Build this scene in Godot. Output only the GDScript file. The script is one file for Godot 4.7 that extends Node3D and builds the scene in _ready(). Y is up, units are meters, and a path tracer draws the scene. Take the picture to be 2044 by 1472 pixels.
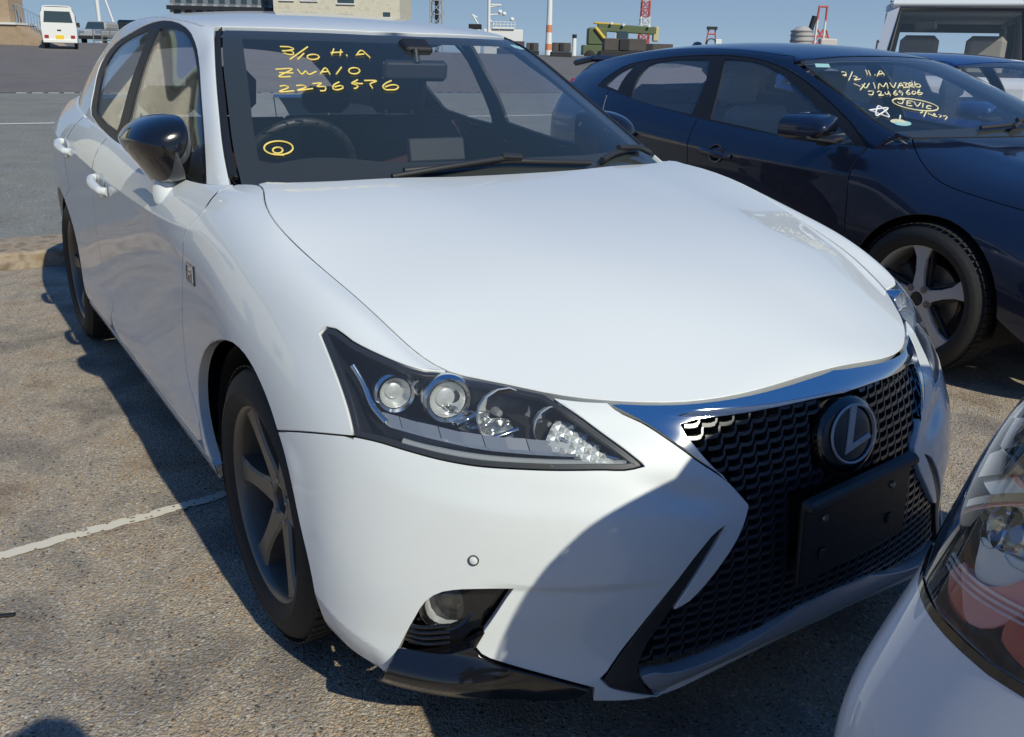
extends Node3D
# A white hatchback in a row of parked cars on a dockside lot, seen from its front corner.
var M := {}

func lin(r: float, g: float, b: float) -> Color:
	return Color(r, g, b).linear_to_srgb()
func mat(c: Color, rough := .6, metal := 0.0, o := {}) -> StandardMaterial3D:
	var m := StandardMaterial3D.new()
	m.albedo_color = c; m.roughness = rough; m.metallic = metal
	if o.has("coat"):
		m.clearcoat_enabled = true; m.clearcoat = o.coat; m.clearcoat_roughness = o.get("coat_rough", .03)
	if o.has("glass"):
		m.transparency = BaseMaterial3D.TRANSPARENCY_ALPHA
		m.albedo_color.a = o.glass
	if o.has("spec"): m.metallic_specular = o.spec
	return m

func _ready():
	camera_and_light()
	materials()
	ground()
	white_hatchback()
	extras()

func camera_and_light():
	var cam := Camera3D.new()
	cam.name = "camera"
	add_child(cam)
	var near := 0.05
	cam.transform = Transform3D(Basis(CAMX, CAMY, CAMZ), CAMP)
	cam.set_frustum(near * 1472.0 / CAMF, Vector2(0, near * CAMS / CAMF), near, 6000.0)
	cam.current = true
	var we := WorldEnvironment.new()
	we.name = "world_environment"
	var e := Environment.new()
	e.background_mode = Environment.BG_SKY
	var sm := ProceduralSkyMaterial.new()
	sm.sky_top_color = Color(.215, .425, .70)
	sm.sky_horizon_color = Color(.655, .765, .85)
	sm.sky_curve = .12
	sm.ground_bottom_color = Color(.30, .28, .26)
	sm.ground_horizon_color = Color(.50, .52, .54)
	sm.sun_angle_max = 2.0
	sm.sun_curve = .05
	var sky := Sky.new()
	sky.sky_material = sm
	e.sky = sky
	e.background_energy_multiplier = 1.0
	e.tonemap_mode = Environment.TONE_MAPPER_LINEAR
	e.tonemap_exposure = .86
	e.sdfgi_enabled = true; e.ssao_enabled = true; e.ssil_enabled = true
	we.environment = e
	add_child(we)
	var sun := DirectionalLight3D.new()
	sun.name = "sun"
	sun.light_energy = 1.55
	sun.light_color = Color(.975, .965, .895)
	sun.light_angular_distance = .53
	sun.shadow_enabled = true
	add_child(sun)
	sun.look_at_from_position(Vector3.ZERO, Vector3(-.025, -1.0, -1.30), Vector3.UP)

const CAMX := Vector3(0.838360, 0.023285, 0.544619)
const CAMY := Vector3(0.150826, 0.950174, -0.272800)
const CAMZ := Vector3(-0.523835, 0.310848, 0.793077)
const CAMP := Vector3(-1.381525, 1.273517, 1.793747)
const CAMF := 1790.312
const CAMS := -36.005
const CNET_U := 16
const CNET_V := 12
const CNET := [.2, 1.1, 1.395, .049, 1.1, 1.4, -.1019, 1.1, 1.408, -.2361, 1.1, 1.422, -.3452, 1.1, 1.44, -.429, 1.1, 1.46, -.4919, 1.1, 1.4812, -.5339, 1.1, 1.5086, -.559, 1.1, 1.5601, -.5716, 1.1, 1.6674, -.5758, 1.1, 1.8648, -.58, 1.1, 2.1567, -.58, 1.1, 2.8, -.58, 1.1, 3.549, -.5716, 1.1, 4.464, -.5213, 1.1, 5.03, -.3032, 1.1, 5.28, .2, 1.02, 1.33, .0403, 1.02, 1.335, -.1194, 1.02, 1.343, -.2613, 1.02, 1.357, -.3766, 1.02, 1.375, -.4653, 1.02, 1.395, -.5319, 1.02, 1.4169, -.5762, 1.02, 1.4461, -.6028, 1.02, 1.5008, -.6161, 1.02, 1.6149, -.6206, 1.02, 1.8248, -.625, 1.02, 2.135, -.625, 1.02, 2.8, -.625, 1.02, 3.5685, -.6161, 1.02, 4.516, -.5629, 1.02, 5.095, -.3323, 1.02, 5.345, .2, .95, 1.297, .0351, .95, 1.302, -.1298, .95, 1.31, -.2764, .95, 1.324, -.3955, .95, 1.342, -.4871, .95, 1.362, -.5558, .95, 1.3842, -.6016, .95, 1.4143, -.6291, .95, 1.4707, -.6428, .95, 1.5882, -.6474, .95, 1.8044, -.652, .95, 2.124, -.652, .95, 2.8, -.652, .95, 3.5784, -.6428, .95, 4.5424, -.5879, .95, 5.128, -.3497, .95, 5.378, .2, .88, 1.281, .0316, .88, 1.286, -.1368, .88, 1.294, -.2865, .88, 1.308, -.4081, .88, 1.326, -.5016, .88, 1.346, -.5718, .88, 1.3684, -.6185, .88, 1.3989, -.6466, .88, 1.4561, -.6606, .88, 1.5753, -.6653, .88, 1.7945, -.67, .88, 2.1187, -.67, .88, 2.8, -.67, .88, 3.5832, -.6606, .88, 4.5552, -.6045, .88, 5.144, -.3613, .88, 5.394, .2, .8, 1.269, .0285, .8, 1.274, -.143, .8, 1.282, -.2954, .8, 1.296, -.4192, .8, 1.314, -.5145, .8, 1.334, -.586, .8, 1.3565, -.6336, .8, 1.3874, -.6622, .8, 1.4451, -.6765, .8, 1.5656, -.6812, .8, 1.7871, -.686, .8, 2.1147, -.686, .8, 2.8, -.686, .8, 3.5868, -.6765, .8, 4.5648, -.6193, .8, 5.156, -.3716, .8, 5.406, .2, .72, 1.249, .0243, .72, 1.254, -.1515, .72, 1.262, -.3077, .72, 1.276, -.4346, .72, 1.294, -.5323, .72, 1.314, -.6055, .72, 1.3367, -.6543, .72, 1.3681, -.6836, .72, 1.4269, -.6982, .72, 1.5494, -.7031, .72, 1.7748, -.708, .72, 2.108, -.708, .72, 2.8, -.708, .72, 3.5928, -.6982, .72, 4.5808, -.6397, .72, 5.176, -.3858, .72, 5.426, .2, .65, 1.229, .0208, .65, 1.234, -.1585, .65, 1.242, -.3178, .65, 1.256, -.4472, .65, 1.274, -.5468, .65, 1.294, -.6215, .65, 1.317, -.6712, .65, 1.3488, -.7011, .65, 1.4086, -.716, .65, 1.5332, -.721, .65, 1.7625, -.726, .65, 2.1013, -.726, .65, 2.8, -.726, .65, 3.5988, -.716, .65, 4.5968, -.6563, .65, 5.196, -.3974, .65, 5.446, .2, .58, 1.223, .02, .58, 1.228, -.16, .58, 1.236, -.32, .58, 1.25, -.45, .58, 1.268, -.55, .58, 1.288, -.625, .58, 1.311, -.675, .58, 1.3431, -.705, .58, 1.4032, -.72, .58, 1.5284, -.725, .58, 1.7588, -.73, .58, 2.0993, -.73, .58, 2.8, -.73, .58, 3.6006, -.72, .58, 4.6016, -.66, .58, 5.202, -.4, .58, 5.452, .2, .5, 1.229, .0208, .5, 1.234, -.1585, .5, 1.242, -.3178, .5, 1.256, -.4472, .5, 1.274, -.5468, .5, 1.294, -.6215, .5, 1.317, -.6712, .5, 1.3488, -.7011, .5, 1.4086, -.716, .5, 1.5332, -.721, .5, 1.7625, -.726, .5, 2.1013, -.726, .5, 2.8, -.726, .5, 3.5988, -.716, .5, 4.5968, -.6563, .5, 5.196, -.3974, .5, 5.446, .2, .42, 1.245, .0223, .42, 1.25, -.1554, .42, 1.258, -.3133, .42, 1.272, -.4416, .42, 1.29, -.5403, .42, 1.31, -.6144, .42, 1.3328, -.6637, .42, 1.3642, -.6933, .42, 1.4233, -.7081, .42, 1.5462, -.7131, .42, 1.7723, -.718, .42, 2.1067, -.718, .42, 2.8, -.718, .42, 3.594, -.7081, .42, 4.584, -.6489, .42, 5.18, -.3923, .42, 5.43, .2, .34, 1.265, .0248, .34, 1.27, -.1503, .34, 1.278, -.306, .34, 1.292, -.4325, .34, 1.31, -.5298, .34, 1.33, -.6028, .34, 1.3526, -.6515, .34, 1.3835, -.6807, .34, 1.4415, -.6953, .34, 1.5623, -.7001, .34, 1.7847, -.705, .34, 2.1133, -.705, .34, 2.8, -.705, .34, 3.588, -.6953, .34, 4.568, -.6369, .34, 5.16, -.3839, .34, 5.41, .2, .26, 1.305, .0297, .26, 1.31, -.1406, .26, 1.318, -.292, .26, 1.332, -.4151, .26, 1.35, -.5097, .26, 1.37, -.5806, .26, 1.3921, -.628, .26, 1.422, -.6563, .26, 1.478, -.6705, .26, 1.5947, -.6753, .26, 1.8093, -.68, .26, 2.1267, -.68, .26, 2.8, -.68, .26, 3.576, -.6705, .26, 4.536, -.6138, .26, 5.12, -.3677, .26, 5.37, .2, .2, 1.355, .0374, .2, 1.36, -.1252, .2, 1.368, -.2697, .2, 1.382, -.3871, .2, 1.4, -.4774, .2, 1.42, -.5452, .2, 1.4416, -.5903, .2, 1.4701, -.6174, .2, 1.5236, -.631, .2, 1.6351, -.6355, .2, 1.8402, -.64, .2, 2.1433, -.64, .2, 2.8, -.64, .2, 3.561, -.631, .2, 4.496, -.5768, .2, 5.07, -.3419, .2, 5.32]
const BELT_U := 36
const BELT_V := 12
const BELT := [-0, .7368, .793, -.0821, .7268, .7895, -.1642, .7171, .7817, -.2445, .7088, .7635, -.3213, .7032, .7331, -.3915, .7036, .6893, -.4591, .7056, .6416, -.5203, .712, .5869, -.5746, .7225, .5257, -.6342, .7276, .468, -.667, .7505, .4, -.6882, .7925, .3, -.7016, .8223, .2, -.7175, .8492, .1, -.7318, .8769, 0, -.742, .9067, -.1, -.737, .9315, -.2, -.7122, .9514, -.3, -.673, .9662, -.4, -.7419, .9505, -.5, -.7817, .9425, -.62, -.793, .945, -.8, -.7997, .9474, -1, -.7975, .9519, -1.2, -.7977, .9589, -1.4, -.7999, .9691, -1.6, -.8012, .9813, -1.8, -.7996, .994, -2, -.794, 1.0059, -2.2, -.7868, 1.0181, -2.4, -.77, 1.03, -2.6, -.7426, 1.043, -2.8, -.71, 1.05, -2.95, -.6839, 1.0521, -3.1, -.6, 1.05, -3.25, -.4451, 1.0449, -3.36, -.3, 1.04, -3.45, -0, .69, .838, -.0878, .6899, .8282, -.1737, .6897, .8108, -.2566, .6893, .7805, -.3357, .6883, .7422, -.4113, .6874, .6967, -.486, .6912, .6499, -.5583, .6997, .6001, -.6274, .7165, .546, -.682, .7394, .4826, -.7, .765, .4, -.722, .804, .3, -.7418, .8331, .2, -.7582, .8545, .1, -.768, .875, 0, -.7626, .9006, -.1, -.7463, .9276, -.2, -.7349, .9475, -.3, -.7443, .9523, -.4, -.7761, .9403, -.5, -.8016, .932, -.62, -.815, .932, -.8, -.8212, .9332, -1, -.8194, .9372, -1.2, -.8196, .9436, -1.4, -.8212, .9532, -1.6, -.822, .9649, -1.8, -.8203, .9772, -2, -.8155, .9886, -2.2, -.8097, 1, -2.4, -.795, 1.012, -2.6, -.7703, 1.0268, -2.8, -.74, 1.035, -2.95, -.7184, 1.0373, -3.1, -.635, 1.035, -3.25, -.4727, 1.0299, -3.36, -.32, 1.025, -3.45, -0, .665, .843, -.091, .6652, .8339, -.1802, .6655, .8167, -.2667, .6662, .7872, -.3498, .6665, .7497, -.4296, .668, .7053, -.5066, .6726, .6564, -.58, .682, .603, -.6522, .6977, .5473, -.7051, .7227, .4801, -.735, .757, .4, -.755, .796, .3, -.7735, .8228, .2, -.7895, .8405, .1, -.8, .858, 0, -.7987, .8825, -.1, -.7888, .9093, -.2, -.7815, .9294, -.3, -.7879, .9343, -.4, -.8087, .9225, -.5, -.8264, .9132, -.62, -.838, .91, -.8, -.8429, .9094, -1, -.8414, .9125, -1.2, -.8415, .9182, -1.4, -.8427, .9275, -1.6, -.8432, .9392, -1.8, -.8418, .9513, -2, -.8383, .9624, -2.2, -.8346, .9731, -2.4, -.822, .985, -2.6, -.7993, 1.0009, -2.8, -.77, 1.01, -2.95, -.7497, 1.0124, -3.1, -.665, 1.01, -3.25, -.4976, 1.0049, -3.36, -.34, 1, -3.45, -0, .63, .85, -.0944, .6308, .842, -.1873, .6325, .8262, -.2781, .6354, .7993, -.3662, .6394, .7651, -.4504, .6443, .7225, -.5291, .6496, .6702, -.6047, .6581, .6135, -.6783, .6699, .5539, -.7292, .6961, .4813, -.765, .732, .4, -.786, .77, .3, -.8038, .7955, .2, -.8182, .8118, .1, -.828, .828, 0, -.8297, .8511, -.1, -.8249, .8765, -.2, -.8209, .896, -.3, -.8247, .9016, -.4, -.8365, .8925, -.5, -.8478, .8845, -.62, -.858, .88, -.8, -.8617, .8786, -1, -.8603, .8809, -1.2, -.8604, .8859, -1.4, -.8618, .8945, -1.6, -.8627, .9054, -1.8, -.8622, .9168, -2, -.8601, .9268, -2.2, -.8584, .9363, -2.4, -.848, .947, -2.6, -.8274, .9616, -2.8, -.8, .97, -2.95, -.7841, .9723, -3.1, -.7, .97, -3.25, -.5252, .9649, -3.36, -.36, .96, -3.45, -0, .59, .858, -.0973, .5911, .8512, -.1934, .5936, .837, -.2879, .5981, .8132, -.3806, .6044, .7831, -.4682, .6103, .7418, -.5497, .6151, .6879, -.6262, .6234, .6277, -.6954, .6366, .5604, -.7465, .6622, .4825, -.79, .693, .4, -.812, .728, .3, -.829, .7529, .2, -.8414, .7701, .1, -.85, .787, 0, -.8529, .8091, -.1, -.8507, .8327, -.2, -.8485, .8512, -.3, -.8511, .8582, -.4, -.8587, .8529, -.5, -.865, .8474, -.62, -.869, .843, -.8, -.8706, .8425, -1, -.87, .8457, -1.2, -.8704, .851, -1.4, -.8716, .86, -1.6, -.8728, .8707, -1.8, -.8733, .8809, -2, -.8734, .8881, -2.2, -.875, .8932, -2.4, -.868, .9, -2.6, -.8502, .9125, -2.8, -.825, .92, -2.95, -.8131, .9221, -3.1, -.73, .92, -3.25, -.5503, .9149, -3.36, -.38, .91, -3.45, -0, .545, .867, -.1005, .546, .8609, -.2002, .5483, .8476, -.2983, .5522, .8256, -.3952, .5579, .7978, -.4856, .5625, .7549, -.5692, .567, .6981, -.6468, .5757, .6345, -.7174, .59, .5641, -.7802, .6122, .4883, -.815, .645, .4, -.838, .68, .3, -.8536, .704, .2, -.863, .7197, .1, -.869, .735, 0, -.8712, .755, -.1, -.8693, .776, -.2, -.8666, .7929, -.3, -.8662, .8006, -.4, -.8683, .7986, -.5, -.8692, .7951, -.62, -.868, .79, -.8, -.868, .7896, -1, -.8686, .7928, -1.2, -.8696, .7979, -1.4, -.8712, .8067, -1.6, -.8731, .8171, -1.8, -.8751, .8265, -2, -.8779, .8324, -2.2, -.8834, .8355, -2.4, -.88, .84, -2.6, -.8653, .8494, -2.8, -.842, .855, -2.95, -.8319, .8563, -3.1, -.75, .855, -3.25, -.5704, .8525, -3.36, -.4, .85, -3.45, -0, .49, .876, -.1029, .4907, .8702, -.205, .4923, .8574, -.3059, .4951, .8364, -.4056, .499, .8094, -.4978, .5024, .7646, -.5828, .5073, .7059, -.6608, .5163, .6391, -.7329, .5298, .5663, -.7978, .5489, .4886, -.84, .58, .4, -.858, .61, .3, -.8699, .634, .2, -.8765, .653, .1, -.88, .67, 0, -.8797, .6874, -.1, -.8754, .7036, -.2, -.8704, .7155, -.3, -.8678, .7202, -.4, -.8672, .7169, -.5, -.8664, .7133, -.62, -.865, .71, -.8, -.8644, .7101, -1, -.8646, .713, -1.2, -.8656, .7175, -1.4, -.8673, .7246, -1.6, -.8697, .7331, -1.8, -.8725, .7414, -2, -.8766, .7482, -2.2, -.8839, .7542, -2.4, -.8825, .76, -2.6, -.8699, .7665, -2.8, -.848, .77, -2.95, -.8383, .7705, -3.1, -.757, .77, -3.25, -.5789, .77, -3.36, -.41, .77, -3.45, -0, .43, .884, -.1047, .4302, .8784, -.2086, .4307, .8658, -.3114, .4316, .8453, -.4129, .4327, .8185, -.5065, .4348, .7722, -.5928, .4388, .7124, -.6721, .4452, .644, -.7466, .4552, .5705, -.8125, .4711, .4909, -.856, .5, .4, -.87, .53, .3, -.8785, .5543, .2, -.8821, .5735, .1, -.883, .59, 0, -.8803, .6056, -.1, -.874, .6191, -.2, -.8674, .6279, -.3, -.8636, .6296, -.4, -.8624, .6232, -.5, -.8615, .617, -.62, -.861, .612, -.8, -.8606, .6098, -1, -.8606, .6108, -1.2, -.8616, .6138, -1.4, -.8634, .6198, -1.6, -.866, .6276, -1.8, -.8692, .636, -2, -.8742, .644, -2.2, -.8829, .6524, -2.4, -.8825, .66, -2.6, -.8698, .6666, -2.8, -.848, .67, -2.95, -.8401, .6705, -3.1, -.76, .67, -3.25, -.5805, .67, -3.36, -.41, .67, -3.45, -0, .37, .888, -.1056, .37, .8825, -.2105, .37, .87, -.3143, .37, .8497, -.4168, .3699, .823, -.5115, .3709, .7765, -.5991, .374, .717, -.6798, .38, .6487, -.756, .3875, .5752, -.8218, .3991, .494, -.866, .42, .4, -.876, .44, .3, -.8817, .4612, .2, -.8835, .4824, .1, -.883, .5, 0, -.8791, .5134, -.1, -.8719, .5236, -.2, -.8646, .5293, -.3, -.8605, .5295, -.4, -.8594, .5232, -.5, -.8583, .5166, -.62, -.857, .51, -.8, -.8564, .5075, -1, -.8566, .5088, -1.2, -.8576, .5117, -1.4, -.8595, .5172, -1.6, -.8622, .5244, -1.8, -.8658, .5317, -2, -.8718, .538, -2.2, -.8822, .5441, -2.4, -.8825, .55, -2.6, -.868, .5565, -2.8, -.845, .56, -2.95, -.8367, .5605, -3.1, -.757, .56, -3.25, -.579, .56, -3.36, -.41, .56, -3.45, -0, .31, .886, -.1058, .3101, .8804, -.2109, .3105, .8677, -.3149, .3111, .847, -.4174, .3119, .8197, -.5129, .3123, .7744, -.6019, .3135, .7167, -.6845, .3165, .6501, -.7626, .3213, .5778, -.8283, .3299, .4961, -.871, .345, .4, -.879, .36, .3, -.8832, .38, .2, -.8841, .4026, .1, -.883, .42, 0, -.8788, .429, -.1, -.8718, .4326, -.2, -.865, .4321, -.3, -.8617, .4292, -.4, -.8618, .423, -.5, -.862, .4166, -.62, -.862, .41, -.8, -.8618, .4076, -1, -.8617, .409, -1.2, -.8625, .4114, -1.4, -.8641, .4159, -1.6, -.8664, .4218, -1.8, -.8693, .4276, -2, -.8743, .4318, -2.2, -.8834, .4345, -2.4, -.882, .44, -2.6, -.8649, .4524, -2.8, -.84, .46, -2.95, -.8307, .461, -3.1, -.75, .46, -3.25, -.5704, .46, -3.36, -.4, .46, -3.45, -0, .278, .878, -.106, .2768, .8737, -.2115, .2736, .8637, -.3163, .2681, .8478, -.4201, .2604, .8265, -.5144, .2612, .7792, -.6017, .2646, .7181, -.6834, .267, .6503, -.7621, .27, .5783, -.8288, .2753, .4972, -.871, .285, .4, -.878, .29, .3, -.8812, .3044, .2, -.8811, .3247, .1, -.88, .34, 0, -.8774, .3455, -.1, -.8732, .3452, -.2, -.8693, .3423, -.3, -.868, .3395, -.4, -.8693, .3365, -.5, -.8707, .3333, -.62, -.872, .33, -.8, -.8723, .3288, -1, -.8719, .3295, -1.2, -.8724, .3307, -1.4, -.8736, .333, -1.6, -.8752, .3359, -1.8, -.8765, .3388, -2, -.8786, .3405, -2.2, -.8836, .3404, -2.4, -.878, .345, -2.6, -.8574, .3602, -2.8, -.83, .37, -2.95, -.8173, .3701, -3.1, -.735, .37, -3.25, -.5578, .3751, -3.36, -.39, .38, -3.45, -0, .245, .868, -.1069, .243, .8653, -.2136, .2378, .859, -.3199, .2286, .8494, -.4252, .2163, .8355, -.52, .2162, .7874, -.6076, .2202, .7246, -.6893, .2249, .6556, -.7704, .2282, .5845, -.8339, .2313, .5008, -.872, .235, .4, -.876, .235, .3, -.8773, .2411, .2, -.8764, .2514, .1, -.875, .26, 0, -.8733, .265, -.1, -.8709, .2682, -.2, -.8687, .2698, -.3, -.868, .2699, -.4, -.8686, .2679, -.5, -.8693, .2662, -.62, -.87, .265, -.8, -.8701, .2646, -1, -.87, .2649, -1.2, -.8703, .2649, -1.4, -.8714, .2646, -1.6, -.8727, .2643, -1.8, -.8732, .2645, -2, -.8737, .265, -2.2, -.8762, .2646, -2.4, -.868, .27, -2.6, -.8447, .2874, -2.8, -.815, .3, -2.95, -.7983, .3044, -3.1, -.715, .31, -3.25, -.5427, .3204, -3.36, -.38, .33, -3.45, -0, .222, .858, -.1064, .2194, .856, -.2124, .2127, .8512, -.3181, .2008, .8442, -.4229, .1847, .8341, -.5158, .1828, .7851, -.6022, .1853, .7207, -.6851, .1865, .6539, -.7658, .1879, .5833, -.8298, .1918, .5006, -.866, .2, .4, -.868, .205, .3, -.867, .2079, .2, -.8637, .2092, .1, -.86, .21, 0, -.8559, .2105, -.1, -.8511, .2104, -.2, -.8469, .2101, -.3, -.8448, .21, -.4, -.8449, .21, -.5, -.845, .21, -.62, -.845, .21, -.8, -.845, .21, -1, -.845, .21, -1.2, -.845, .2099, -1.4, -.845, .2096, -1.6, -.845, .2093, -1.8, -.845, .2095, -2, -.8465, .2096, -2.2, -.8517, .2078, -2.4, -.845, .215, -2.6, -.8206, .2406, -2.8, -.79, .26, -2.95, -.7727, .2703, -3.1, -.69, .28, -3.25, -.5202, .2907, -3.36, -.36, .3, -3.45]
const HOOD_U := 16
const HOOD_V := 16
const HOOD := [-.84, .9674, -.55, -.75, .9716, -.55, -.66, .9753, -.55, -.57, .9785, -.55, -.47, .9816, -.55, -.36, .9842, -.55, -.24, .9863, -.55, -.12, .9875, -.55, 0, .9879, -.55, .12, .9875, -.55, .24, .9863, -.55, .36, .9842, -.55, .47, .9816, -.55, .57, .9785, -.55, .66, .9753, -.55, .75, .9716, -.55, .84, .9674, -.55, -.84, .9601, -.42, -.75, .9646, -.42, -.66, .9686, -.42, -.57, .9723, -.42, -.47, .9771, -.42, -.36, .9807, -.42, -.24, .9807, -.42, -.12, .9818, -.42, 0, .9822, -.42, .12, .9818, -.42, .24, .9807, -.42, .36, .9807, -.42, .47, .9771, -.42, .57, .9723, -.42, .66, .9686, -.42, .75, .9646, -.42, .84, .9601, -.42, -.84, .9425, -.3, -.75, .9489, -.3, -.66, .9546, -.3, -.57, .9597, -.3, -.47, .9674, -.3, -.36, .9746, -.3, -.24, .972, -.3, -.12, .9729, -.3, 0, .9735, -.3, .12, .9729, -.3, .24, .972, -.3, .36, .9746, -.3, .47, .9674, -.3, .57, .9597, -.3, .66, .9546, -.3, .75, .9489, -.3, .84, .9425, -.3, -.84, .9161, -.18, -.75, .9258, -.18, -.66, .9344, -.18, -.57, .9419, -.18, -.47, .9512, -.18, -.36, .9615, -.18, -.24, .9604, -.18, -.12, .9617, -.18, 0, .9625, -.18, .12, .9617, -.18, .24, .9604, -.18, .36, .9615, -.18, .47, .9512, -.18, .57, .9419, -.18, .66, .9344, -.18, .75, .9258, -.18, .84, .9161, -.18, -.84, .8782, -.06, -.75, .8934, -.06, -.66, .9067, -.06, -.57, .9182, -.06, -.47, .9305, -.06, -.36, .9446, -.06, -.24, .9463, -.06, -.12, .9484, -.06, 0, .9495, -.06, .12, .9484, -.06, .24, .9463, -.06, .36, .9446, -.06, .47, .9305, -.06, .57, .9182, -.06, .66, .9067, -.06, .75, .8934, -.06, .84, .8782, -.06, -.84, .8315, .06, -.75, .8538, .06, -.66, .8731, .06, -.57, .8897, .06, -.47, .906, .06, -.36, .9242, .06, -.24, .9296, .06, -.12, .9324, .06, 0, .9339, .06, .12, .9324, .06, .24, .9296, .06, .36, .9242, .06, .47, .906, .06, .57, .8897, .06, .66, .8731, .06, .75, .8538, .06, .84, .8315, .06, -.84, .7867, .18, -.75, .8151, .18, -.66, .8397, .18, -.57, .8606, .18, -.47, .8804, .18, -.36, .9017, .18, -.24, .9106, .18, -.12, .9138, .18, 0, .9154, .18, .12, .9138, .18, .24, .9106, .18, .36, .9017, .18, .47, .8804, .18, .57, .8606, .18, .66, .8397, .18, .75, .8151, .18, .84, .7867, .18, -.84, .7365, .3, -.75, .7714, .3, -.66, .8015, .3, -.57, .827, .3, -.47, .8507, .3, -.36, .8751, .3, -.24, .8879, .3, -.12, .8916, .3, 0, .8936, .3, .12, .8916, .3, .24, .8879, .3, .36, .8751, .3, .47, .8507, .3, .57, .827, .3, .66, .8015, .3, .75, .7714, .3, .84, .7365, .3, -.84, .6707, .4, -.75, .715, .4, -.66, .7533, .4, -.57, .7859, .4, -.47, .816, .4, -.36, .8454, .4, -.24, .8639, .4, -.12, .8694, .4, 0, .872, .4, .12, .8694, .4, .24, .8639, .4, .36, .8454, .4, .47, .816, .4, .57, .7859, .4, .66, .7533, .4, .75, .715, .4, .84, .6707, .4, -.84, .6091, .5, -.75, .658, .5, -.66, .7011, .5, -.57, .7386, .5, -.47, .7738, .5, -.36, .8083, .5, -.24, .8335, .5, -.12, .8424, .5, 0, .8465, .5, .12, .8424, .5, .24, .8335, .5, .36, .8083, .5, .47, .7738, .5, .57, .7386, .5, .66, .7011, .5, .75, .658, .5, .84, .6091, .5, -.84, .5704, .58, -.75, .6172, .58, -.66, .6597, .58, -.57, .6977, .58, -.47, .7347, .58, -.36, .7713, .58, -.24, .8017, .58, -.12, .8157, .58, 0, .8227, .58, .12, .8157, .58, .24, .8017, .58, .36, .7713, .58, .47, .7347, .58, .57, .6977, .58, .66, .6597, .58, .75, .6172, .58, .84, .5704, .58, -.84, .5363, .65, -.75, .581, .65, -.66, .6224, .65, -.57, .6603, .65, -.47, .6981, .65, -.36, .7355, .65, -.24, .7689, .65, -.12, .7888, .65, 0, .7991, .65, .12, .7888, .65, .24, .7689, .65, .36, .7355, .65, .47, .6981, .65, .57, .6603, .65, .66, .6224, .65, .75, .581, .65, .84, .5363, .65, -.84, .5002, .71, -.75, .5454, .71, -.66, .5875, .71, -.57, .6264, .71, -.47, .6657, .71, -.36, .7041, .71, -.24, .7392, .71, -.12, .7634, .71, 0, .776, .71, .12, .7634, .71, .24, .7392, .71, .36, .7041, .71, .47, .6657, .71, .57, .6264, .71, .66, .5875, .71, .75, .5454, .71, .84, .5002, .71, -.84, .4639, .765, -.75, .5107, .765, -.66, .5545, .765, -.57, .595, .765, -.47, .6361, .765, -.36, .6759, .765, -.24, .7121, .765, -.12, .7393, .765, 0, .7533, .765, .12, .7393, .765, .24, .7121, .765, .36, .6759, .765, .47, .6361, .765, .57, .595, .765, .66, .5545, .765, .75, .5107, .765, .84, .4639, .765, -.84, .4247, .81, -.75, .4733, .81, -.66, .5187, .81, -.57, .5608, .81, -.47, .6034, .81, -.36, .6447, .81, -.24, .6823, .81, -.12, .7106, .81, 0, .7251, .81, .12, .7106, .81, .24, .6823, .81, .36, .6447, .81, .47, .6034, .81, .57, .5608, .81, .66, .5187, .81, .75, .4733, .81, .84, .4247, .81, -.84, .3824, .85, -.75, .4324, .85, -.66, .4792, .85, -.57, .5225, .85, -.47, .5663, .85, -.36, .6089, .85, -.24, .6476, .85, -.12, .6766, .85, 0, .6916, .85, .12, .6766, .85, .24, .6476, .85, .36, .6089, .85, .47, .5663, .85, .57, .5225, .85, .66, .4792, .85, .75, .4324, .85, .84, .3824, .85, -.84, .3336, .89, -.75, .3847, .89, -.66, .4325, .89, -.57, .4768, .89, -.47, .5217, .89, -.36, .5652, .89, -.24, .6049, .89, -.12, .6348, .89, 0, .6502, .89, .12, .6348, .89, .24, .6049, .89, .36, .5652, .89, .47, .5217, .89, .57, .4768, .89, .66, .4325, .89, .75, .3847, .89, .84, .3336, .89]
const CANOPY_U := 19
const CANOPY_V := 11
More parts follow.
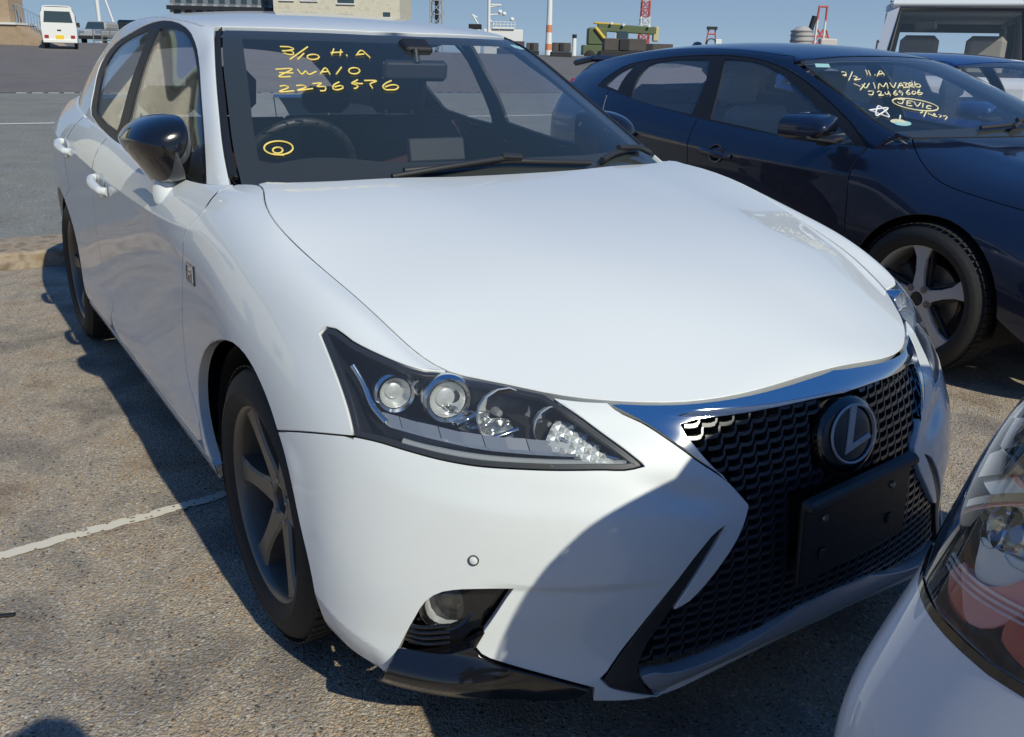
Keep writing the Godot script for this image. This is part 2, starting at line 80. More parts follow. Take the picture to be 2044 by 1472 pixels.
const CANOPY := [-0, .9, -.22, -0, .945, -.3, -0, 1.0239, -.425, -0, 1.0984, -.55, -0, 1.1685, -.675, -0, 1.2341, -.8, -0, 1.2953, -.925, -0, 1.352, -1.05, -0, 1.3847, -1.25, -0, 1.4, -1.4, -0, 1.415, -1.6, -0, 1.4232, -1.8, -0, 1.425, -2, -0, 1.4219, -2.2, -0, 1.4125, -2.4, -0, 1.396, -2.6, -0, 1.3711, -2.8, -0, 1.3461, -2.95, -0, 1.315, -3.1, -0, 1.2827, -3.22, -.1787, .9007, -.2257, -.1755, .9455, -.3053, -.1702, 1.024, -.4298, -.1644, 1.0982, -.5542, -.1578, 1.168, -.6787, -.1511, 1.2335, -.8031, -.144, 1.2947, -.9276, -.136, 1.3514, -1.0521, -.1384, 1.3836, -1.25, -.1412, 1.3989, -1.4, -.1428, 1.4138, -1.6, -.1431, 1.422, -1.8, -.1425, 1.4237, -2, -.1414, 1.4205, -2.2, -.1394, 1.411, -2.4, -.1363, 1.3944, -2.6, -.1317, 1.3693, -2.8, -.1271, 1.3442, -2.95, -.1212, 1.313, -3.1, -.1147, 1.2806, -3.22, -.3575, .9046, -.2572, -.351, .9482, -.3345, -.3405, 1.0244, -.456, -.3288, 1.0968, -.5776, -.3156, 1.1653, -.6991, -.3023, 1.2303, -.8205, -.288, 1.2914, -.9418, -.272, 1.348, -1.0634, -.2769, 1.3788, -1.25, -.2825, 1.3939, -1.4, -.2855, 1.4087, -1.6, -.2861, 1.4167, -1.8, -.285, 1.4182, -2, -.2828, 1.4146, -2.2, -.2787, 1.4046, -2.4, -.2725, 1.3875, -2.6, -.2634, 1.3618, -2.8, -.2542, 1.3362, -2.95, -.2425, 1.3045, -3.1, -.2294, 1.2717, -3.22, -.5148, .9124, -.3197, -.5054, .9537, -.3923, -.4903, 1.0253, -.5081, -.4734, 1.094, -.6239, -.4545, 1.1598, -.7396, -.4353, 1.2238, -.8548, -.4147, 1.2849, -.9699, -.3917, 1.3413, -1.0858, -.3987, 1.3706, -1.25, -.4068, 1.3855, -1.4, -.4111, 1.3999, -1.6, -.412, 1.4075, -1.8, -.4104, 1.4086, -2, -.4072, 1.4044, -2.2, -.4014, 1.3936, -2.4, -.3924, 1.3755, -2.6, -.3793, 1.3488, -2.8, -.3661, 1.3223, -2.95, -.3492, 1.2897, -3.1, -.3303, 1.2562, -3.22, -.6292, .9212, -.3914, -.6178, .9599, -.4586, -.5992, 1.0263, -.5679, -.5786, 1.0908, -.677, -.5555, 1.1536, -.7861, -.532, 1.2165, -.8941, -.5069, 1.2774, -1.0022, -.4787, 1.3336, -1.1116, -.4873, 1.362, -1.25, -.4972, 1.3765, -1.4, -.5025, 1.3905, -1.6, -.5036, 1.3978, -1.8, -.5016, 1.3985, -2, -.4977, 1.3937, -2.2, -.4906, 1.382, -2.4, -.4796, 1.3629, -2.6, -.4636, 1.3351, -2.8, -.4474, 1.3077, -2.95, -.4268, 1.2741, -3.1, -.4037, 1.2399, -3.22, -.715, .93, -.462, -.702, .966, -.524, -.681, 1.0272, -.6268, -.6575, 1.0877, -.7294, -.6312, 1.1474, -.8318, -.6045, 1.2092, -.933, -.576, 1.27, -1.0341, -.544, 1.326, -1.137, -.5538, 1.3538, -1.25, -.565, 1.368, -1.4, -.571, 1.3817, -1.6, -.5722, 1.3886, -1.8, -.57, 1.389, -2, -.5656, 1.3835, -2.2, -.5575, 1.371, -2.4, -.545, 1.351, -2.6, -.5268, 1.3221, -2.8, -.5084, 1.2939, -2.95, -.485, 1.2594, -3.1, -.4587, 1.2245, -3.22, -.737, .926, -.462, -.724, .962, -.524, -.703, 1.0232, -.6268, -.6795, 1.0837, -.7294, -.6532, 1.1434, -.8318, -.6265, 1.2052, -.933, -.598, 1.266, -1.0341, -.566, 1.322, -1.137, -.5798, 1.3418, -1.25, -.591, 1.356, -1.4, -.597, 1.3697, -1.6, -.5982, 1.3766, -1.8, -.596, 1.377, -2, -.5916, 1.3715, -2.2, -.5835, 1.359, -2.4, -.571, 1.339, -2.6, -.5528, 1.3101, -2.8, -.5344, 1.2819, -2.95, -.511, 1.2474, -3.1, -.4847, 1.2125, -3.22, -.76, .908, -.462, -.747, .944, -.524, -.726, 1.0052, -.6268, -.7025, 1.0657, -.7294, -.6762, 1.1254, -.8318, -.6495, 1.1872, -.933, -.621, 1.248, -1.0341, -.589, 1.304, -1.137, -.6038, 1.3178, -1.25, -.615, 1.332, -1.4, -.621, 1.3457, -1.6, -.6222, 1.3526, -1.8, -.62, 1.353, -2, -.6156, 1.3475, -2.2, -.6075, 1.335, -2.4, -.595, 1.315, -2.6, -.5768, 1.2861, -2.8, -.5584, 1.2579, -2.95, -.535, 1.2234, -3.1, -.5087, 1.1885, -3.22, -.7653, .9087, -.462, -.7514, .9357, -.524, -.7447, .982, -.6268, -.7308, 1.0277, -.7294, -.7145, 1.0729, -.8318, -.6969, 1.1195, -.933, -.6765, 1.1655, -1.0341, -.6525, 1.2081, -1.137, -.6656, 1.2192, -1.25, -.674, 1.2312, -1.4, -.6785, 1.244, -1.6, -.6794, 1.2523, -1.8, -.6778, 1.2557, -2, -.6737, 1.2546, -2.2, -.6658, 1.2483, -2.4, -.6523, 1.2363, -2.6, -.6318, 1.2178, -2.8, -.6098, 1.1984, -2.95, -.5857, 1.1731, -3.1, -.552, 1.1465, -3.22, -.7706, .9095, -.462, -.7551, .9275, -.524, -.7613, .9588, -.6268, -.7557, .9897, -.7294, -.7478, 1.0203, -.8318, -.738, 1.0518, -.933, -.725, 1.083, -1.0341, -.709, 1.1121, -1.137, -.7194, 1.1206, -1.25, -.725, 1.1304, -1.4, -.728, 1.1424, -1.6, -.7286, 1.152, -1.8, -.7275, 1.1585, -2, -.7238, 1.1617, -2.2, -.7161, 1.1615, -2.4, -.7015, 1.1575, -2.6, -.6787, 1.1496, -2.8, -.6532, 1.1389, -2.95, -.6284, 1.1228, -3.1, -.5872, 1.1046, -3.22, -.7758, .9103, -.462, -.7579, .9192, -.524, -.7754, .9357, -.6268, -.7764, .9518, -.7294, -.7756, .9678, -.8318, -.7719, .9841, -.933, -.7655, 1.0005, -1.0341, -.7575, 1.0162, -1.137, -.7632, 1.022, -1.25, -.766, 1.0297, -1.4, -.7675, 1.0407, -1.6, -.7678, 1.0516, -1.8, -.7672, 1.0612, -2, -.7639, 1.0688, -2.2, -.7564, 1.0748, -2.4, -.7408, 1.0787, -2.6, -.7157, 1.0813, -2.8, -.6866, 1.0795, -2.95, -.6612, 1.0724, -3.1, -.6125, 1.0627, -3.22, -.781, .911, -.462, -.7603, .911, -.524, -.7886, .9125, -.6268, -.7956, .9138, -.7294, -.8012, .9152, -.8318, -.803, .9163, -.933, -.803, .918, -1.0341, -.803, .9202, -1.137, -.803, .9234, -1.25, -.803, .9289, -1.4, -.803, .9391, -1.6, -.803, .9513, -1.8, -.803, .964, -2, -.8, .9759, -2.2, -.7928, .9881, -2.4, -.776, 1, -2.6, -.7486, 1.013, -2.8, -.716, 1.02, -2.95, -.6899, 1.0221, -3.1, -.6338, 1.0208, -3.22]
const VFRONT_U := 13
const VFRONT_V := 12
const VFRONT := [-0, .55, .9, -0, .6441, .84, -0, .77, .75, -0, .8378, .62, -0, .855, .5, -0, .881, .38, -0, .9015, .26, -0, .9182, .13, -0, .935, 0, -0, .9578, -.13, -0, .98, -.26, -0, .9916, -.38, -0, .9965, -.48, -0, 1, -.58, -.2, .545, .9, -.2081, .6391, .84, -.22, .765, .75, -.238, .8328, .62, -.25, .85, .5, -.251, .876, .38, -.25, .8964, .26, -.25, .913, .13, -.25, .93, 0, -.25, .954, -.13, -.25, .9776, -.26, -.25, .9903, -.38, -.25, .9959, -.48, -.25, 1, -.58, -.35, .53, .9, -.3707, .6218, .84, -.4, .745, .75, -.4321, .8148, .62, -.45, .835, .5, -.4517, .8612, .38, -.45, .8811, .26, -.45, .8953, .13, -.45, .912, 0, -.45, .9422, -.13, -.45, .9734, -.26, -.45, .9876, -.38, -.45, .9919, -.48, -.45, .995, -.58, -.42, .51, .9, -.4623, .5973, .84, -.52, .715, .75, -.5626, .7861, .62, -.58, .81, .5, -.5878, .8365, .38, -.5917, .8558, .26, -.5967, .8678, .13, -.6, .885, 0, -.6007, .9232, -.13, -.6001, .9639, -.26, -.6, .9802, -.38, -.6, .9829, -.48, -.6, .985, -.58, -.47, .49, .9, -.525, .5685, .84, -.6, .675, .75, -.6567, .7462, .62, -.68, .775, .5, -.6885, .8017, .38, -.6917, .8206, .26, -.6967, .8316, .13, -.7, .85, 0, -.7007, .8962, -.13, -.7001, .9457, -.26, -.7, .9627, -.38, -.7, .9621, -.48, -.7, .962, -.58, -.5, .46, .9, -.5679, .5319, .84, -.66, .63, .75, -.7229, .7003, .62, -.745, .732, .5, -.755, .7593, .38, -.7587, .7788, .26, -.7624, .7898, .13, -.765, .81, 0, -.7673, .8632, -.13, -.7693, .9199, -.26, -.7715, .9367, -.38, -.7736, .9326, -.48, -.775, .93, -.58, -.52, .43, .9, -.5965, .4932, .84, -.7, .58, .75, -.7678, .6476, .62, -.79, .682, .5, -.8008, .7104, .38, -.8047, .7312, .26, -.8076, .7433, .13, -.81, .765, 0, -.8144, .8202, -.13, -.8189, .8792, -.26, -.8218, .8983, -.38, -.8237, .8961, -.48, -.825, .895, -.58, -.53, .39, .9, -.6151, .4444, .84, -.73, .52, .75, -.8027, .5865, .62, -.825, .625, .5, -.8371, .6546, .38, -.8421, .6765, .26, -.8465, .6894, .13, -.85, .712, 0, -.8548, .7684, -.13, -.8591, .8287, -.26, -.8611, .8492, -.38, -.8616, .8483, -.48, -.862, .848, -.58, -.54, .35, .9, -.6294, .3913, .84, -.75, .45, .75, -.8265, .5132, .62, -.85, .555, .5, -.8628, .5815, .38, -.8684, .6013, .26, -.8741, .6162, .13, -.878, .64, 0, -.8805, .6931, -.13, -.8817, .7493, -.26, -.8822, .7693, -.38, -.8821, .7695, -.48, -.882, .77, -.58, -.54, .31, .9, -.6337, .3387, .84, -.76, .38, .75, -.8405, .4295, .62, -.865, .465, .5, -.8768, .4883, .38, -.8811, .5049, .26, -.8862, .5143, .13, -.889, .53, 0, -.8889, .5694, -.13, -.8873, .6118, -.26, -.8866, .6276, -.38, -.8863, .6289, -.48, -.886, .63, -.58, -.54, .28, .9, -.6335, .2919, .84, -.76, .31, .75, -.8434, .3404, .62, -.87, .365, .5, -.8796, .3786, .38, -.8815, .3876, .26, -.8852, .392, .13, -.887, .4, 0, -.8864, .4221, -.13, -.8844, .4458, -.26, -.8833, .4528, -.38, -.8825, .4511, -.48, -.882, .45, -.58, -.54, .24, .9, -.6314, .2437, .84, -.755, .25, .75, -.8381, .2668, .62, -.865, .28, .5, -.8729, .281, .38, -.8729, .2798, .26, -.8744, .2786, .13, -.875, .28, 0, -.8753, .2884, -.13, -.8751, .2983, -.26, -.8747, .3011, -.38, -.8743, .3004, -.48, -.874, .3, -.58, -.53, .2, .9, -.6194, .2, .84, -.74, .2, .75, -.8179, .2, .62, -.84, .2, .5, -.8434, .2, .38, -.84, .2, .26, -.84, .2, .13, -.84, .2, 0, -.84, .2, -.13, -.84, .2, -.26, -.84, .2, -.38, -.84, .2, -.48, -.84, .2, -.58]
const VSIDES_U := 16
const VSIDES_V := 8
const VSIDES := [-.8, .925, -.36, -.8028, .9244, -.5, -.8076, .9235, -.7, -.814, .9306, -.95, -.82, .945, -1.2, -.8238, .9629, -1.45, -.8251, .9851, -1.7, -.8215, 1.012, -1.95, -.8139, 1.0478, -2.2, -.8044, 1.0806, -2.4, -.785, 1.105, -2.6, -.7599, 1.1157, -2.8, -.7171, 1.1194, -3, -.6926, 1.1231, -3.15, -.6157, 1.1219, -3.28, -.3964, 1.109, -3.37, -.25, 1.1, -3.42, -.835, .885, -.36, -.8395, .8845, -.5, -.847, .8839, -.7, -.853, .889, -.95, -.856, .9, -1.2, -.8589, .9155, -1.45, -.8606, .9356, -1.7, -.8589, .9598, -1.95, -.8551, .9909, -2.2, -.85, 1.0194, -2.4, -.835, 1.04, -2.6, -.8163, 1.0479, -2.8, -.7776, 1.0497, -3, -.7514, 1.053, -3.15, -.668, 1.0519, -3.28, -.4353, 1.039, -3.37, -.28, 1.03, -3.42, -.865, .835, -.36, -.8686, .8363, -.5, -.8746, .8384, -.7, -.8794, .8429, -.95, -.882, .85, -1.2, -.885, .8615, -1.45, -.8876, .877, -1.7, -.8882, .8959, -1.95, -.889, .9205, -2.2, -.8886, .9432, -2.4, -.878, .96, -2.6, -.8643, .9672, -2.8, -.8282, .9696, -3, -.8002, .973, -3.15, -.7103, .9719, -3.28, -.4641, .959, -3.37, -.3, .95, -3.42, -.882, .77, -.36, -.8844, .7728, -.5, -.8884, .7776, -.7, -.8918, .7834, -.95, -.894, .79, -1.2, -.8969, .8, -1.45, -.8999, .8127, -1.7, -.9018, .827, -1.95, -.9051, .8438, -2.2, -.9075, .8586, -2.4, -.9, .87, -2.6, -.8903, .8763, -2.8, -.8578, .8795, -3, -.8331, .8816, -3.15, -.7422, .881, -3.28, -.4831, .8745, -3.37, -.31, .87, -3.42, -.887, .66, -.36, -.8876, .6625, -.5, -.8885, .6668, -.7, -.8897, .6769, -.95, -.891, .69, -1.2, -.8929, .6995, -1.45, -.8952, .7074, -1.7, -.8976, .7174, -1.95, -.9029, .7334, -2.2, -.9077, .7484, -2.4, -.903, .76, -2.6, -.8968, .7663, -2.8, -.8674, .7695, -3, -.8433, .7703, -3.15, -.7522, .77, -3.28, -.4931, .77, -3.37, -.32, .77, -3.42, -.885, .54, -.36, -.8844, .5443, -.5, -.8833, .5514, -.7, -.8828, .5606, -.95, -.883, .57, -1.2, -.8844, .5785, -1.45, -.8867, .5868, -1.7, -.8894, .5974, -1.95, -.8955, .6134, -2.2, -.9013, .6284, -2.4, -.898, .64, -2.6, -.8942, .6463, -2.8, -.8671, .6495, -3, -.8435, .6503, -3.15, -.7522, .65, -3.28, -.4931, .65, -3.37, -.32, .65, -3.42, -.884, .43, -.36, -.8827, .4328, -.5, -.8807, .4376, -.7, -.8796, .4437, -.95, -.88, .45, -1.2, -.8818, .4555, -1.45, -.8848, .4608, -1.7, -.8876, .4681, -1.95, -.8926, .4792, -2.2, -.8969, .4898, -2.4, -.892, .5, -2.6, -.8862, .5092, -2.8, -.8573, .5179, -3, -.832, .5247, -3.15, -.7412, .5297, -3.28, -.4886, .5302, -3.37, -.32, .53, -3.42, -.88, .31, -.36, -.8799, .3128, -.5, -.8799, .3176, -.7, -.8806, .3239, -.95, -.882, .33, -1.2, -.8834, .333, -1.45, -.8847, .3343, -1.7, -.8851, .3385, -1.95, -.8873, .3481, -2.2, -.8888, .3584, -2.4, -.88, .37, -2.6, -.8673, .3825, -2.8, -.8326, .3963, -3, -.8073, .4091, -3.15, -.7201, .4193, -3.28, -.4742, .4203, -3.37, -.31, .42, -3.42, -.84, .2, -.36, -.84, .2, -.5, -.84, .2, -.7, -.84, .1999, -.95, -.84, .2, -1.2, -.8405, .2005, -1.45, -.8411, .202, -1.7, -.8404, .208, -1.95, -.8403, .2201, -2.2, -.8396, .2334, -2.4, -.83, .25, -2.6, -.8187, .2695, -2.8, -.7867, .2931, -3, -.7618, .3153, -3.15, -.678, .3367, -3.28, -.4453, .3516, -3.37, -.29, .36, -3.42]
const VCAN_U := 19
const VCAN_V := 11
const VCAN := [-0, .96, -.02, -0, 1, -.12, -0, 1.0642, -.2633, -0, 1.1243, -.4067, -0, 1.1805, -.55, -0, 1.2327, -.6933, -0, 1.2808, -.8367, -0, 1.325, -.98, -0, 1.3646, -1.22, -0, 1.3815, -1.4, -0, 1.3925, -1.6, -0, 1.3965, -1.8, -0, 1.3948, -2, -0, 1.3879, -2.2, -0, 1.3758, -2.4, -0, 1.3589, -2.6, -0, 1.337, -2.8, -0, 1.3124, -3, -0, 1.2921, -3.15, -0, 1.2702, -3.3, -.185, .9598, -.0295, -.1812, .9993, -.1285, -.1762, 1.0621, -.2717, -.1697, 1.1219, -.4147, -.1623, 1.1782, -.5574, -.1546, 1.2308, -.7001, -.1469, 1.2795, -.8428, -.1388, 1.3241, -.9857, -.1409, 1.3631, -1.22, -.1437, 1.38, -1.4, -.145, 1.391, -1.6, -.145, 1.395, -1.8, -.1442, 1.3933, -2, -.1425, 1.3864, -2.2, -.1398, 1.3743, -2.4, -.1363, 1.3574, -2.6, -.1323, 1.3355, -2.8, -.1275, 1.3109, -3, -.123, 1.2906, -3.15, -.117, 1.2687, -3.3, -.37, .9589, -.0635, -.3625, .9967, -.1592, -.3524, 1.0548, -.302, -.3394, 1.1129, -.4435, -.3246, 1.1699, -.5841, -.3091, 1.2242, -.7244, -.2939, 1.2747, -.865, -.2775, 1.3206, -1.0061, -.2818, 1.3566, -1.22, -.2875, 1.3736, -1.4, -.29, 1.3845, -1.6, -.29, 1.3886, -1.8, -.2884, 1.3869, -2, -.285, 1.3799, -2.2, -.2795, 1.3679, -2.4, -.2725, 1.3509, -2.6, -.2647, 1.3291, -2.8, -.255, 1.3044, -3, -.246, 1.2841, -3.15, -.2341, 1.2622, -3.3, -.5328, .9576, -.1171, -.522, .9927, -.2074, -.5075, 1.0432, -.3496, -.4888, 1.0989, -.4888, -.4675, 1.1567, -.6261, -.4452, 1.2137, -.7626, -.4232, 1.2673, -.8999, -.3996, 1.3153, -1.0383, -.4058, 1.3455, -1.22, -.414, 1.3624, -1.4, -.4176, 1.3734, -1.6, -.4176, 1.3774, -1.8, -.4153, 1.3757, -2, -.4104, 1.3688, -2.2, -.4025, 1.3567, -2.4, -.3924, 1.3398, -2.6, -.3811, 1.3179, -2.8, -.3672, 1.2933, -3, -.3543, 1.273, -3.15, -.3371, 1.2511, -3.3, -.6512, .9562, -.171, -.638, .9887, -.2559, -.6202, 1.0315, -.3974, -.5974, 1.0848, -.5343, -.5714, 1.1436, -.6683, -.5441, 1.2032, -.8011, -.5172, 1.2597, -.9349, -.4884, 1.3099, -1.0706, -.496, 1.3337, -1.22, -.506, 1.3506, -1.4, -.5104, 1.3616, -1.6, -.5104, 1.3656, -1.8, -.5076, 1.3639, -2, -.5016, 1.357, -2.2, -.492, 1.3449, -2.4, -.4796, 1.328, -2.6, -.4659, 1.3061, -2.8, -.4488, 1.2815, -3, -.433, 1.2612, -3.15, -.412, 1.2393, -3.3, -.74, .955, -.22, -.725, .985, -.3, -.7048, 1.0209, -.4409, -.6788, 1.072, -.5758, -.6493, 1.1316, -.7067, -.6183, 1.1936, -.8361, -.5878, 1.2529, -.9668, -.555, 1.305, -1.1, -.5637, 1.3226, -1.22, -.575, 1.3395, -1.4, -.58, 1.3505, -1.6, -.58, 1.3545, -1.8, -.5769, 1.3528, -2, -.57, 1.3459, -2.2, -.5591, 1.3338, -2.4, -.545, 1.3169, -2.6, -.5294, 1.295, -2.8, -.51, 1.2704, -3, -.4921, 1.2501, -3.15, -.4681, 1.2282, -3.3, -.76, .951, -.22, -.745, .981, -.3, -.7248, 1.0169, -.4409, -.6988, 1.068, -.5758, -.6693, 1.1276, -.7067, -.6383, 1.1896, -.8361, -.6078, 1.2489, -.9668, -.575, 1.301, -1.1, -.5897, 1.3106, -1.22, -.601, 1.3275, -1.4, -.606, 1.3385, -1.6, -.606, 1.3425, -1.8, -.6029, 1.3408, -2, -.596, 1.3339, -2.2, -.5851, 1.3218, -2.4, -.571, 1.3049, -2.6, -.5554, 1.283, -2.8, -.536, 1.2584, -3, -.5181, 1.2381, -3.15, -.4941, 1.2162, -3.3, -.785, .935, -.22, -.77, .965, -.3, -.7498, 1.0009, -.4409, -.7238, 1.052, -.5758, -.6943, 1.1116, -.7067, -.6633, 1.1736, -.8361, -.6328, 1.2329, -.9668, -.6, 1.285, -1.1, -.6137, 1.2886, -1.22, -.625, 1.3055, -1.4, -.63, 1.3165, -1.6, -.63, 1.3205, -1.8, -.6269, 1.3188, -2, -.62, 1.3119, -2.2, -.6091, 1.2998, -2.4, -.595, 1.2829, -2.6, -.5794, 1.261, -2.8, -.56, 1.2364, -3, -.5421, 1.2161, -3.15, -.5181, 1.1942, -3.3, -.7911, .925, -.22, -.7808, .9475, -.3, -.7673, .9744, -.4409, -.7503, 1.0124, -.5758, -.7309, 1.0571, -.7067, -.7105, 1.1042, -.8361, -.6892, 1.15, -.9668, -.6655, 1.1909, -1.1, -.6803, 1.1955, -1.22, -.6895, 1.2114, -1.4, -.6937, 1.2238, -1.6, -.6936, 1.2317, -1.8, -.6902, 1.2361, -2, -.6835, 1.2384, -2.2, -.6729, 1.2375, -2.4, -.6575, 1.2309, -2.6, -.6395, 1.2172, -2.8, -.6143, 1.1996, -3, -.5947, 1.1854, -3.15, -.5486, 1.1681, -3.3, -.7962, .915, -.22, -.79, .93, -.3, -.7822, .9479, -.4409, -.7731, .9729, -.5758, -.7625, 1.0026, -.7067, -.7511, 1.0348, -.8361, -.7386, 1.0671, -.9668, -.724, 1.0969, -1.1, -.737, 1.1024, -1.22, -.7441, 1.1173, -1.4, -.7475, 1.1311, -1.6, -.7472, 1.1429, -1.8, -.7434, 1.1534, -2, -.7369, 1.1648, -2.2, -.7267, 1.1752, -2.4, -.71, 1.1789, -2.6, -.6896, 1.1734, -2.8, -.6586, 1.1629, -3, -.6373, 1.1546, -3.15, -.5691, 1.1421, -3.3, -.8003, .905, -.22, -.7974, .9125, -.3, -.7944, .9213, -.4409, -.7917, .9333, -.5758, -.7882, .9481, -.7067, -.7844, .9654, -.8361, -.78, .9843, -.9668, -.7745, 1.0028, -1.1, -.7827, 1.0094, -1.22, -.7876, 1.0231, -1.4, -.7902, 1.0384, -1.6, -.7898, 1.0541, -1.8, -.7857, 1.0707, -2, -.7794, 1.0913, -2.2, -.7696, 1.1129, -2.4, -.7515, 1.127, -2.6, -.7288, 1.1295, -2.8, -.6918, 1.1262, -3, -.6689, 1.1239, -3.15, -.5785, 1.116, -3.3, -.804, .895, -.22, -.804, .895, -.3, -.8054, .8948, -.4409, -.8086, .8938, -.5758, -.8117, .8936, -.7067, -.8149, .896, -.8361, -.8185, .9014, -.9668, -.822, .9088, -1.1, -.8243, .9163, -1.22, -.8271, .929, -1.4, -.829, .9457, -1.6, -.8284, .9653, -1.8, -.824, .988, -2, -.8179, 1.0178, -2.2, -.8084, 1.0506, -2.4, -.789, 1.075, -2.6, -.7639, 1.0857, -2.8, -.7211, 1.0894, -3, -.6966, 1.0931, -3.15, -.584, 1.09, -3.3]
const O_CUP := [5.242, 1.046, 6.097, .874, 6.716, .86, 7.177, .94, 1.931, 3.187, 7.779, 1.26, 7.967, 1.462, 1.028, 5.003, 8.184, 1.863, 8.227, 2.028, 8.229, 2.147, 8.185, 2.202, 1.301, 5.778, 7.948, 2.187, 7.775, 2.159, 7.584, 2.131, 7.35, 2.102, 7.033, 2.085, 6.525, 2.108]
const O_CPALE := [6.349, 2.143, 6.853, 2.112, 7.151, 2.117, 7.373, 2.132, 7.551, 2.153, 7.7, 2.173, 7.834, 2.179, 7.957, 2.169, 8.064, 2.165, 8.151, 2.188, 8.217, 2.257, 8.275, 2.374, 8.294, 2.465, 8.252, 2.49, 8.16, 2.476, 8.038, 2.452, 7.915, 2.449, 7.803, 2.477, 7.677, 2.515, 7.528, 2.553, 7.347, 2.588, 7.109, 2.62, 6.81, 2.619, 6.373, 2.634, 5.5, 2.784]
const O_CLINE := [6.025, 2.388, 6.657, 2.262, 6.964, 2.255, 7.186, 2.273, 7.367, 2.292, 7.519, 2.309, 7.652, 2.325, 7.768, 2.339, 7.873, 2.353, 7.993, 2.381, 8.112, 2.413, 8.206, 2.434, 8.261, 2.426, 8.262, 2.371, 8.218, 2.291, 8.157, 2.257, 1.353, 5.821, 7.986, 2.272, 7.884, 2.286, 7.779, 2.28, 7.664, 2.262, 7.534, 2.243, 7.384, 2.223, 7.205, 2.206, 6.987, 2.188, 6.693, 2.188, 6.162, 2.271]
const O_CGREY := [7.154, 3.159, 7.307, 3.152, 7.436, 3.15, 7.55, 3.143, 7.652, 3.135, 7.744, 3.131, 7.828, 3.129, 7.904, 3.127, 7.975, 3.116, 8.055, 3.081, 8.129, 3.041, 8.177, 3.024, 8.183, 3.061, 8.156, 3.139, 8.125, 3.209, 8.088, 3.273, 8.043, 3.333, 7.992, 3.387, 7.933, 3.436, 7.865, 3.48, 7.788, 3.515, 7.7, 3.543, 7.599, 3.563, 7.505, 3.563, 7.427, 3.531, 7.366, 3.473, 7.315, 3.397, 7.269, 3.313, 7.219, 3.23]
const O_CPINK := [7.199, 3.526, 7.413, 3.579, 7.599, 3.6, 7.772, 3.564, 7.907, 3.491, 8.011, 3.399, 8.087, 3.286, 8.148, 3.162, 8.206, 3.041, 8.26, 2.891, 8.308, 2.741, 8.353, 2.654, 8.4, 2.69, 8.451, 2.825, 8.478, 2.968, 8.46, 3.082, 8.41, 3.193, 8.348, 3.306, 8.295, 3.423, 8.245, 3.544, 8.19, 3.664, 8.128, 3.784, 8.048, 3.895, 7.943, 3.981, 7.8, 4.014, 7.676, 3.956, 7.566, 3.843, 7.45, 3.74, 7.333, 3.632]
const O_CRED := [8.177, 3.718, 8.228, 3.616, 8.277, 3.516, 8.323, 3.417, 8.366, 3.309, 8.406, 3.193, 8.444, 3.089, 8.48, 3.015, 8.517, 2.994, 8.562, 3.031, 8.609, 3.114, 8.657, 3.232, 8.701, 3.371, 8.74, 3.52, 8.771, 3.668, 8.793, 3.806, 8.804, 3.923, 8.8, 4.01, 8.779, 4.057, 8.739, 4.077, 8.685, 4.085, 8.621, 4.084, 8.557, 4.078, 8.494, 4.07, 8.427, 4.055, 8.358, 4.03, 8.281, 3.995, 8.206, 3.944, 8.176, 3.845]
const O_CDARK := [6.926, 3.749, 7.005, 3.673, 7.077, 3.6, 7.144, 3.546, 7.204, 3.526, 7.259, 3.538, 7.311, 3.574, 7.359, 3.625, 7.407, 3.686, 7.453, 3.747, 7.5, 3.803, 7.546, 3.845, 7.607, 3.884, 7.675, 3.925, 7.733, 3.963, 7.768, 3.996, 7.77, 4.019, 7.726, 4.032, 7.653, 4.038, 7.575, 4.038, 7.506, 4.031, 7.434, 4.015, 7.36, 3.994, 7.287, 3.969, 7.216, 3.942, 7.152, 3.91, 7.095, 3.872, 7.043, 3.83, 6.989, 3.788]
const O_LAMP := [11.458, 3.171, 11.43, 2.78, 11.217, 2.566, 10.982, 2.508, 10.75, 2.468, 10.541, 2.349, 10.343, 2.205, 10.152, 2.047, 9.964, 1.881, 9.778, 1.705, 9.597, 1.505, 9.429, 1.266, 9.276, .998, 9.13, 0, 8.912, 0, 8.694, 0, 8.475, 0, 8.257, 0, 8.038, 0, 7.82, 0, 7.601, 0, 7.383, 0, 7.164, 0, 6.946, 0, 6.727, .226, 6.476, .528, 6.236, .857, 6.007, 1.211, 5.793, 1.574, 5.593, 1.925, 5.404, 2.25, 5.226, 2.546, 5.055, 2.819, 4.891, 3.081, 4.735, 3.339, 4.583, 3.589, 4.522, 3.743, 4.683, 3.849, 4.848, 3.91, 5.016, 3.925, 5.185, 3.928, 5.35, 3.949, 5.514, 3.979, 5.676, 4.011, 5.838, 4.044, 5.999, 4.077, 6.161, 4.109, 6.322, 4.141, 6.483, 4.173, 6.644, 4.207, 6.805, 4.243, 6.966, 4.283, 7.128, 4.325, 7.289, 4.366, 7.452, 4.402, 7.617, 4.436, 7.783, 4.468, 7.95, 4.501, 8.118, 4.534, 8.288, 4.566, 8.46, 4.599, 8.634, 4.639, 8.809, 4.684, 8.988, 4.735, 9.17, 4.798, 9.356, 4.884, 9.546, 4.992, 9.743, 5.111, 9.856, 4.922, 9.975, 4.73, 10.105, 4.545, 10.246, 4.367, 10.395, 4.192, 10.552, 4.022, 10.717, 3.857, 10.889, 3.693, 11.069, 3.525, 11.258, 3.353]
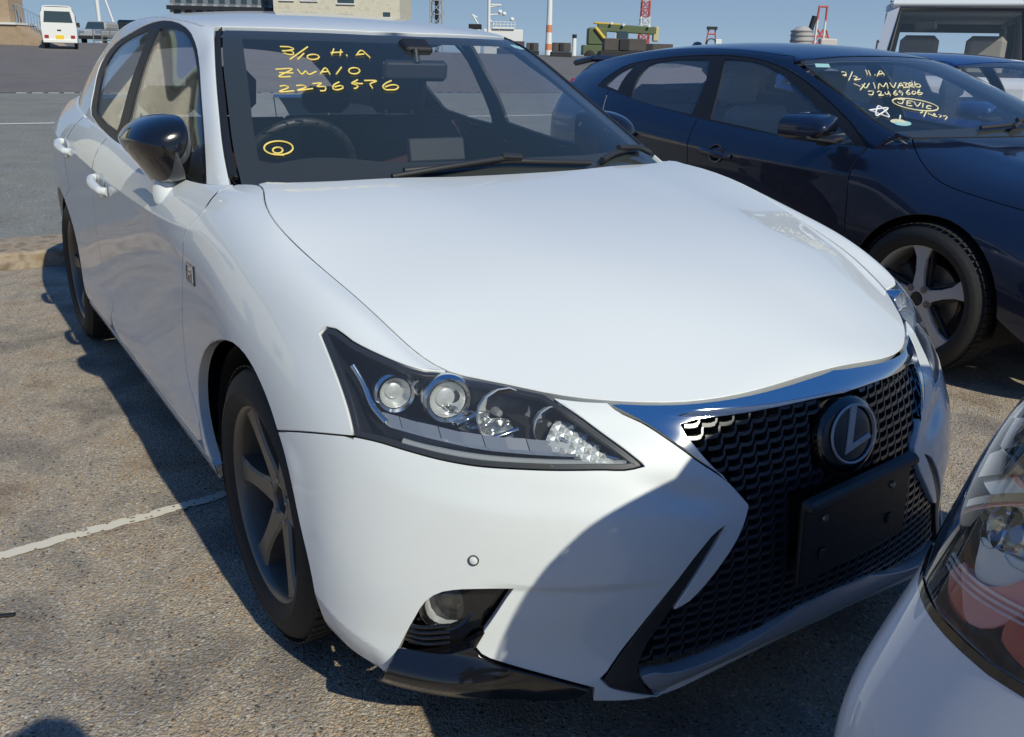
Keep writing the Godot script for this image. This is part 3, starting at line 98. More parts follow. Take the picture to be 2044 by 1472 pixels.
const O_FENDER := [9.13, 0, 9.5, 0, 10, 0, 10.5, 0, 11, 0, 11.5, 0, 12, 0, 12.5, 0, 13, 0, 13.5, 0, 14, 0, 14.5, 0, 15, 0, 15.5, 0, 16, 0, 16.5, 0, 17, 0, 17.5, 0, 18, 0, 18.5, 0, 18.689, 0, 18.689, 1, 18.192, 2.771, 18.241, 3.382, 18.524, 3.94, 18.698, 4.508, 18.722, 5.003, 18.804, 5.447, 18.95, 5.867, 19.132, 6.276, 19.33, 6.677, 19.502, 7.068, 19.616, 7.444, 19.672, 7.805, 19.676, 8.152, 19.647, 8.493, 19.552, 8.819, 19.334, 9.105, 19.037, 9.37, 18.612, 9.761, 18.447, 10.56, 18.299, 11.14, 17.6, 11.149, 17.746, 11.611, 17.743, 11.232, 17.836, 10.937, 17.953, 10.666, 18.08, 10.41, 18.21, 10.164, 18.335, 9.928, 18.455, 9.7, 18.557, 9.472, 18.626, 9.239, 18.646, 8.998, 18.626, 8.751, 18.542, 8.494, 18.354, 8.22, 18.052, 7.924, 17.612, 7.591, 16.919, 7.188, 15.939, 6.675, 15.103, 6.222, 14.504, 5.948, 14.081, 5.847, 13.746, 5.824, 13.473, 5.86, 13.231, 5.917, 13.02, 5.997, 12.828, 6.087, 12.648, 6.182, 12.484, 6.284, 12.334, 6.392, 12.2, 6.508, 12.074, 6.628, 11.951, 6.744, 11.502, 6.439, 11.119, 6.166, 10.783, 5.921, 10.487, 5.698, 10.221, 5.491, 9.975, 5.296, 9.743, 5.111, 9.856, 4.922, 9.975, 4.73, 10.105, 4.545, 10.246, 4.367, 10.395, 4.192, 10.552, 4.022, 10.717, 3.857, 10.889, 3.693, 11.069, 3.525, 11.258, 3.353, 11.458, 3.171, 11.43, 2.78, 11.217, 2.566, 10.982, 2.508, 10.75, 2.468, 10.541, 2.349, 10.343, 2.205, 10.152, 2.047, 9.964, 1.881, 9.778, 1.705, 9.597, 1.505, 9.429, 1.266, 9.276, .998]
const O_BUMPER := [9.743, 5.111, 9.975, 5.296, 10.221, 5.491, 10.487, 5.698, 10.783, 5.921, 11.119, 6.166, 11.502, 6.439, 11.951, 6.744, 11.745, 6.924, 11.548, 7.101, 11.377, 7.293, 11.238, 7.509, 11.118, 7.743, 11.008, 7.991, 10.896, 8.245, 10.777, 8.504, 10.659, 8.778, 10.552, 9.079, 10.464, 9.425, 10.397, 9.831, 10.349, 10.305, 10.319, 10.889, 10.373, 11.833, 9.592, 12, 9.142, 12, 8.692, 12, 8.575, 11.566, 8.477, 11.018, 8.398, 10.55, 8.324, 10.126, 8.245, 9.724, 8.162, 9.346, 8.077, 9.005, 7.996, 8.692, 7.901, 8.422, 7.771, 8.204, 7.623, 8.048, 7.462, 7.949, 7.301, 7.871, 7.139, 7.815, 6.978, 7.766, 6.817, 7.722, 6.657, 7.685, 6.498, 7.651, 6.576, 7.908, 6.654, 8.171, 6.732, 8.444, 6.815, 8.727, 6.906, 9.023, 6.994, 9.353, 7.045, 9.725, 6.939, 9.999, 6.793, 10.156, 6.637, 10.25, 6.48, 10.336, 6.324, 10.419, 6.166, 10.492, 6.009, 10.56, 5.852, 10.631, 5.695, 10.711, 5.539, 10.799, 5.383, 10.894, 5.226, 11, 5.049, 11.121, 5.069, 12, 5, 12, 4.5, 12, 4, 12, 3.5, 12, 3, 12, 2.5, 12, 2, 12, 1.5, 12, 1, 12, .5, 12, 0, 12, 0, 11.45, .5, 11.45, 1, 11.45, 1.5, 11.45, 2, 11.45, 2.5, 11.45, 3, 11.45, 3.5, 11.45, 3.931, 12, 4.156, 11.693, 4.367, 11.458, 4.572, 11.266, 4.767, 11.058, 4.898, 10.698, 4.898, 10.698, 4.815, 10.36, 4.732, 10.046, 4.645, 9.749, 4.554, 9.467, 4.46, 9.199, 4.368, 8.938, 4.278, 8.681, 4.191, 8.429, 4.104, 8.187, 4.016, 7.955, 3.925, 7.732, 3.833, 7.517, 3.74, 7.308, 3.648, 7.101, 3.555, 6.899, 3.459, 6.7, 3.358, 6.507, 3.254, 6.315, 3.145, 6.126, 3.013, 5.971, 2.865, 5.836, 3.052, 6.312, 3.237, 6.772, 3.42, 7.234, 3.601, 7.712, 3.773, 8.229, 3.607, 8.125, 3.454, 7.99, 3.329, 7.789, 3.209, 7.58, 3.093, 7.367, 2.982, 7.148, 2.872, 6.928, 2.764, 6.705, 2.663, 6.473, 2.572, 6.225, 2.493, 5.961, 2.434, 5.674, 2.39, 5.365, 2.414, 5.262, 2.556, 4.99, 2.698, 4.711, 2.842, 4.435, 3.002, 4.188, 3.172, 3.965, 3.341, 3.745, 3.503, 3.506, 3.661, 3.252, 3.819, 2.987, 3.981, 2.714, 4.148, 2.431, 4.321, 2.131, 4.504, 1.816, 4.697, 1.503, 4.902, 1.227, 5.115, .94, 5.333, .573, 5.561, .076, 5.79, .133, 6.023, .164, 6.257, .189, 6.493, .202, 6.727, .226, 6.476, .528, 6.236, .857, 6.007, 1.211, 5.793, 1.574, 5.593, 1.925, 5.404, 2.25, 5.226, 2.546, 5.055, 2.819, 4.891, 3.081, 4.735, 3.339, 4.583, 3.589, 4.522, 3.743, 4.683, 3.849, 4.848, 3.91, 5.016, 3.925, 5.185, 3.928, 5.35, 3.949, 5.514, 3.979, 5.676, 4.011, 5.838, 4.044, 5.999, 4.077, 6.161, 4.109, 6.322, 4.141, 6.483, 4.173, 6.644, 4.207, 6.805, 4.243, 6.966, 4.283, 7.128, 4.325, 7.289, 4.366, 7.452, 4.402, 7.617, 4.436, 7.783, 4.468, 7.95, 4.501, 8.118, 4.534, 8.288, 4.566, 8.46, 4.599, 8.634, 4.639, 8.809, 4.684, 8.988, 4.735, 9.17, 4.798, 9.356, 4.884, 9.546, 4.992, 9.743, 5.111]
const O_TRIM := [2.865, 5.836, 3.013, 5.971, 3.145, 6.126, 3.254, 6.315, 3.358, 6.507, 3.459, 6.7, 3.555, 6.899, 3.648, 7.101, 3.74, 7.308, 3.833, 7.517, 3.925, 7.732, 4.016, 7.955, 4.104, 8.187, 4.191, 8.429, 4.278, 8.681, 4.368, 8.938, 4.46, 9.199, 4.554, 9.467, 4.645, 9.749, 4.732, 10.046, 4.815, 10.36, 4.898, 10.698, 4.898, 10.698, 4.767, 11.058, 4.572, 11.266, 4.367, 11.458, 4.156, 11.693, 3.931, 12, 4.118, 11.287, 4.253, 10.714, 4.289, 10.218, 4.225, 9.781, 4.143, 9.392, 4.039, 9.039, 3.929, 8.705, 3.821, 8.382, 3.722, 8.065, 3.621, 7.764, 3.516, 7.479, 3.408, 7.203, 3.301, 6.931, 3.193, 6.662, 3.084, 6.392, 2.975, 6.118]
const O_CHROME := [5.5, .3, 5.27, .14, 4.99, .14, 4.7, .14, 4.4, .12, 4, .12, 3.6, .12, 3.2, .12, 2.8, .12, 2.4, .12, 2, .12, 1.6, .12, 1.2, .12, .8, .12, .4, .12, 0, .12, 0, .954, .9, .994, 1.747, 1.074, 2.04, 1.116, 2.32, 1.179, 2.59, 1.248, 2.854, 1.3, 3.114, 1.332, 3.366, 1.387, 3.607, 1.512, 3.86, 1.75, 3.734, 2.308, 3.589, 2.737, 3.451, 3.13, 3.311, 3.487, 3.163, 3.814, 3.007, 4.121, 2.85, 4.421, 3.012, 4.208, 3.183, 3.973, 3.351, 3.734, 3.516, 3.486, 3.678, 3.224, 3.84, 2.95, 4.007, 2.669, 4.18, 2.376, 4.36, 2.065, 4.549, 1.739, 4.749, 1.407, 4.959, 1.078, 5.18, .747, 5.411, .413]
const O_LIP := [8.692, 12, 8.575, 11.566, 8.477, 11.018, 8.33, 10.164, 8.107, 10.147, 7.888, 10.13, 7.671, 10.114, 7.458, 10.043, 7.253, 9.859, 7.051, 9.64, 6.906, 9.023, 6.994, 9.353, 7.045, 9.725, 6.939, 9.999, 6.793, 10.156, 6.637, 10.25, 6.48, 10.336, 6.324, 10.419, 6.166, 10.492, 6.009, 10.56, 5.852, 10.631, 5.695, 10.711, 5.539, 10.799, 5.383, 10.894, 5.226, 11, 5.069, 11.121, 5.129, 11.241, 5.369, 11.7, 5.669, 11.95, 5.969, 12, 6.361, 12, 6.753, 12, 7.145, 12, 7.536, 12, 7.928, 12, 8.32, 12, 8.712, 12]
const O_HOOD := [8, 13.602, 7.702, 13.588, 7.405, 13.55, 7.108, 13.492, 6.811, 13.409, 6.517, 13.292, 6.226, 13.137, 5.939, 12.942, 5.658, 12.71, 5.382, 12.443, 5.112, 12.141, 4.845, 11.816, 4.578, 11.483, 4.31, 11.148, 4.045, 10.813, 3.784, 10.474, 3.529, 10.135, 3.28, 9.795, 3.028, 9.467, 2.765, 9.161, 2.502, 8.872, 2.272, 8.587, 2.119, 8.343, 1.993, 8.077, 1.888, 7.778, 1.797, 7.451, 1.72, 7.118, 1.654, 6.798, 1.595, 6.492, 1.538, 6.193, 1.479, 5.897, 1.418, 5.601, 1.358, 5.306, 1.3, 5.01, 1.246, 4.714, 1.197, 4.419, 1.155, 4.123, 1.126, 3.828, 1.115, 3.532, 1.126, 3.236, 1.162, 2.941, 1.224, 2.645, 1.312, 2.349, 1.424, 2.054, 1.551, 1.758, 1.648, 1.464, 1.655, 1.174, 1.956, 1.078, 2.443, 1.297, 3.694, 1.626, 5.072, 1.917, 6.333, 2.1, 7.167, 2.167, 8, 2.192, 8.833, 2.167, 9.667, 2.1, 10.928, 1.917, 12.306, 1.626, 13.557, 1.297, 14.044, 1.078, 14.345, 1.174, 14.352, 1.464, 14.449, 1.758, 14.576, 2.054, 14.688, 2.349, 14.776, 2.645, 14.838, 2.941, 14.874, 3.236, 14.885, 3.532, 14.874, 3.828, 14.845, 4.123, 14.803, 4.419, 14.754, 4.714, 14.7, 5.01, 14.642, 5.306, 14.582, 5.601, 14.521, 5.897, 14.462, 6.193, 14.405, 6.492, 14.346, 6.798, 14.28, 7.118, 14.203, 7.451, 14.112, 7.778, 14.007, 8.077, 13.881, 8.343, 13.728, 8.587, 13.498, 8.872, 13.235, 9.161, 12.972, 9.467, 12.72, 9.795, 12.471, 10.135, 12.216, 10.474, 11.955, 10.813, 11.69, 11.148, 11.422, 11.483, 11.155, 11.816, 10.888, 12.141, 10.618, 12.443, 10.342, 12.71, 10.061, 12.942, 9.774, 13.137, 9.483, 13.292, 9.189, 13.409, 8.892, 13.492, 8.595, 13.55, 8.298, 13.588]
const O_GLASS_WS := [.45, 0, .45, 5.216, .951, 5.216, 1.507, 5.263, 2.022, 5.28, 2.553, 5.265, 3.106, 5.237, 3.682, 5.225, 4.274, 5.226, 4.884, 5.242, 5.521, 5.239, 6.208, 5.223, 7.038, 5.008, 7.485, 4.566, 7.329, 3.889, 7.208, 3.316, 7.11, 2.816, 7.031, 2.363, 6.971, 1.93, 6.925, 1.504, 6.883, 1.076, 6.848, .636, 6.848, 0]
const O_FRIT_HOLE := [1.703, 0, 1.703, 0, 1.704, .379, 1.702, .781, 1.701, 1.163, 1.699, 1.531, 1.696, 1.89, 1.692, 2.248, 1.685, 2.612, 1.679, 2.995, 1.672, 3.411, 1.659, 3.873, 1.636, 4.398, 2.171, 4.379, 2.728, 4.357, 3.314, 4.318, 3.925, 4.275, 4.558, 4.239, 5.22, 4.207, 5.928, 4.189, 6.735, 4.154, 6.643, 3.538, 6.57, 3.01, 6.511, 2.543, 6.461, 2.11, 6.42, 1.69, 6.387, 1.271, 6.366, .842, 6.366, 0]
const O_MOULD := [1.095, 6.074, 1.63, 6.123, 2.135, 6.13, 2.65, 6.097, 3.183, 6.038, 3.742, 6.008, 4.317, 5.992, 4.906, 5.961, 5.521, 5.931, 6.184, 5.905, 6.95, 5.594, 7.583, 4.524, 7.335, 4.795, 6.394, 5.225, 5.668, 5.237, 5.004, 5.236, 4.373, 5.231, 3.762, 5.24, 3.168, 5.253, 2.597, 5.271, 2.05, 5.293, 1.521, 5.271, .951, 5.216]
const O_DLO := [1.459, 10.525, 1.64, 9.635, 1.837, 9.003, 2.054, 8.565, 2.292, 8.261, 2.546, 8.046, 2.813, 7.888, 3.092, 7.768, 3.382, 7.674, 3.681, 7.601, 3.99, 7.544, 4.306, 7.499, 4.631, 7.463, 4.965, 7.434, 5.308, 7.409, 5.661, 7.384, 6.044, 7.374, 6.477, 7.38, 6.91, 7.329, 7.312, 7.185, 7.717, 6.965, 8.154, 6.645, 8.663, 6.286, 9.209, 5.951, 9.722, 5.836, 10.186, 5.937, 10.584, 6.231, 10.981, 6.565, 11.402, 6.826, 11.828, 7.056, 12.313, 7.236, 12.88, 7.386, 13.38, 7.565, 13.728, 7.798, 13.974, 8.063, 14.113, 8.362, 14.017, 8.699, 13.829, 9.036, 13.61, 9.361, 13.422, 9.673, 13.315, 9.986, 13.163, 10.283, 12.855, 10.536, 11.84, 10.712, 10.884, 10.783, 9.989, 10.822, 9.104, 10.833, 8.058, 10.818, 6.748, 10.796, 5.334, 10.737, 4.084, 10.662, 3.041, 10.585, 2.159, 10.503]
const O_WIN_F := [1.804, 9.998, 2, 9.362, 2.22, 8.901, 2.462, 8.568, 2.72, 8.321, 2.992, 8.132, 3.275, 7.986, 3.572, 7.874, 3.882, 7.789, 4.205, 7.725, 4.54, 7.678, 4.889, 7.643, 5.253, 7.619, 5.636, 7.603, 6.04, 7.59, 6.48, 7.581, 6.927, 7.527, 7.325, 7.382, 7.72, 7.183, 8.158, 6.936, 8.636, 6.696, 9.145, 6.603, 9.59, 6.674, 10.028, 6.819, 10.029, 6.97, 9.981, 7.425, 9.961, 7.791, 9.92, 8.137, 9.858, 8.484, 9.791, 8.833, 9.74, 9.184, 9.703, 9.537, 9.673, 9.892, 9.654, 10.251, 8.679, 10.379, 7.6, 10.462, 6.22, 10.458, 4.796, 10.342, 3.614, 10.224, 2.612, 10.094]
const O_WIN_R := [10.746, 6.985, 11.241, 7.17, 11.78, 7.336, 12.345, 7.503, 12.792, 7.717, 13.079, 7.981, 13.213, 8.284, 13.213, 8.615, 13.118, 8.951, 12.968, 9.286, 12.818, 9.611, 12.65, 9.926, 12.503, 10.236, 12.354, 10.34, 11.334, 10.476, 10.329, 10.49, 10.262, 10.205, 10.271, 9.814, 10.301, 9.428, 10.341, 9.045, 10.378, 8.664, 10.401, 8.287, 10.439, 7.911, 10.537, 7.52]
const O_SIDE_FRAME := [0, 6.074, 1.095, 6.074, 1.505, 6.112, 1.89, 6.135, 2.273, 6.123, 2.665, 6.095, 3.068, 6.05, 3.484, 6.016, 3.914, 6.005, 4.351, 5.99, 4.796, 5.967, 5.254, 5.941, 5.733, 5.916, 6.247, 5.909, 6.828, 5.759, 7.569, 4.941, 8, 5.6, 8.5, 5.6, 9, 5.6, 9.5, 5.6, 10, 5.6, 10.5, 5.6, 11, 5.6, 11.5, 5.6, 12, 5.6, 12.5, 5.6, 13, 5.6, 13.5, 5.6, 14, 5.6, 14.5, 5.6, 15, 5.6, 15.5, 5.6, 16, 5.6, 16.5, 5.6, 17, 5.6, 17.5, 5.6, 18, 5.6, 18, 11, 17, 11, 16, 11, 15, 11, 14, 11, 13, 11, 12, 11, 11, 11, 10, 11, 9, 11, 8, 11, 7, 11, 6, 11, 5, 11, 4, 11, 3, 11, 2, 11, 1, 11, 0, 11]
const O_ROOF := [6.908, 0, 6.908, .636, 6.943, 1.076, 6.985, 1.504, 7.031, 1.93, 7.091, 2.363, 7.17, 2.816, 7.268, 3.316, 7.389, 3.889, 7.545, 4.566, 7.769, 5.4, 8.2, 5.56, 8.7, 5.56, 9.2, 5.56, 9.7, 5.56, 10.2, 5.56, 10.7, 5.56, 11.2, 5.56, 11.7, 5.56, 12.2, 5.56, 12.7, 5.56, 13.2, 5.56, 13.7, 5.56, 14.2, 5.56, 14.7, 5.56, 15.2, 5.56, 15.7, 5.56, 16.2, 5.56, 16.7, 5.56, 17.2, 5.56, 17.7, 5.56, 18, 0]
const O_DOOR_F := [18.689, 1, 18.192, 2.771, 18.241, 3.382, 18.524, 3.94, 18.698, 4.508, 18.722, 5.003, 18.804, 5.447, 18.95, 5.867, 19.132, 6.276, 19.33, 6.677, 19.502, 7.068, 19.616, 7.444, 19.672, 7.805, 19.676, 8.152, 19.647, 8.493, 19.552, 8.819, 19.334, 9.105, 19.037, 9.37, 18.612, 9.761, 18.496, 10.558, 18.97, 10.871, 20.13, 10.838, 20.982, 10.817, 21.75, 10.808, 22.5, 10.808, 23.25, 10.812, 24, 10.816, 24.75, 10.821, 25.15, 10.494, 25.275, 9.951, 25.02, 9.462, 25.227, 9.015, 25.611, 8.705, 25.767, 8.27, 25.907, 7.837, 26.04, 7.403, 25.992, 6.891, 25.887, 6.357, 25.769, 5.787, 25.578, 5.091, 25.365, 4.134, 25.455, 2.979, 25.466, 1.697, 25.524, .041, 25.524, 0, 25.006, 0, 24.488, 0, 23.97, 0, 23.452, 0, 22.934, 0, 22.416, 0, 21.898, 0, 21.38, 0, 20.861, 0, 20.343, 0, 19.825, 0, 19.307, 0, 18.789, 0]
const O_DOOR_R := [25.524, 0, 25.827, 0, 26.13, 0, 26.433, 0, 26.736, 0, 27.039, 0, 27.341, 0, 27.644, 0, 27.947, 0, 28.25, 0, 28.45, 3.737, 28.5, 5.396, 28.4, 6.284, 29.257, 7.012, 28.988, 7.268, 28.747, 7.603, 28.54, 8.008, 28.373, 8.478, 28.25, 9.018, 28.175, 9.643, 28.1, 10.545, 27.95, 10.853, 27.362, 10.849, 26.775, 10.841, 26.187, 10.834, 25.6, 10.828, 25.4, 10.499, 25.275, 9.951, 25.02, 9.462, 25.227, 9.015, 25.611, 8.705, 25.767, 8.27, 25.907, 7.837, 26.04, 7.403, 25.992, 6.891, 25.887, 6.357, 25.769, 5.787, 25.578, 5.091, 25.365, 4.134, 25.455, 2.979, 25.466, 1.697]
const O_QUARTER := [28.25, 0, 28.733, 0, 29.217, 0, 29.7, 0, 30.183, 0, 30.667, 0, 31.15, 0, 31.633, 0, 32.117, 0, 32.6, 0, 33.083, 0, 33.567, 0, 34.05, 0, 34.533, 0, 35.017, 0, 35.5, 0, 35.5, 12, 35, 12, 34.59, 12, 34.181, 12, 33.771, 12, 33.362, 12, 32.952, 12, 32.543, 12, 32.133, 12, 32.133, 10.853, 32.1, 9.981, 32, 9.292, 31.836, 8.699, 31.616, 8.187, 31.352, 7.753, 31.062, 7.394, 30.762, 7.107, 30.458, 6.901, 30.153, 6.784, 29.847, 6.764, 29.546, 6.841, 29.257, 7.012, 28.4, 6.284, 28.5, 5.396, 28.45, 3.737]
const O_SILL := [17.65, 11.212, 18.97, 11.028, 20.13, 10.998, 20.982, 10.981, 21.75, 10.973, 22.5, 10.973, 23.25, 10.976, 24, 10.979, 24.75, 10.98, 25.5, 10.983, 26.25, 10.988, 27, 10.996, 27.75, 11.002, 28, 11.049, 28.2, 12, 28, 12, 27.246, 12, 26.492, 12, 25.738, 12, 24.985, 12, 24.231, 12, 23.477, 12, 22.723, 12, 21.969, 12, 21.215, 12, 20.461, 12, 19.707, 12, 18.954, 12, 18.2, 12, 17.85, 12]
const O_BAR := [4.286, 10.394, 4.064, 10.306, 3.802, 10.479, 3.544, 10.537, 3.283, 10.557, 3.02, 10.567, 2.761, 10.527, 2.509, 10.429, 2.26, 10.289, 2.011, 10.131, 1.757, 9.97, 1.504, 9.782, 1.247, 9.583, .983, 9.396, 0, 9.346, 0, 11.6, .324, 11.6, .648, 11.79, .892, 12, 1.142, 12, 1.412, 12, 1.704, 12, 2.005, 12, 2.304, 12, 2.594, 12, 2.867, 12, 3.129, 12, 3.392, 12, 3.652, 12, 3.901, 11.84, 4.123, 11.145, 4.275, 10.568]
const O_GRILLE := [0, .914, .9, .954, 1.747, 1.034, 2.04, 1.076, 2.32, 1.139, 2.59, 1.208, 2.854, 1.26, 3.114, 1.292, 3.366, 1.347, 3.607, 1.472, 3.8, 1.8, 3.734, 2.308, 3.589, 2.737, 3.451, 3.13, 3.311, 3.487, 3.163, 3.814, 3.007, 4.121, 2.85, 4.421, 2.39, 5.365, 2.434, 5.674, 2.493, 5.961, 2.572, 6.225, 2.663, 6.473, 2.764, 6.705, 2.872, 6.928, 2.982, 7.148, 3.093, 7.367, 3.209, 7.58, 3.329, 7.789, 3.454, 7.99, 3.607, 8.125, 3.773, 8.229, 3.882, 8.617, 3.993, 9.024, 4.108, 9.445, 4.231, 9.872, 4.286, 10.394, 3.986, 10.3, 3.543, 10.3, 3.1, 10.3, 2.658, 10.3, 2.215, 10.3, 1.772, 10.3, 1.329, 10.3, .886, 10.3, .443, 10.3, 0, 10.3]
const O_FOGBACK := [8.477, 11.018, 8.398, 10.55, 8.324, 10.126, 8.245, 9.724, 8.162, 9.346, 8.077, 9.005, 7.996, 8.692, 7.901, 8.422, 7.771, 8.204, 7.623, 8.048, 7.462, 7.949, 7.301, 7.871, 7.139, 7.815, 6.978, 7.766, 6.817, 7.722, 6.657, 7.685, 6.498, 7.651, 6.576, 7.908, 6.654, 8.171, 6.732, 8.444, 6.815, 8.727, 6.865, 9.027, 8.377, 11.418]
const O_VDLO := [1.563, 10.578, 1.861, 9.637, 2.17, 8.92, 2.496, 8.396, 2.838, 8.029, 3.196, 7.792, 3.569, 7.647, 3.954, 7.562, 4.351, 7.511, 4.756, 7.475, 5.172, 7.451, 5.598, 7.442, 6.039, 7.445, 6.498, 7.442, 6.97, 7.4, 7.446, 7.289, 7.891, 7.137, 8.281, 6.999, 8.634, 6.893, 8.97, 6.817, 9.298, 6.766, 9.623, 6.753, 9.949, 6.764, 10.281, 6.787, 10.619, 6.829, 10.964, 6.88, 11.318, 6.93, 11.681, 6.982, 12.054, 7.038, 12.435, 7.103, 12.822, 7.178, 13.219, 7.261, 13.617, 7.365, 14.021, 7.488, 14.419, 7.647, 14.737, 7.946, 14.96, 8.423, 15.157, 8.992, 15.363, 9.622, 15.432, 10.453, 14.582, 10.742, 13.864, 10.805, 13.218, 10.768, 12.608, 10.71, 12.02, 10.671, 11.451, 10.663, 10.903, 10.664, 10.378, 10.669, 9.873, 10.678, 9.383, 10.689, 8.894, 10.702, 8.389, 10.715, 7.825, 10.727, 7.173, 10.736, 6.526, 10.734, 5.913, 10.721, 5.313, 10.705, 4.724, 10.688, 4.149, 10.669, 3.591, 10.65, 3.054, 10.633, 2.537, 10.618, 2.043, 10.6]
const O_VWIN_F := [10.051, 7.16, 9.705, 7.121, 9.367, 7.077, 9.02, 7.098, 8.655, 7.182, 8.268, 7.31, 7.838, 7.486, 7.354, 7.683, 6.85, 7.856, 6.36, 7.978, 5.887, 8.067, 5.433, 8.167, 4.991, 8.283, 4.557, 8.404, 4.13, 8.536, 3.714, 8.712, 3.314, 8.969, 2.929, 9.333, 2.56, 9.825, 2.533, 10.005, 3.046, 10.249, 3.58, 10.432, 4.141, 10.534, 4.729, 10.578, 5.335, 10.601, 5.952, 10.619, 6.587, 10.624, 7.258, 10.615, 7.915, 10.602, 8.476, 10.596, 8.986, 10.596, 9.483, 10.601, 9.499, 10.549, 9.584, 9.746, 9.691, 8.943, 9.841, 8.138]
const O_VWIN_R := [13.276, 10.717, 13.372, 10.113, 13.452, 9.5, 13.491, 8.888, 13.474, 8.326, 13.376, 7.848, 13.11, 7.597, 12.749, 7.486, 12.402, 7.39, 12.04, 7.345, 11.675, 7.33, 11.316, 7.323, 10.969, 7.31, 10.641, 7.274, 10.636, 7.348, 10.436, 8.034, 10.299, 8.664, 10.27, 9.275, 10.27, 9.888, 10.281, 10.504, 10.305, 10.572, 10.842, 10.581, 11.401, 10.599, 11.984, 10.623, 12.589, 10.662]
const O_VWIN_Q := [15.005, 10.192, 14.91, 9.529, 14.797, 8.933, 14.63, 8.441, 14.403, 8.072, 14.116, 7.816, 14.102, 7.968, 14.184, 8.692, 14.204, 9.507, 14.155, 10.392]
const O_VGLASS := [.7, 0, .7, 4.837, .735, 4.837, 1.103, 5.248, 1.537, 5.575, 2.029, 5.544, 2.53, 5.515, 3.043, 5.493, 3.563, 5.523, 4.074, 5.759, 4.601, 6.103, 5.152, 6.389, 5.733, 6.568, 6.345, 6.656, 7.005, 6.48, 6.997, 6.004, 6.914, 4.331, 6.978, 3.371, 7.017, 2.595, 6.998, 1.952, 6.998, 0]
const O_VSIDE := [1.25, 7, 1.1, 5.137, .735, 5.137, 1.103, 5.548, 1.537, 5.875, 2.029, 5.844, 2.53, 5.815, 3.043, 5.793, 3.563, 5.823, 4.074, 6.059, 4.601, 6.403, 5.152, 6.689, 5.733, 6.868, 6.345, 6.956, 7.005, 6.78, 7.185, 6.88, 7.55, 5.35, 8, 5.6, 8.5, 5.6, 9, 5.6, 9.5, 5.6, 10, 5.6, 10.5, 5.6, 11, 5.6, 11.5, 5.6, 12, 5.6, 12.5, 5.6, 13, 5.6, 13.5, 5.6, 14, 5.6, 14.5, 5.6, 15, 5.6, 15.5, 5.6, 16, 5.6, 16.5, 5.6, 17, 5.6, 17.5, 5.6, 18, 5.6, 18, 11, 17, 11, 16, 11, 15, 11, 14, 11, 13, 11, 12, 11, 11, 11, 10, 11, 9, 11, 8, 11, 7, 11, 6, 11, 5, 11, 4, 11, 3, 11, 2, 11, 1.75, 11, 1.6, 9.5]
const O_VROOF := [7.058, 0, 7.058, 1.952, 7.077, 2.595, 7.038, 3.371, 6.974, 4.331, 7.057, 6.004, 7.205, 6.83, 7.58, 5.31, 8.2, 5.56, 8.7, 5.56, 9.2, 5.56, 9.7, 5.56, 10.2, 5.56, 10.7, 5.56, 11.2, 5.56, 11.7, 5.56, 12.2, 5.56, 12.7, 5.56, 13.2, 5.56, 13.7, 5.56, 14.2, 5.56, 14.7, 5.56, 15.2, 5.56, 15.7, 5.56, 16.2, 5.56, 16.7, 5.56, 17.2, 5.56, 17.7, 5.56, 18, 0]
const O_VHOOD := [0, 0, 0, 3, 1.2, 4, 2.5, 5.3, 5.398, 5.347, 5.749, 5.369, 6.104, 5.375, 6.462, 5.361, 6.825, 5.333, 7.192, 5.317, 7.561, 5.318, 7.932, 5.326, 8.3, 5.362, 8.666, 5.284, 9.043, 5.059, 9.437, 4.736, 9.895, 4.215, 10.601, 3.305, 10.751, 3.5, 10.601, 2, 10.401, 0]
const O_VFENDER := [10.601, 3.305, 9.895, 4.215, 9.437, 4.736, 9.043, 5.059, 8.666, 5.284, 8.3, 5.362, 7.932, 5.326, 7.561, 5.318, 7.192, 5.317, 6.825, 5.333, 6.462, 5.361, 6.104, 5.375, 5.749, 5.369, 5.398, 5.347, 2.5, 5.35, 1.2, 4.05, 0, 3.05, 0, 12, 3.2, 12, 5.087, 10.498, 5.142, 9.978, 5.259, 9.509, 5.437, 9.075, 5.67, 8.666, 5.95, 8.285, 6.269, 7.941, 6.617, 7.649, 6.992, 7.435, 7.387, 7.335, 7.794, 7.386, 8.206, 7.599, 8.613, 7.918, 9.008, 8.264, 9.383, 8.601, 9.731, 8.918, 10.05, 9.217, 10.331, 9.509, 10.568, 9.805, 10.753, 10.117, 10.877, 10.456, 10.936, 10.833, 11.123, 12, 11.412, 9.87, 11.431, 9.547, 11.455, 9.226, 11.487, 8.895, 11.528, 8.538, 11.619, 8.135, 11.668, 7.644, 11.635, 7.008, 11.582, 6.197, 11.501, 5, 11.101, 4.2]
const O_VDOOR_F := [.492, 0, .545, .931, .581, 1.827, .603, 2.615, .57, 3.223, .508, 3.722, .479, 4.184, .458, 4.639, .44, 5.103, .427, 5.581, .423, 6.68, .492, 7.375, .941, 7.558, 1.872, 7.573, 2.638, 7.588, 3.36, 7.602, 4.08, 7.615, 4.8, 7.623, 5.12, 7.244, 5.4, 6.062, 5.48, 4.687, 5.436, 3.553, 5.458, 2.894, 5.486, 2.029, 5.514, 1.051, 5.533, .015, 4.812, 0, 4.092, 0, 3.372, 0, 2.652, 0, 1.932, 0, 1.212, 0]
const O_VDOOR_R := [5.533, 0, 6.326, 0, 7.12, 0, 7.913, 0, 8.707, 0, 9.5, 0, 9.1, 2.512, 9, 3.52, 9.487, 4.77, 9.211, 4.979, 8.963, 5.25, 8.751, 5.575, 8.582, 5.951, 8.46, 6.373, 8.386, 6.832, 8.266, 7.558, 8.037, 7.772, 7.133, 7.695, 6.267, 7.65, 5.4, 7.631, 5.2, 7.246, 5.4, 6.062, 5.48, 4.687, 5.436, 3.553, 5.458, 2.894, 5.486, 2.029, 5.514, 1.051]
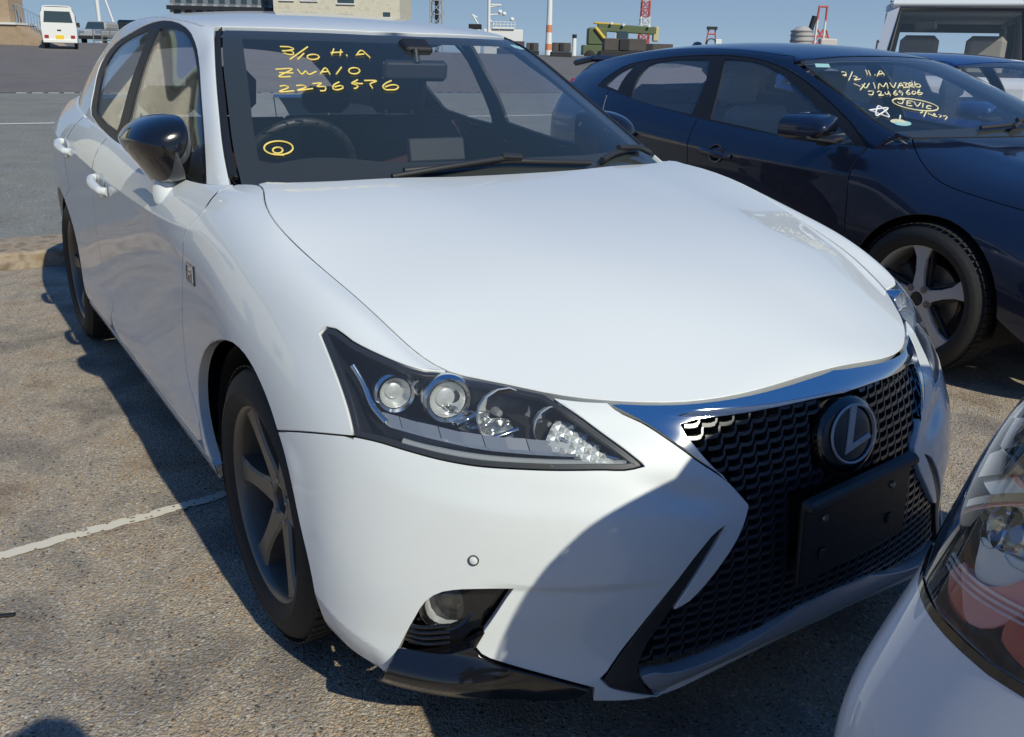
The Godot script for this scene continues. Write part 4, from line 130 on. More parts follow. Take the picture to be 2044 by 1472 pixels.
const O_VREAR := [9.5, 0, 10.4, 0, 11.3, 0, 12.2, 0, 13.1, 0, 14, 0, 14.9, 0, 15.8, 0, 15.8, 8, 15, 8, 14.307, 8, 13.613, 8, 12.92, 8, 12.226, 8, 12.226, 7.862, 12.195, 7.251, 12.103, 6.696, 11.958, 6.208, 11.768, 5.783, 11.544, 5.418, 11.29, 5.112, 11.013, 4.867, 10.716, 4.691, 10.407, 4.591, 10.093, 4.571, 9.784, 4.632, 9, 3.52, 9.1, 2.512]
const O_VSILL := [.284, 7.595, 1.488, 7.627, 2.51, 7.644, 3.429, 7.659, 4.343, 7.672, 5.257, 7.682, 6.171, 7.7, 7.086, 7.745, 8.037, 7.826, 8.312, 8, 8.037, 8, 7.023, 8, 6.009, 8, 4.996, 8, 3.982, 8, 2.968, 8, 1.954, 8, .941, 8, .284, 8]
const STROKES := [[6.048, 3.068, 6.038, 3.012, 6.032, 2.955, 6.025, 2.900, 6.010, 2.848, 5.980, 2.802, 5.933, 2.755, 5.893, 2.754, 5.864, 2.817, 5.843, 2.889, 5.833, 2.945, 5.831, 3.001, 5.829, 3.058], [5.839, 3.023, 5.833, 2.964, 5.836, 2.900, 5.829, 2.843, 5.792, 2.805, 5.706, 2.791, 5.647, 2.817, 5.647, 2.882, 5.660, 2.934, 5.694, 2.980, 5.730, 3.027], [5.988, 2.404, 5.427, 2.942], [5.688, 2.554, 5.415, 2.760], [5.506, 2.253, 5.433, 2.300, 5.404, 2.352, 5.395, 2.402, 5.402, 2.449, 5.424, 2.492, 5.474, 2.524, 5.563, 2.504, 5.609, 2.451, 5.627, 2.399, 5.629, 2.349, 5.615, 2.304, 5.581, 2.265, 5.506, 2.253], [5.876, 1.843, 5.603, 1.956], [5.831, 1.698, 5.569, 1.784], [5.694, 1.961, 5.719, 1.687], [5.585, 1.646, 5.549, 1.639], [5.566, 1.437, 5.660, 1.378, 5.752, 1.319, 5.801, 1.270, 5.785, 1.237, 5.722, 1.217, 5.633, 1.203, 5.541, 1.190, 5.465, 1.174], [5.596, 1.400, 5.627, 1.249], [5.033, 3.373, 5.031, 3.313, 5.033, 3.245, 5.037, 3.176, 5.039, 3.109, 5.040, 3.050, 5.036, 3.004, 5.025, 2.976, 5.006, 2.970, 4.975, 2.996, 4.933, 3.051, 4.886, 3.123, 4.837, 3.201, 4.790, 3.273, 4.751, 3.326, 4.722, 3.348, 4.706, 3.333, 4.698, 3.293, 4.697, 3.237, 4.698, 3.173, 4.700, 3.110, 4.699, 3.055], [4.878, 3.302, 4.844, 2.966], [4.985, 2.849, 4.899, 2.832, 4.814, 2.816, 4.779, 2.789, 4.841, 2.738, 4.917, 2.686, 4.874, 2.668, 4.783, 2.663, 4.765, 2.630, 4.793, 2.577, 4.840, 2.517, 4.879, 2.461], [4.767, 2.405, 4.869, 2.346, 4.973, 2.286, 5.023, 2.240, 4.975, 2.218, 4.867, 2.213, 4.758, 2.207], [4.847, 2.373, 4.867, 2.221], [5.038, 1.898, 4.752, 2.077], [4.874, 1.567, 4.794, 1.614, 4.756, 1.669, 4.746, 1.718, 4.759, 1.762, 4.798, 1.795, 4.880, 1.797, 4.961, 1.750, 4.999, 1.695, 5.010, 1.645, 4.997, 1.600, 4.957, 1.568, 4.874, 1.567], [4.326, 3.398, 4.339, 3.341, 4.345, 3.285, 4.323, 3.232, 4.286, 3.195, 4.249, 3.216, 4.207, 3.285, 4.166, 3.368, 4.133, 3.431, 4.112, 3.442, 4.103, 3.416, 4.102, 3.365, 4.108, 3.298, 4.116, 3.224, 4.123, 3.154, 4.127, 3.094], [4.327, 3.011, 4.331, 2.961, 4.337, 2.911, 4.331, 2.866, 4.300, 2.828, 4.258, 2.811, 4.222, 2.850, 4.190, 2.921, 4.164, 2.989, 4.145, 3.020, 4.137, 3.012, 4.138, 2.978, 4.146, 2.925, 4.158, 2.862, 4.173, 2.795, 4.186, 2.732, 4.195, 2.679], [4.384, 2.652, 4.391, 2.594, 4.402, 2.528, 4.405, 2.478, 4.390, 2.464, 4.347, 2.508, 4.295, 2.568, 4.264, 2.578, 4.262, 2.529, 4.265, 2.461, 4.244, 2.415, 4.175, 2.424, 4.103, 2.460, 4.094, 2.506, 4.098, 2.556], [4.425, 2.102, 4.390, 2.151, 4.350, 2.200, 4.291, 2.249, 4.213, 2.281, 4.144, 2.279, 4.124, 2.237, 4.124, 2.193, 4.144, 2.146, 4.180, 2.091, 4.241, 2.073, 4.283, 2.101, 4.274, 2.149, 4.254, 2.196, 4.225, 2.245], [4.501, 1.717, 4.447, 1.784, 4.394, 1.850, 4.353, 1.875, 4.332, 1.838, 4.296, 1.797, 4.234, 1.783, 4.171, 1.835, 4.160, 1.884], [4.383, 1.812, 4.360, 1.764, 4.347, 1.713, 4.348, 1.658], [4.471, 1.597, 4.469, 1.542, 4.470, 1.476, 4.470, 1.414, 4.463, 1.371, 4.444, 1.361, 4.413, 1.401, 4.375, 1.472, 4.322, 1.525, 4.250, 1.530, 4.170, 1.520], [2.077, 3.527, 2.010, 3.553, 1.959, 3.594, 1.920, 3.639, 1.890, 3.686, 1.868, 3.733, 1.852, 3.781, 1.841, 3.829, 1.835, 3.876, 1.834, 3.924, 1.837, 3.970, 1.845, 4.016, 1.860, 4.061, 1.882, 4.103, 1.912, 4.142, 1.955, 4.173, 2.015, 4.189, 2.086, 4.176, 2.149, 4.138, 2.197, 4.090, 2.232, 4.038, 2.258, 3.987, 2.277, 3.935, 2.290, 3.885, 2.297, 3.835, 2.300, 3.787, 2.297, 3.740, 2.290, 3.695, 2.276, 3.653, 2.257, 3.613, 2.230, 3.577, 2.193, 3.547, 2.143, 3.526, 2.077, 3.527], [1.991, 3.760, 1.925, 3.800, 1.893, 3.855, 1.885, 3.909, 1.899, 3.959, 1.943, 3.994, 2.019, 3.980, 2.067, 3.927, 2.085, 3.871, 2.082, 3.818, 2.054, 3.775, 1.991, 3.760], [1.858, 4.010, 1.844, 3.950, 1.833, 3.891, 1.829, 3.830, 1.828, 3.770], [4.454, 1.060, 4.420, 1.113, 4.385, 1.165, 4.339, 1.216, 4.278, 1.273, 4.211, 1.309, 4.138, 1.307, 4.098, 1.285, 4.090, 1.243, 4.093, 1.197, 4.090, 1.154, 4.094, 1.108, 4.123, 1.060, 4.188, 1.003, 4.246, 1.001, 4.284, 1.032, 4.290, 1.073, 4.280, 1.122, 4.261, 1.170, 4.231, 1.220, 4.200, 1.270]]
const VSTROKES := [[5.644, 3.966, 5.631, 3.852, 5.586, 3.789, 5.443, 3.875, 5.396, 4.024, 5.387, 4.129, 5.358, 4.059, 5.329, 3.942], [5.585, 3.435, 4.998, 4.135], [5.264, 3.645, 5.228, 3.551, 5.169, 3.545, 5.069, 3.706, 4.999, 3.845, 4.984, 3.807, 5.005, 3.649, 5.026, 3.500], [5.663, 2.748, 5.305, 2.950], [5.602, 2.674, 5.235, 2.873], [5.268, 2.656, 5.230, 2.675], [5.138, 2.665, 5.333, 2.468, 5.515, 2.278, 5.534, 2.203, 5.378, 2.255, 5.198, 2.322], [5.291, 2.507, 5.307, 2.286], [4.735, 4.067, 4.520, 3.934], [4.690, 3.554, 4.286, 4.134], [4.628, 3.753, 4.488, 3.789, 4.376, 3.804, 4.395, 3.718, 4.523, 3.551, 4.664, 3.377], [4.680, 3.174, 4.303, 3.390], [4.244, 3.303, 4.397, 3.174, 4.548, 3.047, 4.602, 2.976, 4.493, 3.002, 4.357, 3.038, 4.364, 2.977, 4.507, 2.820, 4.608, 2.702, 4.541, 2.721, 4.383, 2.817, 4.225, 2.913], [4.589, 2.568, 4.420, 2.639, 4.268, 2.698, 4.251, 2.663, 4.388, 2.522, 4.559, 2.356], [4.171, 2.576, 4.343, 2.405, 4.503, 2.240, 4.515, 2.185, 4.361, 2.254, 4.180, 2.341], [4.333, 2.432, 4.334, 2.248], [4.524, 2.104, 4.500, 2.016, 4.455, 1.997, 4.366, 2.146, 4.269, 2.179, 4.194, 2.174, 4.187, 2.252, 4.200, 2.349], [4.111, 2.190, 4.277, 2.074, 4.438, 1.956, 4.500, 1.875, 4.443, 1.828, 4.372, 1.865, 4.304, 2.003, 4.242, 2.055, 4.184, 2.020, 4.128, 1.976], [4.549, 1.642, 4.377, 1.778, 4.231, 1.881, 4.160, 1.867, 4.149, 1.772, 4.207, 1.689, 4.349, 1.625, 4.378, 1.674, 4.341, 1.786], [4.155, 3.848, 4.149, 3.731, 4.135, 3.634, 4.053, 3.671, 3.915, 3.825, 3.903, 3.917, 3.959, 3.981], [4.055, 3.505, 4.087, 3.376, 4.039, 3.345, 3.911, 3.448, 3.837, 3.604, 3.802, 3.633, 3.807, 3.524, 3.819, 3.399], [3.966, 3.234, 3.841, 3.301, 3.838, 3.207, 3.945, 3.107, 4.025, 3.059, 3.900, 3.112, 3.738, 3.183], [4.019, 2.758, 3.914, 2.906, 3.810, 3.000, 3.707, 3.000, 3.780, 2.874, 3.843, 2.855, 3.871, 2.938], [3.905, 2.612, 4.001, 2.636, 3.901, 2.724, 3.845, 2.695, 3.832, 2.639, 3.669, 2.787], [3.988, 2.283, 3.908, 2.422, 3.806, 2.524, 3.676, 2.561, 3.729, 2.442, 3.791, 2.417, 3.839, 2.482], [3.888, 2.224, 3.750, 2.371, 3.675, 2.361, 3.735, 2.243, 3.855, 2.154, 3.888, 2.224], [3.938, 1.943, 3.827, 2.094, 3.720, 2.190, 3.619, 2.196, 3.655, 2.089, 3.730, 1.996, 3.759, 2.046, 3.783, 2.128], [3.463, 3.102, 3.396, 2.874], [3.411, 2.955, 3.251, 3.048, 3.165, 3.157, 3.171, 3.253, 3.273, 3.247], [3.291, 2.863, 3.129, 3.008, 3.009, 3.086, 2.974, 3.024, 2.960, 2.931], [3.178, 2.956, 3.118, 2.858], [3.302, 2.832, 3.221, 2.715], [3.192, 2.694, 3.051, 2.756, 2.925, 2.808, 2.903, 2.777, 2.993, 2.658, 3.102, 2.524], [3.051, 2.477, 2.790, 2.690], [2.819, 2.357, 2.875, 2.401, 2.863, 2.478, 2.739, 2.601, 2.694, 2.568, 2.671, 2.487], [2.671, 2.242, 2.589, 2.338, 2.561, 2.417, 2.549, 2.485, 2.546, 2.547, 2.550, 2.605, 2.558, 2.660, 2.569, 2.713, 2.584, 2.764, 2.601, 2.813, 2.620, 2.862, 2.642, 2.908, 2.666, 2.954, 2.692, 2.999, 2.719, 3.042, 2.749, 3.085, 2.780, 3.126, 2.814, 3.166, 2.850, 3.205, 2.887, 3.243, 2.927, 3.279, 2.970, 3.313, 3.015, 3.345, 3.064, 3.374, 3.118, 3.399, 3.176, 3.418, 3.245, 3.428, 3.334, 3.410, 3.434, 3.327, 3.483, 3.229, 3.500, 3.145, 3.504, 3.073, 3.502, 3.005, 3.494, 2.942, 3.483, 2.883, 3.468, 2.827, 3.451, 2.773, 3.432, 2.722, 3.410, 2.673, 3.387, 2.626, 3.362, 2.581, 3.335, 2.538, 3.306, 2.496, 3.276, 2.456, 3.244, 2.418, 3.210, 2.382, 3.174, 2.348, 3.136, 2.316, 3.096, 2.286, 3.054, 2.259, 3.008, 2.235, 2.959, 2.215, 2.905, 2.199, 2.844, 2.192, 2.771, 2.196, 2.671, 2.242], [2.618, 2.925, 2.568, 2.862, 2.517, 2.889, 2.464, 3.021], [2.580, 2.699, 2.217, 3.081], [2.423, 2.774, 2.341, 2.786], [2.336, 2.757, 2.233, 2.757, 2.356, 2.618], [2.313, 2.610, 2.164, 2.761, 2.169, 2.657], [2.259, 2.529, 2.194, 2.497, 2.083, 2.641], [2.165, 2.459, 2.151, 2.362, 2.075, 2.398, 1.932, 2.575]]
const VSTARS := [[2.984, 4.897, 2.982, 4.757, 2.985, 4.612, 2.990, 4.470, 2.996, 4.334, 3.001, 4.210, 3.005, 4.100, 3.005, 4.010, 3.000, 3.943, 2.988, 3.905, 2.969, 3.901, 2.935, 3.944, 2.876, 4.048, 2.802, 4.198, 2.724, 4.376, 2.654, 4.565, 2.603, 4.743, 2.584, 4.875, 2.607, 4.906, 2.688, 4.809, 2.814, 4.646, 2.955, 4.472, 3.080, 4.318, 3.158, 4.208, 3.169, 4.152, 3.121, 4.127, 3.031, 4.125, 2.913, 4.143, 2.781, 4.175, 2.651, 4.217, 2.537, 4.262, 2.456, 4.303, 2.421, 4.334, 2.414, 4.367, 2.430, 4.403, 2.465, 4.442, 2.515, 4.486, 2.577, 4.533, 2.646, 4.584, 2.719, 4.640, 2.794, 4.699, 2.865, 4.763, 2.929, 4.829, 2.984, 4.897], [2.425, 3.825, 2.232, 4.015]]

class Net:
	var q := PackedVector3Array()
	var nu := 0
	var nv := 0
	var w := 0
	var flip := 1.0
	func _init(nu_: int, nv_: int, p: Array, sym: String, flip_: float):
		nu = nu_; nv = nv_; flip = flip_; w = nu + 3
		q.resize((nu + 3) * (nv + 3))
		for i in nv + 1:
			for j in nu + 1:
				var k := (i * (nu + 1) + j) * 3
				q[(i + 1) * w + j + 1] = Vector3(p[k], p[k + 1], p[k + 2])
		var m := Vector3(-1, 1, 1)
		for j in range(1, w - 1):
			q[j] = q[2 * w + j] * m if "v" in sym else 2 * q[w + j] - q[2 * w + j]
			q[(nv + 2) * w + j] = 2 * q[(nv + 1) * w + j] - q[nv * w + j]
		for i in nv + 3:
			q[i * w] = q[i * w + 2] * m if "u" in sym else 2 * q[i * w + 1] - q[i * w + 2]
			q[i * w + w - 1] = 2 * q[i * w + w - 2] - q[i * w + w - 3]
	func ev(u: float, v: float) -> Vector3:
		u = clampf(u, 0, nu); v = clampf(v, 0, nv)
		var j := mini(int(u), nu - 1); var i := mini(int(v), nv - 1)
		var t := u - j; var s := v - i
		var t2 := t * t; var t3 := t2 * t; var s2 := s * s; var s3 := s2 * s
		var a0 := (1 - 3 * t + 3 * t2 - t3) / 6; var a1 := (3 * t3 - 6 * t2 + 4) / 6; var a2 := (-3 * t3 + 3 * t2 + 3 * t + 1) / 6; var a3 := t3 / 6
		var k := i * w + j
		var r0 := q[k] * a0 + q[k + 1] * a1 + q[k + 2] * a2 + q[k + 3] * a3
		k += w
		var r1 := q[k] * a0 + q[k + 1] * a1 + q[k + 2] * a2 + q[k + 3] * a3
		k += w
		var r2 := q[k] * a0 + q[k + 1] * a1 + q[k + 2] * a2 + q[k + 3] * a3
		k += w
		var r3 := q[k] * a0 + q[k + 1] * a1 + q[k + 2] * a2 + q[k + 3] * a3
		return r0 * ((1 - 3 * s + 3 * s2 - s3) / 6) + r1 * ((3 * s3 - 6 * s2 + 4) / 6) + r2 * ((-3 * s3 + 3 * s2 + 3 * s + 1) / 6) + r3 * (s3 / 6)
	func du(u: float, v: float) -> Vector3:
		return (ev(u + .01, v) - ev(u - .01, v)) / (minf(u + .01, nu) - maxf(u - .01, 0))
	func dv(u: float, v: float) -> Vector3:
		return (ev(u, v + .01) - ev(u, v - .01)) / (minf(v + .01, nv) - maxf(v - .01, 0))
	func nrm(u: float, v: float) -> Vector3:
		return du(u, v).cross(dv(u, v)).normalized() * flip
	func off(u: float, v: float, d: float) -> Vector3:
		return ev(u, v) + nrm(u, v) * d

# one mesh under construction: positions, normals, (uv), indices
class MB:
	var v := PackedVector3Array()
	var n := PackedVector3Array()
	var uv := PackedVector2Array()
	var ix := PackedInt32Array()
	var c := PackedColorArray()
	func vert(p: Vector3, m: Vector3, t := Vector2.ZERO) -> int:
		v.append(p); n.append(m); uv.append(t); return v.size() - 1
	func tri(a: int, b: int, d: int):
		var g := (v[b] - v[a]).cross(v[d] - v[a])
		if g.dot(n[a] + n[b] + n[d]) > 0: ix.append_array([a, d, b])
		else: ix.append_array([a, b, d])
	func quad(a: int, b: int, d: int, e: int):
		tri(a, b, d); tri(a, d, e)
	func flat(pts: Array):
		var g: Vector3 = (pts[1] - pts[0]).cross(pts[2] - pts[0]).normalized()
		var k := v.size()
		for p in pts: vert(p, g)
		for i in range(1, pts.size() - 1): ix.append_array([k, k + i + 1, k + i])
	func box(a: Vector3, b: Vector3, bev := 0.0):
		boxt(Transform3D(Basis(), (a + b) / 2), (b - a).abs(), bev)
	func boxt(t: Transform3D, s: Vector3, bev := 0.0):
		var h := s / 2
		bev = minf(bev, minf(h.x, minf(h.y, h.z)) * .9)
		for ax in 3:
			for sg in [-1.0, 1.0]:
				var nn := Vector3(); nn[ax] = sg
				var a1 := (ax + 1) % 3; var a2 := (ax + 2) % 3
				var k := []
				for o in [[-1, -1], [1, -1], [1, 1], [-1, 1]]:
					var p := Vector3(); p[ax] = sg * h[ax]; p[a1] = o[0] * (h[a1] - bev); p[a2] = o[1] * (h[a2] - bev)
					k.append(vert(t * p, t.basis * nn))
				quad(k[0], k[1], k[2], k[3])
		if bev <= 0: return
		for ax in 3:
			var a1 := (ax + 1) % 3; var a2 := (ax + 2) % 3
			for s1 in [-1.0, 1.0]:
				for s2 in [-1.0, 1.0]:
					var k := []
					for e in [[-1.0, 0], [1.0, 0], [1.0, 1], [-1.0, 1]]:
						var p := Vector3(); p[ax] = e[0] * (h[ax] - bev)
						p[a1] = s1 * (h[a1] - (bev if e[1] == 1 else 0.0)); p[a2] = s2 * (h[a2] - (0.0 if e[1] == 1 else bev))
						var nn := Vector3(); nn[a1] = s1 * (.3 if e[1] == 1 else 1.0); nn[a2] = s2 * (1.0 if e[1] == 1 else .3)
						k.append(vert(t * p, (t.basis * nn).normalized()))
					quad(k[0], k[1], k[2], k[3])
		for sx in [-1.0, 1.0]:
			for sy in [-1.0, 1.0]:
				for sz in [-1.0, 1.0]:
					var nn := t.basis * Vector3(sx, sy, sz).normalized()
					var a := vert(t * Vector3(sx * h.x, sy * (h.y - bev), sz * (h.z - bev)), nn)
					var b := vert(t * Vector3(sx * (h.x - bev), sy * h.y, sz * (h.z - bev)), nn)
					var d := vert(t * Vector3(sx * (h.x - bev), sy * (h.y - bev), sz * h.z), nn)
					tri(a, b, d)
	# profile [[radius, along], ...] turned round the axis of t (local z)
	func lathe(t: Transform3D, prof: Array, seg := 48, sharp := 0.6):
		var m := prof.size()
		for i in m - 1:
			var a: Vector2 = Vector2(prof[i][0], prof[i][1]); var b: Vector2 = Vector2(prof[i + 1][0], prof[i + 1][1])
			var d := (b - a).normalized()
			var na := Vector2(d.y, -d.x); var nb := na
			if i > 0:
				var d0 := (a - Vector2(prof[i - 1][0], prof[i - 1][1])).normalized()
				if d0.dot(d) > sharp: na = Vector2((d + d0).y, -(d + d0).x).normalized()
			if i < m - 2:
				var d1 := (Vector2(prof[i + 2][0], prof[i + 2][1]) - b).normalized()
				if d1.dot(d) > sharp: nb = Vector2((d + d1).y, -(d + d1).x).normalized()
			var k := v.size()
			for s in seg + 1:
				var g := TAU * s / seg
				var e := Vector3(cos(g), sin(g), 0)
				vert(t * (e * a.x + Vector3(0, 0, a.y)), (t.basis * (e * na.x + Vector3(0, 0, na.y))).normalized(), Vector2(float(s) / seg, float(i) / m))
				vert(t * (e * b.x + Vector3(0, 0, b.y)), (t.basis * (e * nb.x + Vector3(0, 0, nb.y))).normalized(), Vector2(float(s) / seg, float(i + 1) / m))
			for s in seg:
				quad(k + 2 * s, k + 2 * s + 2, k + 2 * s + 3, k + 2 * s + 1)
	func tube(pts: Array, r, seg := 8, cap := true):
		var k := v.size(); var up := Vector3(0.13, 1, 0.07)
		for i in pts.size():
			var d: Vector3 = (pts[mini(i + 1, pts.size() - 1)] - pts[maxi(i - 1, 0)]).normalized()
			var x := up.cross(d)
			if x.length() < .1: x = Vector3(1, 0, 0.1).cross(d)
			x = x.normalized(); var y := d.cross(x)
			var rr: float = r[i] if r is Array else r
			for s in seg:
				var e := x * cos(TAU * s / seg) + y * sin(TAU * s / seg)
				vert(pts[i] + e * rr, e)
		for i in pts.size() - 1:
			for s in seg:
				quad(k + i * seg + s, k + i * seg + (s + 1) % seg, k + (i + 1) * seg + (s + 1) % seg, k + (i + 1) * seg + s)
		if cap:
			for e in [0, pts.size() - 1]:
				var d: Vector3 = (pts[0] - pts[1]).normalized() if e == 0 else (pts[e] - pts[e - 1]).normalized()
				var z := vert(pts[e], d)
				for s in seg:
					var a := vert(v[k + e * seg + s], d); var b := vert(v[k + e * seg + (s + 1) % seg], d)
					tri(z, a, b)
	# a polygon in the xy plane of t, raised from z=a to z=b with a bevel on its z=b rim
	func prism(t: Transform3D, poly: PackedVector2Array, a: float, b: float, bev := 0.0):
		if Geometry2D.is_polygon_clockwise(poly): poly.reverse()
		var m := poly.size(); var top := poly
		if bev > 0:
			var o := Geometry2D.offset_polygon(poly, -bev, Geometry2D.JOIN_MITER)
			if o.size() == 1 and o[0].size() == m:
				# keep vertex order aligned
				top = o[0]
				if Geometry2D.is_polygon_clockwise(top): top.reverse()
				var best := 0
				for i in m:
					if top[i].distance_to(poly[0]) < top[best].distance_to(poly[0]): best = i
				var tt := PackedVector2Array()
				for i in m: tt.append(top[(best + i) % m])
				top = tt
			else: bev = 0.0
		var idx := Geometry2D.triangulate_polygon(top)
		for f in [[b, 1.0, top], [a, -1.0, poly]]:
			var nn := t.basis * Vector3(0, 0, f[1]); var k := v.size()
			for p in f[2]: vert(t * Vector3(p.x, p.y, f[0]), nn, p)
			var ids := idx if f[1] > 0 else Geometry2D.triangulate_polygon(poly)
			for i in range(0, ids.size(), 3): tri(k + ids[i], k + ids[i + 1], k + ids[i + 2])
		for i in m:
			var p := poly[i]; var r := poly[(i + 1) % m]
			var d := (r - p).normalized(); var o := Vector3(d.y, -d.x, 0)
			var bz := b - bev
			quad(vert(t * Vector3(p.x, p.y, a), t.basis * o), vert(t * Vector3(r.x, r.y, a), t.basis * o), vert(t * Vector3(r.x, r.y, bz), t.basis * o), vert(t * Vector3(p.x, p.y, bz), t.basis * o))
			if bev > 0:
				var p2 := top[i]; var r2 := top[(i + 1) % m]; var o2 := (t.basis * (o + Vector3(0, 0, 1))).normalized()
				quad(vert(t * Vector3(p.x, p.y, bz), o2), vert(t * Vector3(r.x, r.y, bz), o2), vert(t * Vector3(r2.x, r2.y, b), o2), vert(t * Vector3(p2.x, p2.y, b), o2))
	func mesh(m: Material) -> ArrayMesh:
		var a := []
		a.resize(Mesh.ARRAY_MAX)
		a[Mesh.ARRAY_VERTEX] = v; a[Mesh.ARRAY_NORMAL] = n; a[Mesh.ARRAY_TEX_UV] = uv; a[Mesh.ARRAY_INDEX] = ix
		var r := ArrayMesh.new()
		r.add_surface_from_arrays(Mesh.PRIMITIVE_TRIANGLES, a)
		r.surface_set_material(0, m)
		return r

func pv2(a: Array) -> PackedVector2Array:
	var r := PackedVector2Array()
	for i in range(0, a.size(), 2): r.append(Vector2(a[i], a[i + 1]))
	return r

# move every corner of an outline d metres towards the inside of it, on the surface
func inset(net: Net, o: PackedVector2Array, d: float, lock := "") -> PackedVector2Array:
	if d == 0.0: return o
	var cw := Geometry2D.is_polygon_clockwise(o); var m := o.size(); var r := PackedVector2Array()
	for i in m:
		var p := o[i]
		if (lock == "v" and p.y < .001) or (lock == "u" and p.x < .001):
			r.append(p); continue
		var a := o[(i - 1 + m) % m]; var b := o[(i + 1) % m]
		var su := net.du(p.x, p.y); var sv := net.dv(p.x, p.y)
		var e1 := su * (p.x - a.x) + sv * (p.y - a.y); var e2 := su * (b.x - p.x) + sv * (b.y - p.y)
		e1 = e1.normalized(); e2 = e2.normalized()
		var nn := su.cross(sv).normalized()
		var s := -1.0 if cw else 1.0
		var w1 := nn.cross(e1) * s; var w2 := nn.cross(e2) * s
		var w := (w1 + w2)
		if w.length() < .2: w = w1
		w = w.normalized() * d / maxf(.45, w.normalized().dot(w1))
		var uu := su.dot(su); var uv_ := su.dot(sv); var vv := sv.dot(sv); var det := uu * vv - uv_ * uv_
		if det < 1e-12:
			r.append(p); continue
		var x := w.dot(su); var y := w.dot(sv)
		r.append(Vector2(clampf(p.x + (x * vv - y * uv_) / det, 0, net.nu), clampf(p.y + (y * uu - x * uv_) / det, 0, net.nv)))
	return r

